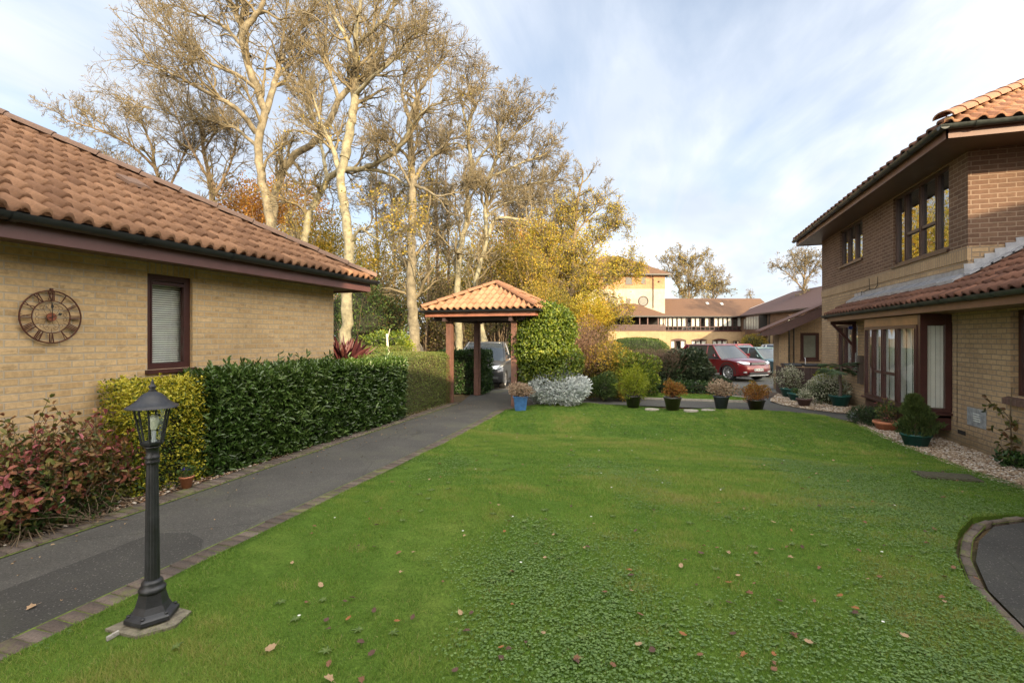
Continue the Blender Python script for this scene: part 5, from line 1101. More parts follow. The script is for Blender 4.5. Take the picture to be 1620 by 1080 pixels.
    if plate:
        m = MB(); m.box(h - .02, h + .024, -.26, .26, .475, .585); pl_ = m.part('number_plate', PLATE, o, True)
        c = bpy.data.curves.new('t', 'FONT'); c.body = plate; c.size = .115; c.align_x = 'CENTER'; c.align_y = 'CENTER'; c.extrude = .001
        to = bpy.data.objects.new('t', c); COL.objects.link(to); dg = bpy.context.evaluated_depsgraph_get(); dg.update(); me = bpy.data.meshes.new_from_object(to.evaluated_get(dg)); bpy.data.objects.remove(to)
        me.transform(Matrix.Translation((h + .027, 0, .53)) @ Matrix.Rotation(pi / 2, 4, 'Z') @ Matrix.Rotation(pi / 2, 4, 'X')); link('registration', me, HAND, pl_, True)
    return o
hd = atan2(-.759, .651)
car('red_suv', 'shiny red sport utility car with front number plate, parked behind the shrubs', W(10.05, 23.9), hd, carpaint('red_paint', (.15, .004, .008), .35), 4.36, 1.92, 1.62, 1.02, .375, .27, 'SC14 WCB', .90, (.98, .28), (-.62, 0), True)
car('teal_hatchback', 'grey teal hatchback parked to the right of the red sport utility car', W(12.9, 25.9), hd, carpaint('teal_paint', (.060, .115, .125)), 4.05, 1.75, 1.45, .93, .32, .23, None, .78, (1.05, .35), (-.5, 0))
car('red_car', 'red car whose roof shows behind the teal hatchback', W(14.9, 32.5), hd, carpaint('bright_red_paint', (.22, .01, .012)), 4.1, 1.75, 1.52, .95, .32, .23, None, .78, (1.05, .35), (-.5, 0))
car('silver_car', 'pale silver car half hidden by the porch pier', W(19.2, 34.5), hd, carpaint('silver_paint', (.35, .37, .40), .6), 4.1, 1.75, 1.45, .93, .32, .23, None, .78, (1.05, .35), (-.5, 0))
hx, hz = -.15, -.99; wx, wy = W(hx, hz)
car('grey_people_carrier', 'dark grey people carrier parked behind the covered gateway', W(-.92, 18.75), atan2(wy, wx), carpaint('grey_paint', (.09, .095, .105), .5), 4.30, 1.83, 1.62, 1.0, .335, .24, None, .84, (1.30, .40), (-.45, 0), group='cars parked in the car park')

# ================================================================ pots
def pot(m, c, r0, r1, h, rim=.02, n=24, sq=False, rot=0):
    x, y, z = c; k = 4 if sq else n; ro = rot + (pi / 4 if sq else 0); f = sqrt(2) if sq else 1
    m.lathe([(0, 0), (r0 * f, 0), (r1 * f * .98, h - rim * 1.6), ((r1 + rim * .5) * f, h - rim * 1.5), ((r1 + rim * .5) * f, h), ((r1 - rim * .6) * f, h), ((r1 - rim * .8) * f, h - .05), (0, h - .05)], c, k, not sq, rot=ro)
PB = simple('glazed_black_pot', (.022, .018, .018), .25, var=.3, coat=.4); PO = simple('dark_olive_pot', (.028, .026, .016), .3, var=.4, coat=.3); PSL = simple('slate_pot', (.045, .055, .075), .55, var=.2)
PBL = simple('blue_glazed_pot', (.045, .13, .32), .35, var=.35, vscale=10, coat=.2); PGR = simple('green_plastic_pot', (.012, .085, .075), .4, var=.2); PGD = simple('dark_green_planter', (.010, .045, .040), .45, var=.2)
PTC = simple('terracotta_pot', (.42, .16, .08), .8, var=.25, vscale=12, bump=.2); PBR = simple('purple_brown_pot', (.09, .05, .05), .5, var=.2)

# leaf palettes
LM = {
 'laurel': leafmat('laurel_leaf', [(.026, .055, .012), (.050, .10, .018), (.078, .14, .028), (.13, .19, .05)], .30, .10, .6),
 'box': leafmat('box_leaf', [(.06, .10, .02), (.11, .155, .03), (.17, .21, .045), (.19, .14, .06)], .55, .25),
 'boxlime': leafmat('box_leaf_lime', [(.07, .10, .02), (.12, .16, .03), (.18, .21, .04), (.17, .12, .04)], .55, .3),  # slightly yellower box leaf for the golden hedge
 'ivy': leafmat('ivy_leaf', [(.045, .08, .012), (.10, .155, .018), (.19, .24, .024), (.33, .35, .04)], .4, .35),
 'ivyd': leafmat('dark_ivy_leaf', [(.015, .04, .010), (.03, .075, .018), (.055, .11, .025), (.11, .17, .05)], .35, .2),
 'euon': leafmat('variegated_leaf', [(.03, .07, .012), (.10, .16, .018), (.50, .45, .035), (.66, .58, .07), (.72, .64, .12)], .4, .3),
 'robin': leafmat('red_green_leaf', [(.05, .09, .025), (.10, .13, .032), (.19, .18, .045), (.28, .15, .06), (.33, .11, .08), (.40, .12, .13)], .42, .25),
 'silver': leafmat('silver_leaf', [(.42, .46, .46), (.62, .66, .65), (.78, .81, .80)], .8, .2, .1),
 'pinkbr': leafmat('russet_leaf', [(.13, .09, .055), (.21, .13, .085), (.30, .18, .13), (.34, .22, .10)], .7, .3),
 'yel': leafmat('yellow_leaf', [(.22, .215, .03), (.38, .32, .03), (.52, .40, .04), (.50, .28, .035)], .6, .45),
 'olive': leafmat('olive_gold_leaf', [(.13, .13, .025), (.24, .20, .03), (.38, .28, .04), (.48, .30, .04)], .6, .4),
 'orange': leafmat('orange_leaf', [(.22, .10, .025), (.38, .17, .03), (.50, .25, .04), (.42, .30, .05)], .6, .4),
 'rust': leafmat('rust_leaf', [(.16, .05, .015), (.27, .10, .022), (.36, .17, .03), (.20, .18, .035)], .6, .3),
 'green': leafmat('mid_green_leaf', [(.03, .06, .015), (.055, .10, .02), (.09, .15, .03), (.15, .20, .04)], .5, .3),
 'dark': leafmat('dark_green_leaf', [(.012, .028, .010), (.025, .05, .016), (.04, .075, .022), (.07, .11, .035)], .4, .15),
 'lime': leafmat('lime_leaf', [(.14, .19, .015), (.26, .31, .02), (.38, .40, .03)], .5, .4),
 'rhodo': leafmat('rhododendron_leaf', [(.018, .035, .012), (.04, .065, .025), (.07, .10, .045), (.15, .14, .06)], .35, .15, .6),
 'dry': leafmat('dry_flower', [(.20, .12, .07), (.34, .24, .16), (.48, .38, .28)], .8, .2),
 'pale': leafmat('white_flower_leaf', [(.07, .10, .04), (.20, .24, .12), (.50, .50, .36), (.62, .60, .48)], .6, .3),
 'phorm': leafmat('purple_blade', [(.05, .015, .02), (.10, .03, .035), (.16, .06, .05)], .4, .1),
 'palm': leafmat('grey_green_frond', [(.07, .12, .06), (.13, .20, .10), (.20, .28, .15)], .45, .2),
 'conifer': leafmat('conifer_spray', [(.035, .06, .016), (.065, .10, .024), (.11, .14, .035)], .6, .2),
 'wood': leafmat('woodland_leaf', [(.05, .055, .018), (.10, .095, .025), (.16, .13, .035), (.22, .13, .04)], .6, .35),
}
DARKC = simple('dark_twigs', (.020, .022, .010), .95, var=.4)  # near black colour for the solid cores inside hedges and shrubs
TWB = simple('brown_stems', (.10, .065, .045), .85, var=.3)

def twig_mass(name, mat, parent, base, tips, r0, r1, seg=5, sag=.1, rng=RNG, k=4):
    base = np.asarray(base, float); tips = np.asarray(tips, float); n = len(tips); B = np.broadcast_to(base, (n, 3)); t = np.linspace(0, 1, seg)[None, :, None]
    Ps = B[:, None, :] * (1 - t) + tips[:, None, :] * t; d = np.linalg.norm(tips - B, axis=1)[:, None, None]
    Ps = Ps + rng.normal(size=Ps.shape) * .03 * d * np.sin(t * pi); Ps[:, :, 2] += (sag * d * np.sin(t * pi))[:, :, 0]
    Rs = np.linspace(r0, r1, seg)[None, :] * np.ones((n, 1)); V, Fq = tubes(Ps, Rs, k); return link(name, ngrid(name, V, Fq, True), mat, parent)
def blob(n, c, rad_, seed, shell=.45, lump=.25, f=2.2, zmin=-1.0):
    lf = lumpf(seed, f=f); D = rdir(int(n * 1.6)); D = D[D[:, 2] > zmin][:n]; n = len(D)
    r = (1 - shell * RNG.random(n) ** 1.6) * (1 + lump * lf(D) * 2); Pt = np.asarray(c) + D * r[:, None] * np.asarray(rad_); N = nrm(D / np.asarray(rad_)); return Pt, N
def shrub(name, label, cat, c, rad_, n, ls, lw, mat, seed=1, group=None, up=.3, out=.8, shell=.5, lump=.25, f=2.2, stems=12, core=.62, six=True, zmin=-.75, base=None, stemmat=None, extra=None, toprnd=0):
    """plant: c = crown centre, rad_ = radii"""
    bx_, by_, bz_ = base or (c[0], c[1], gh(c[0], c[1])); o = empty(name, (bx_, by_, bz_), label, cat, group)
    Pt, N = blob(n, c, rad_, seed, shell, lump, f, zmin); k = len(Pt)
    Pt[:, 2] = np.maximum(Pt[:, 2], bz_ + .02)
    D = nrm(N * out + rdir(k) * .75 + np.array([0, 0, up])); Nn = nrm(N * .6 + rdir(k) * .6 + np.array([0, 0, .35]))
    lf = lumpf(seed + 50, f=3.0); rn = np.clip(.45 + .5 * lf(N) + RNG.normal(size=k) * .26 + toprnd * (Pt[:, 2] - c[2]) / rad_[2], 0, 1)
    link('foliage', leaf_mesh('foliage', Pt, D, Nn, ls * RNG.uniform(.6, 1.25, k), lw * RNG.uniform(.7, 1.2, k), rn, six), LM[mat], o)
    if stems:
        Q, _ = blob(stems, c, np.asarray(rad_) * .85, seed + 5, .2, .1); Q[:, 2] = np.maximum(Q[:, 2], bz_ + .05)
        twig_mass('stem', stemmat or STEM, o, (bx_, by_, bz_), Q, max(.006, .02 * rad_[0]), .004)
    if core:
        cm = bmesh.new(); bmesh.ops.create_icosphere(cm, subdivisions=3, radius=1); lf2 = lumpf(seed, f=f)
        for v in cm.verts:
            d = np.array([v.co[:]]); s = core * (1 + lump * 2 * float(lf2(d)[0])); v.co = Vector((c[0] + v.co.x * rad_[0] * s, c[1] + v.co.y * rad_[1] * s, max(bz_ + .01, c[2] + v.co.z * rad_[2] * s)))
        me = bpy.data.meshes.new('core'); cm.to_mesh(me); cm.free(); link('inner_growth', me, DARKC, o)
    return o
def potted(name, label, x, y, z, potkw, potmat, plant, cat='potted plant', group='pots beside the lawn'):
    o = empty(name, (x, y, z), label, cat, group); m = MB(); pot(m, (x, y, z), **potkw); m.part('pot', potmat, o)
    s = MB(); h = potkw['h']; s.disc((x, y, z + h - .045), potkw['r1'] * .93, 20); s.part('soil', SOILM, o)
    if plant: plant(o, x, y, z + h)
    return o
def pl_ball(mat, r, n, ls, lw, seed, squash=.8, dz=0, stems=14, lump=.2, up=.3):
    def f_(o, x, y, z):
        c = (x, y, z + r * squash * .75 + dz); Pt, N = blob(n, c, (r, r, r * squash), seed, .6, lump, 3); k = len(Pt)
        D = nrm(N * .6 + rdir(k) * .8 + np.array([0, 0, up])); rn = np.clip(RNG.normal(size=k) * .25 + .5 + .3 * (Pt[:, 2] - c[2]) / r, 0, 1)
        link('foliage', leaf_mesh('f', Pt, D, rdir(k), ls * RNG.uniform(.6, 1.2, k), lw, rn, True), LM[mat], o)
        Q, _ = blob(stems, c, (r * .9, r * .9, r * squash * .9), seed + 3, .3); twig_mass('stem', TWB, o, (x, y, z - .04), Q, .006, .002)
    return f_
u2 = lambda u, v, g=.03: G(u, v, g)
x, y = u2(823, 648); potted('potted_plant', 'square blue glazed pot with dried brown flower heads beside the silver bush', x, y, .0, dict(r0=.12, r1=.165, h=.36, sq=True, rot=.35), PBL, pl_ball('dry', .30, 1500, .045, .022, 21, .55, .02, 40))
x, y = u2(1001.6, 643); potted('potted_plant', 'round black pot with a bright lime green feathery shrub', x, y, .02, dict(r0=.14, r1=.20, h=.29), PB, pl_ball('lime', .31, 1900, .09, .014, 22, 1.0, .06, 40, .6))
x, y = u2(1064, 647); potted('potted_plant', 'dark olive pot with rust orange shrub, between two stepping stones', x, y, .02, dict(r0=.14, r1=.205, h=.30), PO, pl_ball('rust', .25, 2300, .036, .018, 23, .85, .03, 40, .5))
x, y = u2(1141, 647); potted('potted_plant', 'tall slate grey tapered pot with faded pinkish flower heads', x, y, .02, dict(r0=.115, r1=.18, h=.33), PSL, pl_ball('dry', .30, 1100, .042, .026, 24, .55, .06, 50, .3))
x, y = u2(1196, 648); potted('potted_plant', 'dark olive pot with rust orange shrub, rightmost of the row behind the lawn', x, y, .02, dict(r0=.14, r1=.205, h=.26), PO, pl_ball('rust', .26, 2500, .034, .018, 25, .8, .03, 40, .4))
# right hand group on the gravel
Gp = 'pots on the gravel by the bin store'
x, y = u2(1249, 628, 0); potted('potted_plant', 'round teal green pot with wispy grey green shrub, nearest the bin store', x, y, 0, dict(r0=.17, r1=.25, h=.26), PGR, pl_ball('pale', .36, 900, .06, .02, 31, .95, .05, 34, .4), group=Gp)
x, y = u2(1260, 634, 0); potted('potted_plant', 'smaller teal green pot with little growth in front of the wispy shrub', x, y, 0, dict(r0=.14, r1=.22, h=.22), PGR, pl_ball('green', .13, 200, .04, .02, 32, .5), group=Gp)
x, y = u2(1272, 643, 0); potted('potted_plant', 'small purple brown pot with a tuft of pale green leaves', x, y, 0.01, dict(r0=.11, r1=.175, h=.20), PBR, pl_ball('pale', .15, 350, .05, .02, 33, .8), group=Gp)
x, y = u2(1309, 635, 0); potted('potted_plant', 'square dark green planter with a leafy yellow green shrub', x, y, 0.01, dict(r0=.21, r1=.235, h=.36, sq=True, rot=.3), PGD, pl_ball('lime', .34, 900, .10, .04, 34, .8, 0, 16, .3), group=Gp)
def palm(o, x, y, z):
    m = MB(); m.tube([(x, y, z - .04), (x + .02, y, z + .2), (x - .01, y, z + .42), (x + .03, y, z + .62), (x + .02, y, z + .74)], [.04, .034, .036, .032, .04], 9); m.part('trunk', simple('fibrous_trunk', (.10, .075, .06), .95, var=.4, vscale=30, bump=1), o)
    Ps, Ds, Ns, Ls, Ws = [], [], [], [], []; T0 = Vector((x + .02, y, z + .74))
    for i in range(13):
        a = i * 2.4; el = random.uniform(-.35, .45); d = Vector((cos(a) * cos(el), sin(a) * cos(el), sin(el))); st_ = random.uniform(.22, .36); c = T0 + d * st_; c.z -= .05
        for j in range(16):
            b_ = (j - 7.5) / 7.5 * 1.35; side = d.cross(Vector((0, 0, 1))).normalized(); dd = (d * cos(b_) + side * sin(b_)).normalized(); Ps.append(c); Ds.append((dd.x, dd.y, dd.z - .25)); Ns.append((0, 0, 1)); Ls.append(.27); Ws.append(.018)
        Ps.append(T0); Ds.append(d); Ns.append((0, 0, 1)); Ls.append(st_); Ws.append(.012)
    n = len(Ps); link('frond', leaf_mesh('f', np.array([tuple(p) for p in Ps]), np.array(Ds), np.array(Ns), np.array(Ls), np.array(Ws), RNG.random(n)), LM['palm'], o)
x, y = u2(1329, 643, 0); potted('potted_palm', 'green pot with a small fan palm on a bare trunk in front of the window', x, y, 0.01, dict(r0=.15, r1=.24, h=.28), PGR, palm, group=Gp)
x, y = u2(1402, 680, .01); potted('terracotta_bowl', 'low round terracotta bowl with a sparse twiggy plant under the bay window', x, y, 0.01, dict(r0=.14, r1=.20, h=.17, rim=.03), PTC, lambda o, x, y, z: pl_ball('green', .16, 160, .05, .025, 36, 1.1, .05)(o, x, y, z), group=Gp)
def conif(o, x, y, z):
    n = 4200; t = RNG.random(n); a = RNG.uniform(0, 2 * pi, n); lf = np.sin(a * 3 + t * 9) * .22 + np.sin(a * 2 - t * 17) * .22 + np.sin(t * 31 + a) * .12 + 1; R = .25 * (1 - t) ** .6 * lf * (.35 + .65 * RNG.random(n) ** .4) + .02
    Pt = np.stack([x + R * np.cos(a) + .03 * np.sin(t * 5), y + R * np.sin(a), z - .02 + t * .62], 1); D = nrm(np.stack([np.cos(a) * .5, np.sin(a) * .5, np.ones(n) * .8], 1) + rdir(n) * .4)
    link('foliage', leaf_mesh('f', Pt, D, rdir(n), RNG.uniform(.03, .07, n), .014, np.clip(RNG.random(n) * .7 + .3 * t, 0, 1), True), LM['conifer'], o)
    m = MB(); m.tube([(x, y, z - .05), (x, y, z + .55)], [.02, .006], 6); m.part('stem', STEM, o)
x, y = u2(1449, 705, .01); potted('potted_conifer', 'round green pot with a small bushy conifer in front of the bay window', x, y, 0.01, dict(r0=.15, r1=.215, h=.20, n=8), PGR, conif, group=Gp)
x, y = G(295, 771, 0.02)
def pansy(o, x, y, z):
    pl_ball('green', .075, 160, .035, .015, 41, .8)(o, x, y, z)
    n = 9; Pt = np.stack([x + RNG.uniform(-.05, .05, n), y + RNG.uniform(-.05, .05, n), z + RNG.uniform(.06, .10, n)], 1); link('flower', leaf_mesh('f', Pt, rdir(n), rdir(n), .03, .03, RNG.random(n)), leafmat('violet_petal', [(.05, .03, .25), (.10, .06, .40)], .6), o)
potted('potted_pansies', 'small terracotta pot with violet pansies beside the variegated bush', x, y, 0.02, dict(r0=.045, r1=.072, h=.135, rim=.012), PTC, pansy, group='small pots in the left bed')

# ================================================================ hedges
def hedge(name, label, x0, x1, y0, y1, z1, n, ls, lw, mat, seed, lump=.05, rnd=.1, core=.10, up=.2, coremat=None, cat='hedge', z1b=None, six=True, trnd=.25, zvar=None, depth=.12, round_=.12, n_st=30):
    o = empty(name, ((x0 + x1) / 2, (y0 + y1) / 2, 0), label, cat, 'clipped hedges along the left of the path' if x1 < -4 else None)
    A = [(x1, 'x', (y1 - y0) * z1), (x0, 'x0', (y1 - y0) * z1 * .35), (z1, 'z', (x1 - x0) * (y1 - y0)), (y0, 'y', (x1 - x0) * z1), (y1, 'y1', (x1 - x0) * z1 * .8)]; tot = sum(a[2] for a in A); Ps, Ns = [], []
    lf = lumpf(seed, 9, 2.6)
    for c, k, ar in A:
        q = int(n * ar / tot); a, b_ = RNG.random(q), RNG.random(q)
        if k[0] == 'x': p = np.stack([np.full(q, c), y0 + (y1 - y0) * a, z1 * b_], 1); nn = np.array([1 if k == 'x' else -1, 0, 0.])
        elif k == 'z': p = np.stack([x0 + (x1 - x0) * a, y0 + (y1 - y0) * b_, np.full(q, z1)], 1); nn = np.array([0, 0, 1.])
        else: p = np.stack([x0 + (x1 - x0) * a, np.full(q, c), z1 * b_], 1); nn = np.array([0, -1. if k == 'y' else 1., 0])
        Ps.append(p); Ns.append(np.tile(nn, (q, 1)))
    Pt, N = np.concatenate(Ps), np.concatenate(Ns); cen = np.array([(x0 + x1) / 2, (y0 + y1) / 2, z1 / 2])
    # rounded shoulders
    e = np.minimum(1, np.maximum(0, (z1 - Pt[:, 2]) / round_)); ex = np.minimum(1, (x1 - Pt[:, 0]) / round_) ; top = N[:, 2] > .5
    Pt[:, 0] -= np.where(N[:, 0] > .5, (1 - e) ** 2 * round_ * .6, 0); Pt[:, 2] -= np.where(top, np.maximum(0, 1 - ex) ** 2 * round_ * .6, 0)
    w_ = lf(Pt * np.array([.9, .6, .9])) * lump * 2 - depth * RNG.random(len(Pt)) ** 1.3; Pt = Pt + N * w_[:, None]; Pt[:, 2] = np.maximum(Pt[:, 2], .02)
    if zvar is not None: Pt[:, 2] *= zvar(Pt[:, 1])
    k = len(Pt); D = nrm(N * .7 + rdir(k) * .65 + np.array([0, 0, up])); Nn = nrm(N * .8 + rdir(k) * .6 + np.array([0, 0, .4]))
    rn = np.clip(.42 + .28 * lf(Pt * .8) + RNG.normal(size=k) * .22 + trnd * (Pt[:, 2] / z1 - .5), 0, 1)
    ns_ = int(60 + len(Pt) * .006); si = RNG.integers(0, k, ns_); sd_ = nrm(N[si] * .8 + rdir(ns_) * .4 + np.array([0, 0, .5])); q = 7; tt = np.tile(np.linspace(0, 1, q), ns_); SL = np.repeat(RNG.uniform(.5, 2.2, ns_) * ls, q)
    Ps_ = np.repeat(Pt[si], q, 0) + np.repeat(sd_, q, 0) * (SL * tt)[:, None]; Ds_ = nrm(np.repeat(sd_, q, 0) + rdir(ns_ * q) * .8)
    Pt = np.concatenate([Pt, Ps_]); D = np.concatenate([D, Ds_]); Nn = np.concatenate([Nn, rdir(ns_ * q)]); rn = np.concatenate([rn, np.clip(RNG.normal(size=ns_ * q) * .2 + .75, 0, 1)]); k = len(Pt)
    link('foliage', leaf_mesh('foliage', Pt, D, Nn, ls * RNG.uniform(.6, 1.2, k), lw * RNG.uniform(.75, 1.2, k), rn, six), LM[mat], o)
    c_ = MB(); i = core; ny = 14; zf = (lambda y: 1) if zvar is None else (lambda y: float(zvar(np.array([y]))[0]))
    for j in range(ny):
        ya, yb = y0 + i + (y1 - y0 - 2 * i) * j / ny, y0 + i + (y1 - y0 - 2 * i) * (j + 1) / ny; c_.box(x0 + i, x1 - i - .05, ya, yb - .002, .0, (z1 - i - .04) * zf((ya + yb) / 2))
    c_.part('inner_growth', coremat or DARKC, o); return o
hedge('laurel_hedge', 'glossy dark green laurel hedge clipped square beneath the bungalow wall', -5.98, -5.42, 4.75, 9.5, 1.27, 19000, .105, .036, 'laurel', 61, .05, core=.13, up=.35, zvar=lambda y: 1 + .0 * y)
hedge('box_hedge', 'small leaved olive green hedge with rounded end beside the gateway post', -6.6, -5.50, 9.45, 12.0, 1.35, 34000, .026, .016, 'box', 62, .04, core=.08, six=False, round_=.22, depth=.07, coremat=simple('brown_twig_core', (.05, .04, .02), .9))
hedge('ivy_hedge', 'ivy clad hedge under the rear post of the gateway', -6.9, -5.42, 14.05, 15.0, 1.34, 7000, .06, .045, 'ivyd', 63, .06, core=.1, depth=.12)
hedge('golden_hedge', 'low yellow green clipped hedge beyond the corner of the bungalow', -9.6, -6.6, 10.6, 12.0, 1.48, 16000, .035, .02, 'boxlime', 64, .09, core=.1, six=False, round_=.3, coremat=DARKC)

# variegated bush
hedge('variegated_bush', 'yellow and green variegated euonymus bush at the near end of the laurel hedge', -6.0, -5.45, 3.80, 4.78, 1.27, 12000, .036, .021, 'euon', 71, .22, core=.2, depth=.26, round_=.4, cat='bush')
# photinia like shrub: stems with whorled leaves
def whorl_shrub(name, label, c, rad_, nst, seed, mat, ls, lw, extra=(), lean=0):
    rng = np.random.default_rng(seed); bz = 0.0; o = empty(name, (c[0], c[1], bz), label, 'shrub'); tips, _ = blob(nst, c, rad_, seed, .75, .25, 2.5, -.8); tips[:, 2] = np.maximum(tips[:, 2], .16)
    tips = np.concatenate([tips, np.array(extra).reshape(-1, 3)]); n = len(tips); B = np.stack([c[0] + rng.normal(size=n) * .22, c[1] + rng.normal(size=n) * .35, np.zeros(n)], 1)
    t = np.linspace(0, 1, 6)[None, :, None]; Ps = B[:, None] * (1 - t) + tips[:, None] * t; Ps += rng.normal(size=Ps.shape) * .02 * np.sin(t * pi); V, Fq = tubes(Ps, np.linspace(.0045, .0022, 6)[None] * np.ones((n, 1)), 4); link('stem', ngrid('s', V, Fq, True), STEM, o)
    q = 17; f_ = np.tile(np.linspace(.22, 1.0, q), n); idx = np.repeat(np.arange(n), q); Pt = B[idx] * (1 - f_[:, None]) + tips[idx] * f_[:, None] + rng.normal(size=(n * q, 3)) * .008
    ax = nrm(tips - B)[idx]; a = np.tile(np.arange(q) * 2.4, n) + np.repeat(rng.uniform(0, 6, n), q); s1 = nrm(np.cross(ax, np.array([.3, .2, .9]))); s2 = np.cross(ax, s1)
    rad2 = s1 * np.cos(a)[:, None] + s2 * np.sin(a)[:, None]; D = nrm(ax * (.25 + .9 * (f_[:, None] - .45)) + rad2 + np.array([0, 0, .15])); Nn = nrm(ax + rdir(n * q) * .3)
    rn = np.clip((f_ - .48) * .9 + rng.normal(size=n * q) * .17 + np.repeat(rng.normal(size=n) * .18, q) + .18, 0, 1)
    link('foliage', leaf_mesh('f', Pt, D, Nn, ls * rng.uniform(.6, 1.15, n * q), lw * rng.uniform(.8, 1.1, n * q), rn), LM[mat], o); return o
whorl_shrub('red_leaved_shrub', 'spreading shrub with reddish pink and green leaves against the bungalow wall left of the lamp', (-5.60, 3.0, .44), (.40, 1.0, .48), 820, 81, 'robin', .072, .040, extra=[P(78, 628, 4.75), P(85, 640, 4.7), P(20, 665, 4.3), P(35, 700, 4.3), P(150, 652, 4.9), P(165, 655, 4.95), P(5, 735, 4.1)])
shrub('pale_green_shrub', 'small pale green shrub at the left edge above a red and white ornament', 'shrub', (-5.42, 2.15, .22), (.25, .28, .26), 700, .035, .018, 'pale', 83, base=(-5.42, 2.15, 0), shell=.7, core=.3)
shrub('pale_green_shrub', 'low dark shrub below the wall behind the red leaved shrub', 'shrub', (-5.85, 2.2, .3), (.2, .5, .3), 900, .05, .025, 'green', 84, base=(-5.85, 2.2, 0), shell=.6, core=.5)
ox, oy = G(4, 848, .03); m = MB(); RW = simple('red_white_fabric', (.45, .06, .03), .7, var=.3)
for i in range(6):
    a = i * pi / 3; m.extr([(ox, oy, .10), (ox + .02, oy + .09 * cos(a), .10 + .09 * sin(a)), (ox - .01, oy + .09 * cos(a + .6), .10 + .09 * sin(a + .6))], (.006, 0, 0))
oo = empty('garden_windmill', (ox, oy, 0), 'small red and white spinner ornament low in the bed at the left edge', 'ornament'); m.part('sail', RW, oo); m = MB()
for i in range(6): a = i * pi / 3; m.tube([(ox + .008, oy, .10), (ox + .025, oy + .09 * cos(a), .10 + .09 * sin(a)), (ox, oy + .09 * cos(a + .6), .10 + .09 * sin(a + .6))], .005, 5)
m.tube([(ox - .01, oy, .0), (ox - .01, oy, .1)], .004, 5); m.part('frame', simple('white_plastic', (.7, .7, .68), .5), oo)

# ivy column over the gateway corner
ic = empty('ivy_column', (-2.9, 12.8, 0), 'dense bright green ivy mass smothering the right corner of the gateway', 'climber')
n = 15000; Pt, N = blob(n, (-3.12, 12.42, 1.72), (.80, .78, .98), 91, .34, .11, 2.6, -1); Pt2, N2 = blob(6500, (-2.98, 12.5, 1.12), (.80, .68, .76), 92, .3, .15, 2.6, -1); Pt, N = np.concatenate([Pt, Pt2]), np.concatenate([N, N2]); Pt[:, 2] = np.maximum(Pt[:, 2], .35)
k = len(Pt); lf = lumpf(93, f=3)
sq = Pt - np.array([-3.12, 12.5, 1.55]); rr_ = np.abs(sq[:, 2]) / 1.15; Pt[:, :2] += sq[:, :2] * (np.clip(rr_, 0, 1) ** 3 * .22)[:, None]
stray = RNG.random(k) < .05; Pt[stray] += N[stray] * RNG.uniform(.03, .16, (stray.sum(), 1))
link('foliage', leaf_mesh('f', Pt, nrm(N * .5 + rdir(k) * .6 + np.array([0, 0, -.35])), nrm(N + rdir(k) * .5), .062 * RNG.uniform(.6, 1.2, k), .052, np.clip(.45 + .35 * lf(N) + RNG.normal(size=k) * .25, 0, 1)), LM['ivy'], ic)
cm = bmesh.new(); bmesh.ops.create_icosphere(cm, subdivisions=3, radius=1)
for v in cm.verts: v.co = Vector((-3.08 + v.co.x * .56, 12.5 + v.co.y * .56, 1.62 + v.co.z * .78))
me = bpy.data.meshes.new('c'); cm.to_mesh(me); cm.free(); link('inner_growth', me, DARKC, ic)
Q = np.stack([-3.0 + RNG.uniform(-.5, .5, 40), 12.7 + RNG.uniform(-.4, .4, 40), RNG.uniform(.9, 1.6, 40)], 1); twig_mass('stem', TWB, ic, (-3.1, 12.7, 0), Q, .02, .008)

S = shrub
S('silver_bush', 'low silvery white leaved bush between the blue pot and the dark shrubs', 'bush', (-2.80, 12.35, .40), (.76, .54, .47), 8000, .085, .034, 'silver', 101, shell=.4, lump=.18, core=.6, base=(-2.8, 12.45, 0), up=.5)
S('russet_shrub', 'tall airy pinkish brown shrub right of the ivy column', 'shrub', (-2.35, 14.6, 1.35), (.62, .6, 1.0), 7000, .04, .022, 'pinkbr', 102, shell=.8, core=0, stems=60, lump=.3, stemmat=TWB)
S('golden_shrub', 'yellow green leafy shrub at the foot of the russet shrub', 'shrub', (-1.9, 14.9, .85), (.95, .75, .75), 4800, .075, .04, 'olive', 103, shell=.7, lump=.3, core=.4)
S('dark_low_shrub', 'dark blue green low shrub right of the silver bush', 'shrub', (-1.75, 13.75, .38), (.50, .42, .42), 4200, .055, .018, 'green', 104, shell=.5, core=.6)
S('mahonia_shrub', 'green and lime mahonia like shrub behind the lime pot', 'shrub', (-1.1, 14.9, .58), (.92, .7, .66), 5200, .085, .04, 'ivy', 105, shell=.6, lump=.35, core=.5)
S('amber_low_shrub', 'small amber leaved shrub in front of the green shrub', 'shrub', (-1.15, 13.9, .28), (.36, .28, .30), 1500, .05, .028, 'olive', 106, shell=.6, core=.4)
S('ground_cover_shrub', 'low grey green ground cover behind the small lawn strip', 'shrub', (.35, 16.4, .16), (1.6, .45, .22), 3500, .06, .03, 'ivyd', 107, shell=.7, core=.5)
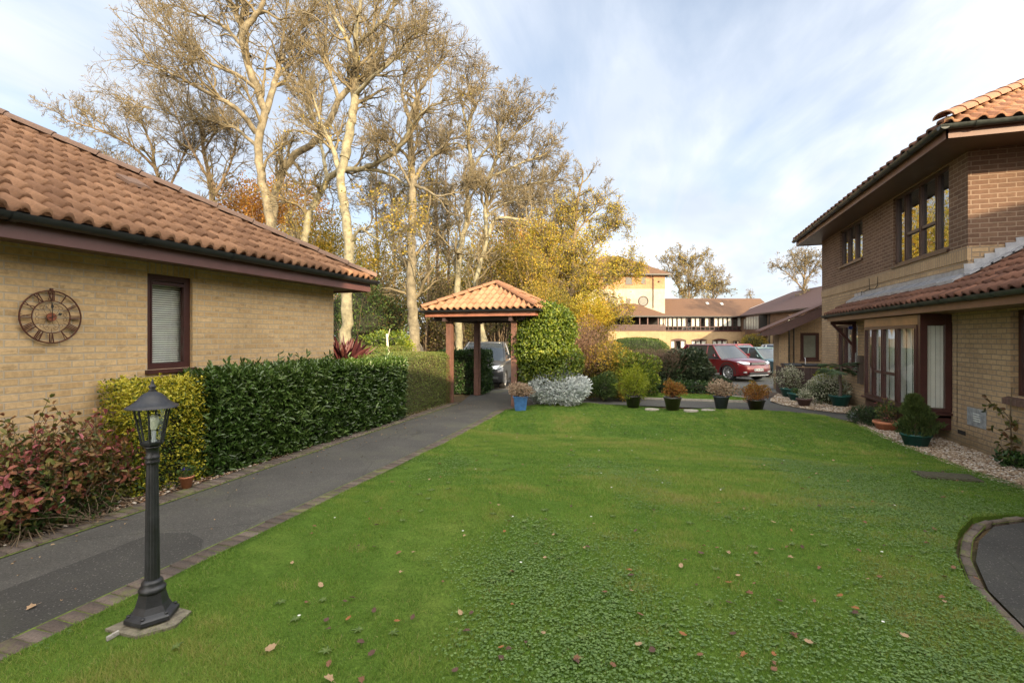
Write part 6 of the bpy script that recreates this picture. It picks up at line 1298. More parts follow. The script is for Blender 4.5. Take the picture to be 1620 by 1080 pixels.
# dead looking twig hedge
tg = empty('bare_twig_hedge', (.35, 17.3, 0), 'brown leafless twiggy hedge leaning outward behind the lawn strip', 'hedge')
n = 2600; bx_ = RNG.uniform(-2.3, .0, n); B = np.stack([bx_, 17.3 + RNG.normal(size=n) * .18, np.zeros(n)], 1); T_ = B + np.stack([RNG.normal(size=n) * .25 + .25, -.30 + RNG.normal(size=n) * .3, RNG.uniform(.75, 1.32, n)], 1)
t = np.linspace(0, 1, 5)[None, :, None]; Ps = B[:, None] * (1 - t) + T_[:, None] * t + RNG.normal(size=(n, 5, 3)) * .03; V, Fq = tubes(Ps, np.linspace(.009, .003, 5)[None] * np.ones((n, 1)), 3); link('stem', ngrid('s', V, Fq, True), simple('bare_stems', (.20, .13, .09), .85, var=.3, vscale=2), tg)
q = 3500; Pt = np.stack([RNG.uniform(-2.4, .3, q), 17.05 + RNG.normal(size=q) * .25, RNG.uniform(.8, 1.36, q)], 1); link('foliage', leaf_mesh('f', Pt, rdir(q), rdir(q), .04, .02, RNG.random(q) * .7), LM['pinkbr'], tg)
c_ = MB(); c_.box(-2.2, -.1, 17.3, 17.5, 0, 1.05); c_.part('inner_growth', DARKC, tg)
S('rhododendron', 'large dark glossy leaved evergreen bush in front of the red car', 'bush', (.55, 17.15, .70), (.80, .62, .62), 5500, .115, .040, 'rhodo', 108, shell=.5, lump=.22, core=.66, up=.1)
S('rhododendron', 'rounded dark evergreen bush joining the twiggy hedge', 'bush', (-.05, 16.95, .62), (.60, .5, .60), 3600, .08, .030, 'dark', 109, shell=.5, lump=.25, core=.66)
S('mound_shrub', 'low dark dome shaped shrub under the red car bumper', 'shrub', (1.50, 18.0, .10), (.50, .42, .34), 4500, .05, .010, 'dark', 110, shell=.3, lump=.06, core=.8)
S('clipped_dome', 'clipped dome shaped green bush showing above the twiggy hedge', 'bush', W(9.5, 38)[:2] + (.75,), (2.5, 1.8, 1.0), 8000, .09, .05, 'green', 111, shell=.2, lump=.05, core=.86, zmin=-.3)
S('clipped_dome', 'dark conifer bush left of the clipped dome', 'bush', W(6.5, 36)[:2] + (.45,), (2.0, 1.5, .75), 5000, .09, .04, 'dark', 112, shell=.3, lump=.1, core=.8, zmin=-.3)
S('far_shrub', 'small green bush with a pale head by the far arched windows', 'bush', W(30.2, 62)[:2] + (.9,), (1.6, 1.2, 1.1), 2500, .14, .08, 'olive', 113, shell=.4, core=.75, zmin=-.4)
S('white_flowered_bush', 'grey green bush with whitish flowers between the green pots', 'bush', (3.92, 14.85, .36), (.46, .40, .38), 2400, .055, .024, 'pale', 114, shell=.5, core=.6, toprnd=.4, group=None)
S('low_evergreen', 'low dark green spreading plant at the foot of the bay window', 'plant', (3.78, 11.55, .16), (.34, .42, .20), 1700, .07, .012, 'dark', 115, shell=.6, core=.5)
S('twiggy_plant', 'sparse reddish stemmed plant between the green plant and the terracotta bowl', 'plant', (3.86, 10.95, .38), (.18, .22, .26), 180, .05, .02, 'robin', 116, shell=.9, core=0, stems=16)
# sapling by the right wall
sp = G(1601, 735, .02); so_ = empty('wall_sapling', (sp[0], sp[1], 0), 'thin leggy sapling with few bronze green leaves against the right wall', 'plant'); m = MB(); bs = Vector((sp[0], sp[1], 0)); Zs = 6.7
m.tube([bs, P(1600, 700, Zs), P(1598, 660, Zs), P(1601, 612, Zs)], [.011, .010, .008, .004], 6)
br_ = [((1599, 668), (1585, 655), (1570, 640), (1560, 627)), ((1599, 664), (1588, 650), (1575, 642), (1562, 646)), ((1600, 672), (1612, 664), (1618, 655)), ((1599, 690), (1585, 684), (1572, 676)), ((1600, 700), (1612, 690), (1620, 676)), ((1600, 710), (1588, 712), (1580, 702))]
Pt = []; 
for b_ in br_: m.tube([P(u, v, Zs + random.uniform(-.1, .1) * i) for i, (u, v) in enumerate(b_)], .004, 5); Pt += [P(u + random.uniform(-4, 4), v + random.uniform(-4, 4), Zs) for u, v in b_ for _ in range(3)]
Pt += [P(1600 + random.uniform(-16, 18), random.uniform(668, 725), Zs + random.uniform(-.15, .15)) for _ in range(34)]; m.part('stem', STEM, so_)
k = len(Pt); link('foliage', leaf_mesh('f', np.array(Pt), nrm(rdir(k) + [0, 0, -.6]), rdir(k), .10 * RNG.uniform(.5, 1.1, k), .045, RNG.random(k)), leafmat('bronze_leaf', [(.05, .06, .02), (.10, .12, .03), (.16, .13, .03), (.13, .06, .03)], .5, .3), so_)
S('wall_ground_plant', 'leafy clump at the foot of the sapling by the right wall', 'plant', (sp[0] + .02, sp[1] - .1, .08), (.22, .2, .12), 420, .06, .035, 'ivyd', 117, shell=.7, core=.3)
# phormium
ph = empty('purple_phormium', (-7.0, 9.55, 0), 'spiky dark purple phormium behind the laurel hedge at the bungalow corner', 'plant'); k = 90; a = RNG.uniform(0, 2 * pi, k); e = RNG.uniform(.5, 1.45, k)
D = np.stack([np.cos(a) * np.cos(e), np.sin(a) * np.cos(e), np.sin(e)], 1); Bp = np.stack([-7.0 + RNG.normal(size=k) * .05, 9.55 + RNG.normal(size=k) * .05, np.full(k, 1.05)], 1); ph.location = (-7.0, 9.55, 0)
link('leaf_blade', leaf_mesh('f', Bp, D, rdir(k), RNG.uniform(.5, .85, k), .05, RNG.random(k)), LM['phorm'], ph)
m = MB(); m.tube([(-7.0, 9.55, 0), (-7.0, 9.55, 1.07)], .06, 8); m.part('stem', STEM, ph)
# ================================================================ trees
def tree(name, label, limbs, seed, bark, twigmat=None, dens=1.0, l1=(3.2, .8), leaves=None, nl=0, ls=.12, group='tall trees behind the bungalow', lev=4, trop=.05, k2=6, k3=5, k4=2, tip=.011, leaf_low=None, wig=.22, ang=(.4, 1.0), l1t=.2, cat='tree', k1=2.7):
    """limbs: list of (points [(u,v,Z)...], r0, r1, spawn density)"""
    rng = np.random.default_rng(seed); u0, v0, Z0 = limbs[0][0][0]; b = P(u0, v0, Z0); bz = gh(b[0], b[1])
    o = empty(name, (b[0], b[1], bz), label, cat, group); tr = []; L1 = []
    for pts, r0, r1, sd in limbs:
        q = np.array([P(*p) for p in pts]); S = max(12, len(q) * 4); q = resamp(q, S); q[1:-1] += rng.normal(size=(S - 2, 3)) * r0 * .10
        R = np.linspace(r0, r1, S) * .88
        if pts is limbs[0][0]:
            q[0, 2] = bz - .1; R[0] *= 1.35; R[1] *= 1.08
        tr.append(tubes(q[None], R[None], 12 if r0 > .15 else 8))
        Ln = np.linalg.norm(np.diff(q, axis=0), axis=1).sum(); n = int(max(0, Ln * sd * dens * k1))
        if n:
            t = l1t + (1 - l1t) * rng.random(n) ** .8 if sd < 3 else rng.random(n); f = t * (S - 1.001); i = f.astype(int); fr = (f - i)[:, None]; p = q[i] * (1 - fr) + q[i + 1] * fr; T = nrm(q[i + 1] - q[i])
            pe = nrm(np.cross(T, rdir(n, rng))); a = rng.uniform(ang[0], ang[1], n)[:, None]; D = nrm(T * np.cos(a) + pe * np.sin(a) + np.array([0, 0, .15]))
            L1.append((p, D, np.clip(R[i] * .55, .03, .10), l1[0] * 1.1 * rng.uniform(.55, 1.25, n) * (1.1 - .45 * t)))
            p2 = q[-1:]; L1.append((np.repeat(p2, 2, 0), nrm(T[-1:] + rdir(2, rng) * .4), np.full(2, r1 * .9), np.full(2, l1[0] * .8)))
    V, Fq = joinm(tr); link('trunk', ngrid('trunk', V, Fq, True), bark, o)
    if not L1: return o
    p, D, R, L = [np.concatenate([a[i] for a in L1]) for i in range(4)]; out = []; cur = grow(p, D, R, L, 10, wig, trop, rng); out.append(tubes(*cur, 5)); Lc = L
    for lv, (kk_, lr, S) in enumerate(((k2, .62, 6), (k3, .60, 5), (k4, .66, 3))[:lev - 1]):
        p, D, R, Lc = kids(*cur, Lc, kk_, .12, (.3, .85), lr, rng, .62); R = np.maximum(R, tip); cur = grow(p, D, R, Lc, S, wig * 1.15, trop * .8, rng, .5); out.append(tubes(*cur, 3))
    V, Fq = joinm(out); link('crown', ngrid('crown', V, Fq, lev < 3), twigmat or TWIG, o)
    if leaves:
        E = cur[0].reshape(-1, 3); w_ = np.ones(len(E))
        if leaf_low is not None: w_ = np.clip((leaf_low - E[:, 2]) / 4.0, .03, 1)
        i = rng.choice(len(E), nl, p=w_ / w_.sum()); Pt = E[i] + rng.normal(size=(nl, 3)) * .10
        link('foliage', leaf_mesh('f', Pt, nrm(rdir(nl, rng) + [0, 0, -.5]), rdir(nl, rng), ls * rng.uniform(.6, 1.3, nl), ls * .8, rng.random(nl), False), LM[leaves], o)
    return o

Z = 28
tree('bare_tree', 'tallest bare tree, thick forked trunk, crown leaving the top of the photo above the bungalow', [
 ([(446, 560, 28), (436, 420, 28), (428, 353, 28), (417, 300, 28), (408, 250, 28), (410, 207, 28), (421, 178, 28), (408, 143, 27.7), (393, 110, 27.4), (382, 67, 27.2), (385, 48, 27)], .36, .19, .12),
 ([(385, 48, 27), (400, 30, 27), (415, 12, 26.6), (422, -40, 26)], .22, .07, 1), ([(384, 50, 27), (372, 20, 27.4), (352, -10, 28), (335, -50, 28)], .18, .06, 1),
 ([(420, 178, 28), (432, 140, 28.5), (442, 105, 29), (455, 70, 29), (478, 45, 29.5), (500, 10, 29.5)], .22, .06, 1), ([(405, 210, 28), (380, 175, 27), (345, 155, 26.5), (318, 142, 26), (285, 122, 25.5), (250, 108, 25)], .18, .05, 1.2),
 ([(408, 143, 27.7), (380, 120, 27), (330, 100, 26), (290, 70, 25.5), (262, 50, 25)], .13, .04, 1.2), ([(395, 90, 27.3), (360, 45, 28), (320, 25, 28), (275, 8, 28)], .14, .04, 1.2),
 ([(405, 230, 28), (370, 200, 29), (330, 190, 30), (280, 185, 31), (235, 170, 31)], .12, .04, 1.2), ([(442, 105, 29), (450, 40, 30), (460, -20, 30)], .12, .04, 1)], 201, BARK, dens=1.05, l1=(3.3, .8))
tree('bare_tree', 'bare tree with a heavy limb leaning right, just right of the tallest tree', [
 ([(425, 560, 30), (428, 420, 30), (433, 310, 30), (447, 267, 30), (470, 240, 29.5), (497, 228, 29), (511, 211, 29), (525, 186, 28.5), (536, 158, 28.5), (556, 136, 28), (578, 122, 28)], .34, .17, .15),
 ([(578, 122, 28), (585, 90, 28), (588, 50, 28), (600, 0, 28)], .18, .05, 1.2), ([(578, 122, 28), (610, 100, 27.5), (640, 85, 27), (655, 60, 27)], .12, .04, 1.2), ([(511, 211, 29), (490, 180, 30), (478, 140, 30.5), (480, 90, 31)], .16, .05, 1.2),
 ([(536, 158, 28.5), (520, 110, 29), (515, 60, 30), (520, 0, 30)], .14, .05, 1.2), ([(447, 267, 30), (470, 290, 29), (500, 292, 28), (530, 300, 27.5)], .10, .03, 1)], 202, BARK, dens=.95, l1=(3.0, .8))
tree('bare_tree', 'stout pale trunked tree rising behind the bungalow corner, left of the gateway', [
 ([(546, 575, 22), (548, 500, 22), (551, 440, 22), (553, 385, 22), (547, 345, 22), (543, 310, 22), (538, 285, 22), (545, 250, 22)], .30, .20, 0.0),
 ([(545, 250, 22), (555, 200, 22), (562, 150, 22), (565, 100, 22), (562, 60, 21.5), (570, 0, 21)], .25, .08, .9), ([(540, 280, 22), (525, 230, 22.5), (505, 190, 23), (495, 150, 23)], .16, .05, 1), ([(565, 100, 22), (548, 60, 22), (530, 30, 22), (515, -10, 22)], .14, .04, 1.2),
 ([(562, 150, 22), (590, 120, 21), (620, 100, 20.5), (640, 70, 20)], .12, .04, 1.2), ([(553, 385, 22), (570, 360, 21.5), (590, 375, 21), (620, 390, 21)], .09, .03, .8), ([(565, 70, 22), (600, 40, 21), (625, 10, 21), (630, -20, 21)], .12, .04, 1.2)],
 203, BARKP, dens=.9, l1=(2.2, .7), leaves='olive', nl=1000, ls=.11, leaf_low=12)
tree('bare_tree', 'leaning pale trunk with one long limb sweeping right, beside the bungalow ridge', [
 ([(470, 560, 26), (474, 430, 26), (480, 382, 26), (489, 338, 26), (504, 311, 26), (518, 284, 26), (533, 271, 25.5), (555, 268, 25), (578, 267, 24.5), (595, 258, 24), (620, 245, 23.5), (640, 225, 23)], .30, .10, .35),
 ([(578, 267, 24.5), (600, 270, 24.5), (622, 278, 25), (645, 295, 25)], .13, .05, .9), ([(518, 284, 26), (512, 250, 26.5), (505, 210, 27), (490, 170, 27)], .13, .04, 1), ([(640, 225, 23), (650, 200, 22.7), (670, 175, 22), (700, 160, 22)], .10, .03, 1.2)], 204, BARKP, dens=.8, l1=(2.2, .7), leaves='olive', nl=600, ls=.10, leaf_low=11)
tree('bare_tree', 'straight brown barked tree left of the gateway roof', [
 ([(656, 565, 24), (653, 500, 24), (651, 440, 24), (652, 380, 24), (653, 330, 24), (653, 290, 24), (650, 240, 24), (648, 190, 24)], .31, .16, .25),
 ([(653, 292, 24), (668, 262, 24), (690, 240, 24.5), (710, 222, 25), (730, 215, 25)], .13, .04, 1.1), ([(648, 190, 24), (660, 150, 24), (680, 120, 24), (700, 95, 24)], .12, .03, 1.2), ([(648, 190, 24), (635, 150, 24.5), (640, 110, 25), (665, 90, 25)], .12, .03, 1.2),
 ([(653, 300, 24), (632, 260, 23.5), (618, 230, 23)], .09, .03, 1), ([(653, 292, 24), (675, 300, 23.5), (690, 312, 23), (720, 305, 23)], .10, .03, .9)], 205, BARK, dens=1.0, l1=(2.5, .8), twigmat=TWIG)
tree('bare_tree', 'slender pale tree just behind the gateway roof, its trunk bending left then right', [
 ([(727, 590, 24), (725, 500, 24), (724, 449, 24), (726, 402, 24), (733, 374, 24), (742, 335, 24), (740, 315, 24), (738, 295, 24.5), (747, 268, 24.5), (742, 230, 25), (740, 200, 25), (752, 170, 25)], .21, .08, .5),
 ([(740, 200, 25), (730, 170, 25), (745, 145, 25.5), (765, 140, 26)], .07, .03, 1.3), ([(747, 268, 24.5), (765, 240, 24), (785, 220, 24), (800, 190, 24)], .08, .03, 1.2), ([(740, 235, 25), (720, 225, 25), (700, 235, 25)], .06, .03, 1.2)], 206, BARKP, dens=1.1, l1=(2.1, .7))
tree('bare_tree', 'pale trunk leaning right above the gateway peak, with a broad rounded bare crown', [
 ([(774, 600, 23), (768, 560, 23), (754, 470, 23), (752, 449, 23), (761, 410, 23), (768, 385, 23), (774, 365, 23), (781, 345, 23), (795, 345, 23), (815, 346, 23), (835, 350, 23)], .20, .06, .5),
 ([(770, 378, 23), (768, 345, 23.5), (770, 310, 24), (775, 275, 24), (790, 240, 24), (815, 210, 24), (840, 190, 24)], .13, .04, 1.4), ([(775, 280, 24), (800, 270, 24), (830, 255, 24), (860, 245, 24)], .08, .03, 1.4), ([(771, 305, 24), (800, 300, 24.5), (840, 290, 25), (875, 285, 25)], .08, .03, 1.4),
 ([(790, 240, 24), (790, 210, 24), (805, 180, 24)], .07, .03, 1.4), ([(768, 345, 23.5), (790, 325, 24), (820, 315, 24), (850, 320, 24)], .07, .02, 1.4)], 207, BARKP, dens=1.15, l1=(1.9, .6))
tree('bare_tree', 'spreading bare tree low behind the bungalow ridge at the far left', [
 ([(262, 560, 33), (262, 400, 33), (262, 330, 33), (255, 290, 33), (245, 265, 33)], .22, .12, .4), ([(245, 265, 33), (215, 235, 32), (180, 215, 31), (140, 200, 31), (105, 190, 31)], .11, .03, 1.5), ([(245, 265, 33), (240, 230, 33), (225, 195, 33), (205, 180, 33)], .10, .03, 1.5),
 ([(262, 310, 33), (285, 260, 33), (300, 220, 33)], .10, .03, 1.5), ([(262, 330, 33), (230, 290, 32), (190, 265, 32), (155, 250, 32)], .09, .03, 1.4)], 208, BARKD, dens=.9, l1=(2.1, .7))
tree('bare_tree', 'bare brown tree between the far left tree and the tallest one', [
 ([(348, 560, 32), (345, 400, 32), (340, 330, 32), (335, 290, 32), (322, 240, 32), (318, 200, 32)], .26, .10, .6), ([(340, 300, 32), (310, 250, 31), (285, 200, 31), (270, 160, 31)], .12, .04, 1.3), ([(340, 310, 32), (365, 260, 32), (375, 220, 32)], .12, .04, 1.3), ([(322, 240, 32), (350, 190, 33), (360, 150, 33)], .09, .03, 1.3)], 209, BARKD, dens=.9, l1=(2.6, .7), twigmat=TWIG)
# thin mid-distance trunks
for i, (u, zt, Z_, r, h, s_) in enumerate(((596, 340, 34, .13, 250, 1), (622, 330, 36, .12, 270, 2), (690, 300, 31, .14, 260, 3), (708, 330, 33, .12, 285, 4), (800, 330, 32, .13, 280, 5), (826, 360, 34, .11, 310, 6), (852, 350, 36, .12, 300, 7), (676, 360, 28, .09, 320, 8))):
    tree('bare_tree', ['thin dark woodland trunk left of the straight brown tree', 'thin woodland trunk close left of the straight brown tree', 'slim woodland trunk close right of the straight brown tree', 'slim woodland trunk midway to the gateway roof', 'slim woodland tree just right of the gateway peak', 'slim woodland tree behind the ivy column', 'slim woodland tree left of the yellow tree', 'spindly young trunk in front of the woodland, left of the gateway roof'][i],
      [([(u - 3, 575, Z_), (u, 480, Z_), (u + 3, 400, Z_), (u - 2, zt, Z_), (u + random.uniform(-14, 14), h - 30, Z_)], r, .04, .8), ([(u, 400, Z_), (u + 18 * (-1) ** i, 350, Z_), (u + 28 * (-1) ** i, 310, Z_)], r * .5, .02, 1.2)], 220 + s_, BARKD, dens=.8, l1=(1.8, .6), k3=6, k4=3, group='slim woodland trunks', leaves='wood' if i % 2 else None, nl=900, ls=.13)
# ivy coated base on the straight trunk is left to the bark; yellow autumn tree
tree('yellow_tree', 'autumn tree with bright yellow leaves right of the ivy column', [
 ([(902, 600, 21), (903, 520, 21), (906, 440, 21), (909, 380, 21), (912, 330, 21), (920, 290, 21)], .16, .04, 1.5), ([(905, 450, 21), (930, 400, 20.7), (955, 370, 20.5), (975, 350, 20.5)], .06, .02, 1.8), ([(905, 470, 21), (880, 420, 21), (862, 390, 21), (850, 370, 21)], .06, .02, 1.6),
 ([(904, 490, 21), (935, 460, 20.5), (965, 440, 20), (985, 425, 20)], .06, .02, 1.9), ([(907, 410, 21), (890, 370, 21.5), (885, 340, 21.5)], .05, .02, 1.6), ([(909, 370, 21), (935, 340, 21), (950, 320, 21)], .05, .02, 1.7), ([(904, 510, 21), (935, 505, 20), (960, 500, 19.5)], .05, .02, 1.9)],
 231, BARKD, dens=1.25, l1=(1.15, .6), leaves='yel', nl=26000, ls=.062, group=None, k3=6, k4=3, leaf_low=8.5, tip=.006)
shrub('amber_bush', 'orange yellow leafy tree skirt right of the russet shrub', 'tree', W(3.1, 19.2)[:2] + (2.15,), (.85, .8, 1.35), 9000, .065, .045, 'yel', 232, shell=.8, lump=.35, core=0, stems=50, six=False, stemmat=BARKD)
shrub('olive_gold_bush', 'tall green gold bush under the yellow tree behind the ivy column', 'bush', W(1.5, 20.2)[:2] + (2.6,), (1.3, 1.1, 1.5), 11000, .065, .045, 'olive', 233, shell=.8, lump=.35, core=0, stems=60, six=False, stemmat=BARKD)
# distant trees beyond the far block
tree('distant_tree', 'rounded half leafed tree behind the roof of the far block', [([(1090, 560, 92), (1090, 500, 92), (1090, 460, 92), (1088, 430, 92)], .35, .15, .8), ([(1090, 480, 92), (1110, 450, 92), (1125, 440, 92)], .18, .06, 1), ([(1090, 480, 92), (1070, 450, 92), (1060, 430, 92)], .18, .06, 1), ([(1088, 440, 92), (1078, 415, 92)], .15, .06, 1), ([(1095, 450, 92), (1105, 420, 92)], .12, .05, 1)],
 241, BARKD, dens=.9, l1=(4.0, .7), leaves='olive', nl=3200, ls=.24, group='trees beyond the far roofs', tip=.022, k4=4)
tree('distant_tree', 'bare rounded tree right of the half leafed tree beyond the far roof', [([(1128, 560, 96), (1128, 500, 96), (1128, 455, 96)], .3, .12, .9), ([(1128, 480, 96), (1140, 455, 96)], .15, .05, 1)], 242, BARKD, dens=.9, l1=(3.6, .7), leaves='wood', nl=500, ls=.3, group='trees beyond the far roofs', tip=.024)
tree('distant_tree', 'bare tree rising behind the dark roof next to the right building', [([(1272, 560, 62), (1272, 480, 62), (1272, 440, 62), (1275, 410, 62)], .17, .08, .9), ([(1272, 460, 62), (1250, 435, 62), (1235, 425, 62)], .12, .04, 1.2), ([(1272, 450, 62), (1290, 420, 62), (1300, 405, 62)], .12, .04, 1.2), ([(1272, 440, 62), (1258, 415, 62)], .1, .04, 1.2)], 243, BARKD, dens=1.0, l1=(2.3, .7), group='trees beyond the far roofs', tip=.018, leaves='wood', nl=350, ls=.18)
tree('distant_tree', 'tiny bare treetop just left of the dark roof valley', [([(1188, 560, 110), (1188, 490, 110), (1188, 470, 110)], .2, .08, .9)], 244, BARKD, dens=.8, l1=(2.4, .7), group='trees beyond the far roofs', tip=.02)
# woodland understorey behind
def under(name, label, u, v, Z_, rad_, n, ls, mat, seed, stems=50, core=0.0, cat='bush'):
    p = P(u, v, Z_); return shrub(name, label, cat, p, rad_, n, ls, ls * .7, mat, seed, group='woodland bushes behind the bungalow and gateway', shell=.85, lump=.35, core=core, six=False, stems=stems, stemmat=BARKD, f=2.6)
under('woodland_bush', 'orange leaved beech behind the bungalow ridge below the tallest tree', 440, 340, 36, (4.2, 3, 3.2), 9000, .17, 'orange', 301)
under('woodland_bush', 'second orange bush left of the tallest trunk', 385, 330, 38, (3.0, 3, 2.2), 4000, .17, 'orange', 302)
under('woodland_bush', 'yellow and green leafy young tree right of the stout pale trunk', 600, 420, 30, (2.4, 2.0, 2.6), 4500, .12, 'olive', 303)
under('woodland_bush', 'golden brown bush left of the stout pale trunk above the bungalow eaves', 512, 400, 32, (2.8, 2.4, 3.2), 7000, .15, 'olive', 304)
under('woodland_bush', 'dark evergreen bush filling the gap below the bungalow eaves', 560, 505, 27, (2.6, 2.0, 2.4), 9000, .12, 'green', 305, core=.55)
under('woodland_bush', 'mid green bush left of the straight brown trunk', 615, 505, 28, (2.2, 2.0, 2.2), 7000, .12, 'wood', 306, core=.4)
under('woodland_bush', 'russet brown undergrowth left of the gateway roof', 690, 480, 30, (2.6, 2.0, 2.8), 4000, .12, 'wood', 307, stems=160)
under('woodland_bush', 'russet undergrowth seen through the gateway', 735, 520, 28, (2.4, 2.0, 2.2), 5000, .13, 'wood', 308, stems=120)
under('woodland_bush', 'green gold undergrowth behind the gateway peak', 790, 420, 31, (2.8, 2.2, 2.8), 5000, .13, 'olive', 309, stems=160)
under('woodland_bush', 'olive undergrowth between the gateway roof and the yellow tree', 850, 440, 29, (2.6, 2.0, 3.4), 8000, .13, 'olive', 310, stems=120)
under('woodland_bush', 'orange brown bush above the gateway peak', 830, 400, 34, (3.2, 2.2, 2.6), 4500, .15, 'orange', 311, stems=80)
under('woodland_bush', 'bright green low bush beyond the golden hedge', 608, 545, 20, (1.0, .8, .55), 2200, .10, 'ivy', 312, core=.5)
under('woodland_bush', 'bright yellow small bush beyond the golden hedge', 637, 548, 21, (.5, .5, .5), 1200, .09, 'lime', 313, core=.5)
under('woodland_bush', 'dark bush filling the far side of the woodland left of the gateway', 575, 470, 42, (6.0, 3, 4.2), 9000, .2, 'wood', 314, core=.3)
under('woodland_bush', 'dark bush filling the far side of the woodland behind the gateway', 720, 470, 44, (7.5, 3, 4.0), 9000, .18, 'olive', 315, core=.3)
under('woodland_bush', 'dim brown far thicket behind the yellow tree', 860, 450, 46, (6.5, 3, 4.6), 9000, .18, 'olive', 316, core=.3)
under('woodland_bush', 'far thicket behind the bungalow roof', 470, 430, 48, (8.0, 3, 5.0), 8000, .2, 'olive', 317, core=.3)
under('woodland_bush', 'tall sunlit golden trees far off behind the yellow tree', 856, 440, 62, (7.0, 4, 8.0), 13000, .32, 'yel', 318, stems=90)
under('woodland_bush', 'sunlit gold and green trees far off behind the gateway', 745, 455, 64, (9.0, 4, 7.2), 9000, .34, 'olive', 319, stems=90)
# pale birch snag
m = MB(); b = P(614, 560, 17.5); m.tube([(b[0], b[1], 0), (b[0] + .01, b[1], 1.0), P(612, 528, 17.5)], [.06, .05, .035], 8); m.tube([P(612, 540, 17.5), P(617, 520, 17.5)], .015, 5)
m.top('birch_stump', simple('birch_bark', (.55, .50, .42), .8, var=.25, vscale=8), (b[0], b[1], 0), 'thin pale dead birch stem beyond the golden hedge', 'tree')

# ================================================================ grass, clover, pebbles, fallen leaves
def scatter(n, x0, x1, y0, y1, poly, dens=None):
    x = RNG.uniform(x0, x1, n); y = RNG.uniform(y0, y1, n); k = inpoly(x, y, poly); x, y = x[k], y[k]
    if dens is not None: k = RNG.random(len(x)) < dens(x, y); x, y = x[k], y[k]
    return x, y
def inview(x, y, m=1.12):
    X, Z_ = x * CT + y * ST, -x * ST + y * CT; return (Z_ > 2.0) & (np.abs(X / np.maximum(Z_, .1)) < 810 / F * m) & (Z_ > 2.0)
GRASSM = leafmat('grass_blade', [(.055, .13, .016), (.125, .235, .032), (.20, .31, .048), (.31, .32, .08), (.36, .29, .14)], .5, .35, .3)
def grass(name, n, reg, h, w_, seed, poly=LAWN):
    x, y = scatter(n, *reg, poly); k = inview(x, y); x, y = x[k], y[k]; N = len(x); z = lawn_h(x, y) - .004 if poly is LAWN else np.full(N, .028) + np.array([gh(a, b) for a, b in zip(x, y)])
    lf = lumpf(seed, 9, 1.0); Q = np.stack([x * 1.4, y * 1.4, np.zeros(N)], 1); pt = lf(Q) * 1.6; pt2 = lf(Q * 4.3 + 3)
    hh = h * RNG.uniform(.4, 1.2, N) * np.clip(1 + .6 * pt + .5 * pt2 + .5 * lf(Q * 11 + 7) * 1.6, .4, 2.2); D = nrm(np.stack([RNG.normal(size=N) * .55, RNG.normal(size=N) * .55, np.ones(N)], 1)); sd = rdir(N); sd[:, 2] *= .1; sd = nrm(sd)
    Pt = np.stack([x, y, z], 1); S = sd * (w_ * RNG.uniform(.7, 1.3, N))[:, None]; bend = rdir(N) * .25 * hh[:, None]; bend[:, 2] = -np.abs(bend[:, 2]) * .5
    V = np.stack([Pt - S * .5, Pt + S * .5, Pt + D * hh[:, None] + bend], 1).reshape(-1, 3); Fq = np.arange(N * 3).reshape(-1, 3)
    pt3 = lf(Q * 11 + 7) * 1.6; rn = np.clip(.33 + .42 * pt + .30 * pt2 + .22 * pt3 + RNG.normal(size=N) * .14, 0, .8); rn[RNG.random(N) < .03 + .5 * np.clip(pt2 + .5 * pt3 - .6, 0, 1)] = 1
    tag(link(name, ngrid(name, V, Fq, rnd=rn), GRASSM), kind='stuff')
grass('grass', 420000, (-3.45, 2.3, 1.6, 4.8), .030, .0034, 401)
grass('grass', 420000, (-3.6, 4.4, 4.8, 8.5), .032, .0052, 402)
grass('grass', 260000, (-3.7, 3.7, 8.5, 13), .034, .0085, 403)
grass('grass', 26000, (-1, 2.3, 14.4, 16.1), .035, .012, 404, STRIP)
# clover carpet in the foreground
cl = lumpf(411, 9, 1.0)
def cdens(x, y):
    Q = np.stack([x * 1.1, y * 1.1, np.zeros(len(x))], 1); d = cl(Q) * 1.6 + cl(Q * 3.1 + 2) * .8; X, Z_ = x * CT + y * ST, -x * ST + y * CT
    near = np.clip((5.2 - Z_) / 2.6, 0, 1) * np.clip((X + 1.4) / 1.5, .15, 1) + .5 * np.clip((X - .5) / 3, 0, 1) * np.clip((8.5 - Z_) / 4, 0, 1); return np.clip((d + near * 1.15 - .35) * .9, .0, 1)
x, y = scatter(230000, -3.4, 3.9, 1.8, 7.8, LAWN, cdens); k = inview(x, y); x, y = x[k], y[k]; N = len(x); z = lawn_h(x, y) + RNG.uniform(.008, .024, N)
a0 = RNG.uniform(0, 2 * pi, N); s_ = RNG.uniform(.005, .0115, N); tl = rdir(N) * .22 + [0, 0, 1]; Pt = np.repeat(np.stack([x, y, z], 1), 3, 0); aa = np.repeat(a0, 3) + np.tile([0, 2.09, 4.19], N)
D = np.stack([np.cos(aa), np.sin(aa), np.full(3 * N, .12)], 1)
tag(link('clover', leaf_mesh('clover', Pt, D, np.repeat(nrm(tl), 3, 0), np.repeat(s_, 3), np.repeat(s_, 3) * 1.05, np.repeat(np.clip(RNG.normal(size=N) * .3 + .5, 0, 1), 3), True, .12), leafmat('clover_leaf', [(.075, .14, .035), (.125, .205, .055), (.18, .27, .08)], .55, .2, .35)), kind='stuff')
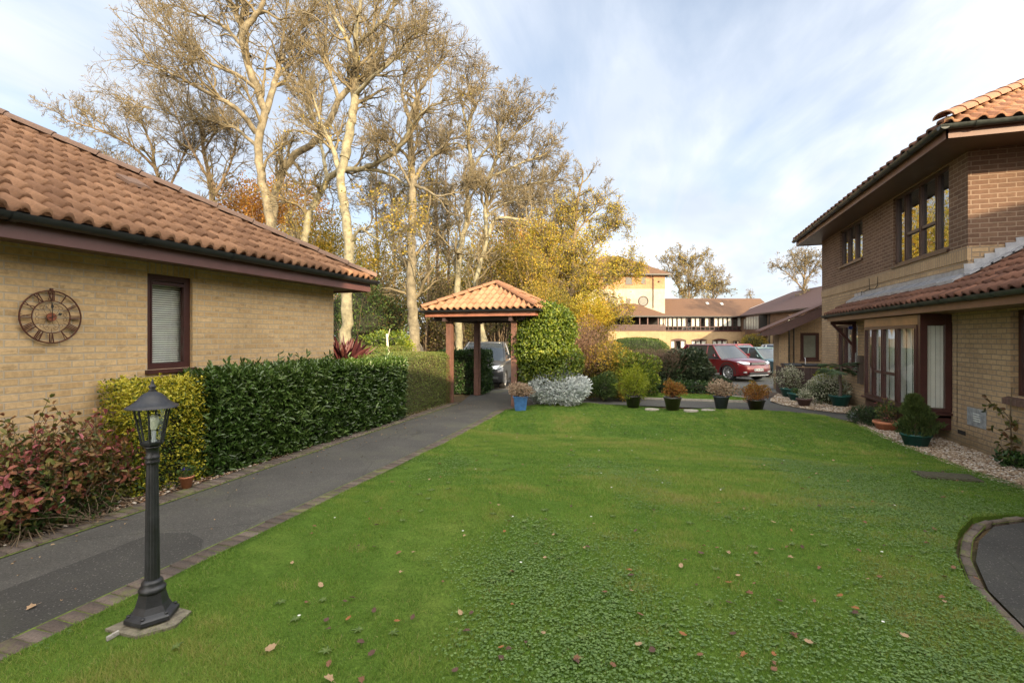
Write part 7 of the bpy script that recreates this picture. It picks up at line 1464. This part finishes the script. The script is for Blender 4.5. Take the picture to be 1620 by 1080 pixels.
# broad leaved weeds
x, y = scatter(260, -3.3, 3.8, 2.0, 12, LAWN); Pt = np.repeat(np.stack([x, y, lawn_h(x, y) + .012], 1), 7, 0); N = len(Pt); aa = np.tile(np.arange(7) * .9, len(x)) + np.repeat(RNG.uniform(0, 6, len(x)), 7)
tag(link('lawn_weeds', leaf_mesh('w', Pt, np.stack([np.cos(aa), np.sin(aa), np.full(N, .25)], 1), np.tile([0, 0, 1.], (N, 1)) + rdir(N) * .2, RNG.uniform(.02, .05, N), .013, RNG.random(N)), leafmat('weed_leaf', [(.10, .16, .04), (.16, .22, .06)], .5, .2)), kind='stuff')
x, y = scatter(55, -3.3, 3.8, 2.2, 12.5, LAWN); N = len(x); Pt = np.repeat(np.stack([x, y, lawn_h(x, y) + .045], 1), 8, 0); aa = np.tile(np.arange(8) * pi / 4, N)
tag(link('daisies', leaf_mesh('d', Pt, np.stack([np.cos(aa), np.sin(aa), np.full(8 * N, .1)], 1), np.tile([0, 0, 1.], (8 * N, 1)), np.full(8 * N, .011), .007, RNG.random(8 * N), False), simple('daisy_white', (.75, .75, .68), .6, var=.05)), kind='stuff')
# pebbles
def pebbles(name, poly, n, s, z, cols, seed):
    xs_ = [p[0] for p in poly]; ys_ = [p[1] for p in poly]; x, y = scatter(n, min(xs_), max(xs_), min(ys_), max(ys_), poly); N = len(x)
    base = np.array([[1, 0, 0], [0, 1, 0], [-1, 0, 0], [0, -1, 0], [0, 0, 1], [0, 0, -1], [.6, .6, .45], [-.6, .6, .45], [-.6, -.6, .45], [.6, -.6, .45]], float); fc = np.array([[0, 6, 4], [6, 1, 4], [1, 7, 4], [7, 2, 4], [2, 8, 4], [8, 3, 4], [3, 9, 4], [9, 0, 4], [0, 5, 1], [1, 5, 2], [2, 5, 3], [3, 5, 0], [0, 1, 6], [1, 2, 7], [2, 3, 8], [3, 0, 9]])
    sc = s * RNG.uniform(.5, 1.5, (N, 1, 1)) * np.stack([RNG.uniform(.7, 1.3, (N, 1)), RNG.uniform(.7, 1.3, (N, 1)), RNG.uniform(.3, .7, (N, 1))], 2); V = base[None] * sc * RNG.uniform(.8, 1.2, (N, 10, 1)); a = RNG.uniform(0, 6.3, N); c_, s2 = np.cos(a), np.sin(a)
    V = np.stack([V[:, :, 0] * c_[:, None] - V[:, :, 1] * s2[:, None] + x[:, None], V[:, :, 0] * s2[:, None] + V[:, :, 1] * c_[:, None] + y[:, None], V[:, :, 2] + z + RNG.uniform(0, .01, N)[:, None] + np.array([gh(p, q) for p, q in zip(x, y)])[:, None]], 2).reshape(-1, 3)
    Fq = (np.arange(N)[:, None, None] * 10 + fc[None]).reshape(-1, 3); tag(link(name, ngrid(name, V, Fq, rnd=np.repeat(RNG.random(N), 16)), cols), kind='stuff')
PEB = leafmat('pebble', [(.16, .10, .07), (.32, .23, .15), (.40, .30, .20), (.50, .42, .33), (.66, .62, .56)], .85, .0, .2)
pebbles('gravel', [(3.52, 12.0), (3.48, 10.2), (3.58, 8.8), (3.66, 7.7), (3.85, 6.85), (4.15, 6.3), (4.44, 6.2), (4.44, 12.0)], 15000, .014, .016, PEB, 1)
pebbles('gravel', [(2.72, 15.6), (2.6, 15.0), (2.75, 14.2), (3.2, 13.5), (3.7, 13.15), (4.42, 13.05), (4.42, 17.2), (3.2, 17.2)], 7000, .018, .014, PEB, 2)
DIRTP = leafmat('bed_litter', [(.06, .035, .02), (.14, .08, .045), (.22, .13, .08), (.34, .25, .17), (.5, .46, .40)], .9, 0, .1)
pebbles('bed_litter', [(-5.95, 1.5), (-5.22, 1.5), (-5.3, 4.0), (-5.42, 7.3), (-5.5, 12), (-5.9, 12)], 8000, .016, .01, DIRTP, 3)
# leaf litter in the beds and on path edges
x, y = scatter(2200, -3.3, 3.0, 12.9, 16.5, [(-3.0, 13.2), (-2.0, 14.45), (-.9, 14.5), (-.9, 15.9), (1.7, 15.95), (2.5, 16.4), (-3, 16.5)]); N = len(x)
tag(link('leaf_litter', leaf_mesh('l', np.stack([x, y, np.full(N, .02) + np.array([gh(a, b) for a, b in zip(x, y)])], 1), nrm(rdir(N) * [1, 1, .3]), rdir(N) * .5 + [0, 0, 1], .06, .04, RNG.random(N)), LM['orange']), kind='stuff')

x = np.concatenate([RNG.uniform(-5.15, -4.7, 130), RNG.uniform(-5.1, -3.7, 60)]); y = RNG.uniform(1.8, 12.5, 190); N = 190
tag(link('leaf_litter', leaf_mesh('l', np.stack([x, y, np.full(N, .012)], 1), nrm(rdir(N) * [1, 1, .2]), rdir(N) * .4 + [0, 0, 1], .028 * RNG.uniform(.5, 1.2, N), .017, RNG.random(N)), leafmat('dry_litter', [(.10, .06, .035), (.24, .15, .08), (.38, .27, .15)], .8, .1)), kind='stuff')
# fallen leaves on the lawn: each one its own thing
FL = [leafmat('fallen_leaf_tan', [(.40, .27, .16), (.40, .27, .16)], .8, .2), leafmat('fallen_leaf_brown', [(.20, .10, .055), (.20, .10, .055)], .8, .15), leafmat('fallen_leaf_dark', [(.10, .055, .04), (.10, .055, .04)], .8, .1), leafmat('fallen_leaf_orange', [(.30, .125, .045), (.30, .125, .045)], .7, .2)]
def leafshape(seed):
    r = random.Random(seed); n = 14; V = [(0, 0, 0)]; curl = r.uniform(.3, 1.0); bend = r.uniform(-.5, .8)
    for i in range(n):
        a = 2 * pi * i / n; lob = 1 - .28 * (i % 2) * r.uniform(.6, 1.2); x_, y_ = cos(a) * .62 * lob, sin(a) * .42 * lob; V.append((x_, y_, curl * y_ * y_ * 1.6 + bend * x_ * x_ * .6 + r.uniform(-.03, .03)))
    F_ = [(0, 1 + i, 1 + (i + 1) % n) for i in range(n)]; k = len(V); V += [(-.55, -.02, .02), (-.55, .02, .02), (-1.0, .03, .08 + bend * .3), (-1.0, 0, .08 + bend * .3)]; F_ += [(k, k + 1, k + 2, k + 3)]
    me = bpy.data.meshes.new('fallen_leaf'); me.from_pydata(V, [], F_); me.update(); at = me.attributes.new('rnd', 'FLOAT', 'FACE'); return me
shapes = {}
def fleaf(x, y, s, kind, label, grp, zz_=None):
    key = (random.randrange(6), kind)
    if key not in shapes: me = leafshape(key[0] * 7 + 1); me.materials.append(FL[kind]); shapes[key] = me
    o = bpy.data.objects.new('fallen_leaf', shapes[key]); COL.objects.link(o); z = (float(lawn_h(x, y)) + .024) if zz_ is None else zz_
    o.location = (x, y, z); o.scale = (s, s, s); o.rotation_euler = (random.uniform(-.35, .35), random.uniform(-.35, .35), random.uniform(0, 6.28)); tag(o, label, 'leaf', grp)
spec = [(428, 1010, .06, 0, 'large curled tan fallen leaf on the lawn near the lamp base'), (462, 882, .035, 0, 'tan fallen leaf on the lawn just right of the path edging'), (497, 828, .035, 1, 'brown fallen leaf by the path edging beyond the lamp'), (1032, 1030, .05, 2, 'dark brown folded leaf low in the clover'),
 (1196, 622 + 260, .04, 1, 'brown leaf in the middle right of the lawn'), (1152, 882, .045, 0, 'tan rolled leaf right of the lawn centre'), (924, 870, .035, 0, 'pale pinkish leaf at the centre of the lawn'), (735, 850, .028, 0, 'small pale leaf left of the lawn centre'), (584, 822, .022, 3, 'small orange leaf on the left lawn'), (653, 972, .04, 2, 'dark brown leaf near the front of the lawn'),
 (628, 978, .035, 3, 'orange stalked leaf near the front of the lawn'), (588, 1028, .04, 2, 'greyish brown leaf at the front of the lawn'), (572, 1068, .045, 1, 'brown leaf at the bottom edge of the lawn'), (720, 1055, .035, 2, 'purple brown leaf at the bottom of the lawn'), (1185, 942, .05, 1, 'brown leaf pair at the right front of the lawn'), (1352, 968, .045, 2, 'dark twisted leaf on the right front lawn'),
 (1394, 888, .035, 0, 'tan leaf near the curved path edge'), (1442, 885, .05, 1, 'brown leaf flat near the curved path edge'), (1545, 915, .05, 1, 'brown leaf lying on the curved block edging'), (1348, 810, .04, 0, 'long pale leaf on the right lawn'), (520, 1063, .05, 0, 'cream lobed leaf at the lower left of the lawn')]
for u, v, s_, kd, lb in spec: x, y = G(u, v, .08); fleaf(x, y, s_ * .95, kd, lb, None)
x, y = G(50, 962, 0); fleaf(x, y, .05, 0, 'pale curled leaf with long stalk on the dark tarmac at lower left', None, .012)
rl = random.Random(5); c_ = 0
while c_ < 170:
    u, v = rl.uniform(480, 1560), 660 + 400 * rl.random() ** 1.3; x, y = G(u, v, .06)
    if not inpoly(np.array([x]), np.array([y]), LAWN)[0]: continue
    kd = rl.choice([0, 1, 1, 2, 2, 3]); c_ += 1; fleaf(x, y, rl.uniform(.024, .044), kd, ['small tan fallen leaf lying on the lawn', 'small brown fallen leaf lying on the lawn', 'small dark brown fallen leaf lying on the lawn', 'small orange fallen leaf lying on the lawn'][kd], ['small tan leaves on the lawn', 'small brown leaves on the lawn', 'small dark leaves on the lawn', 'small orange leaves on the lawn'][kd])
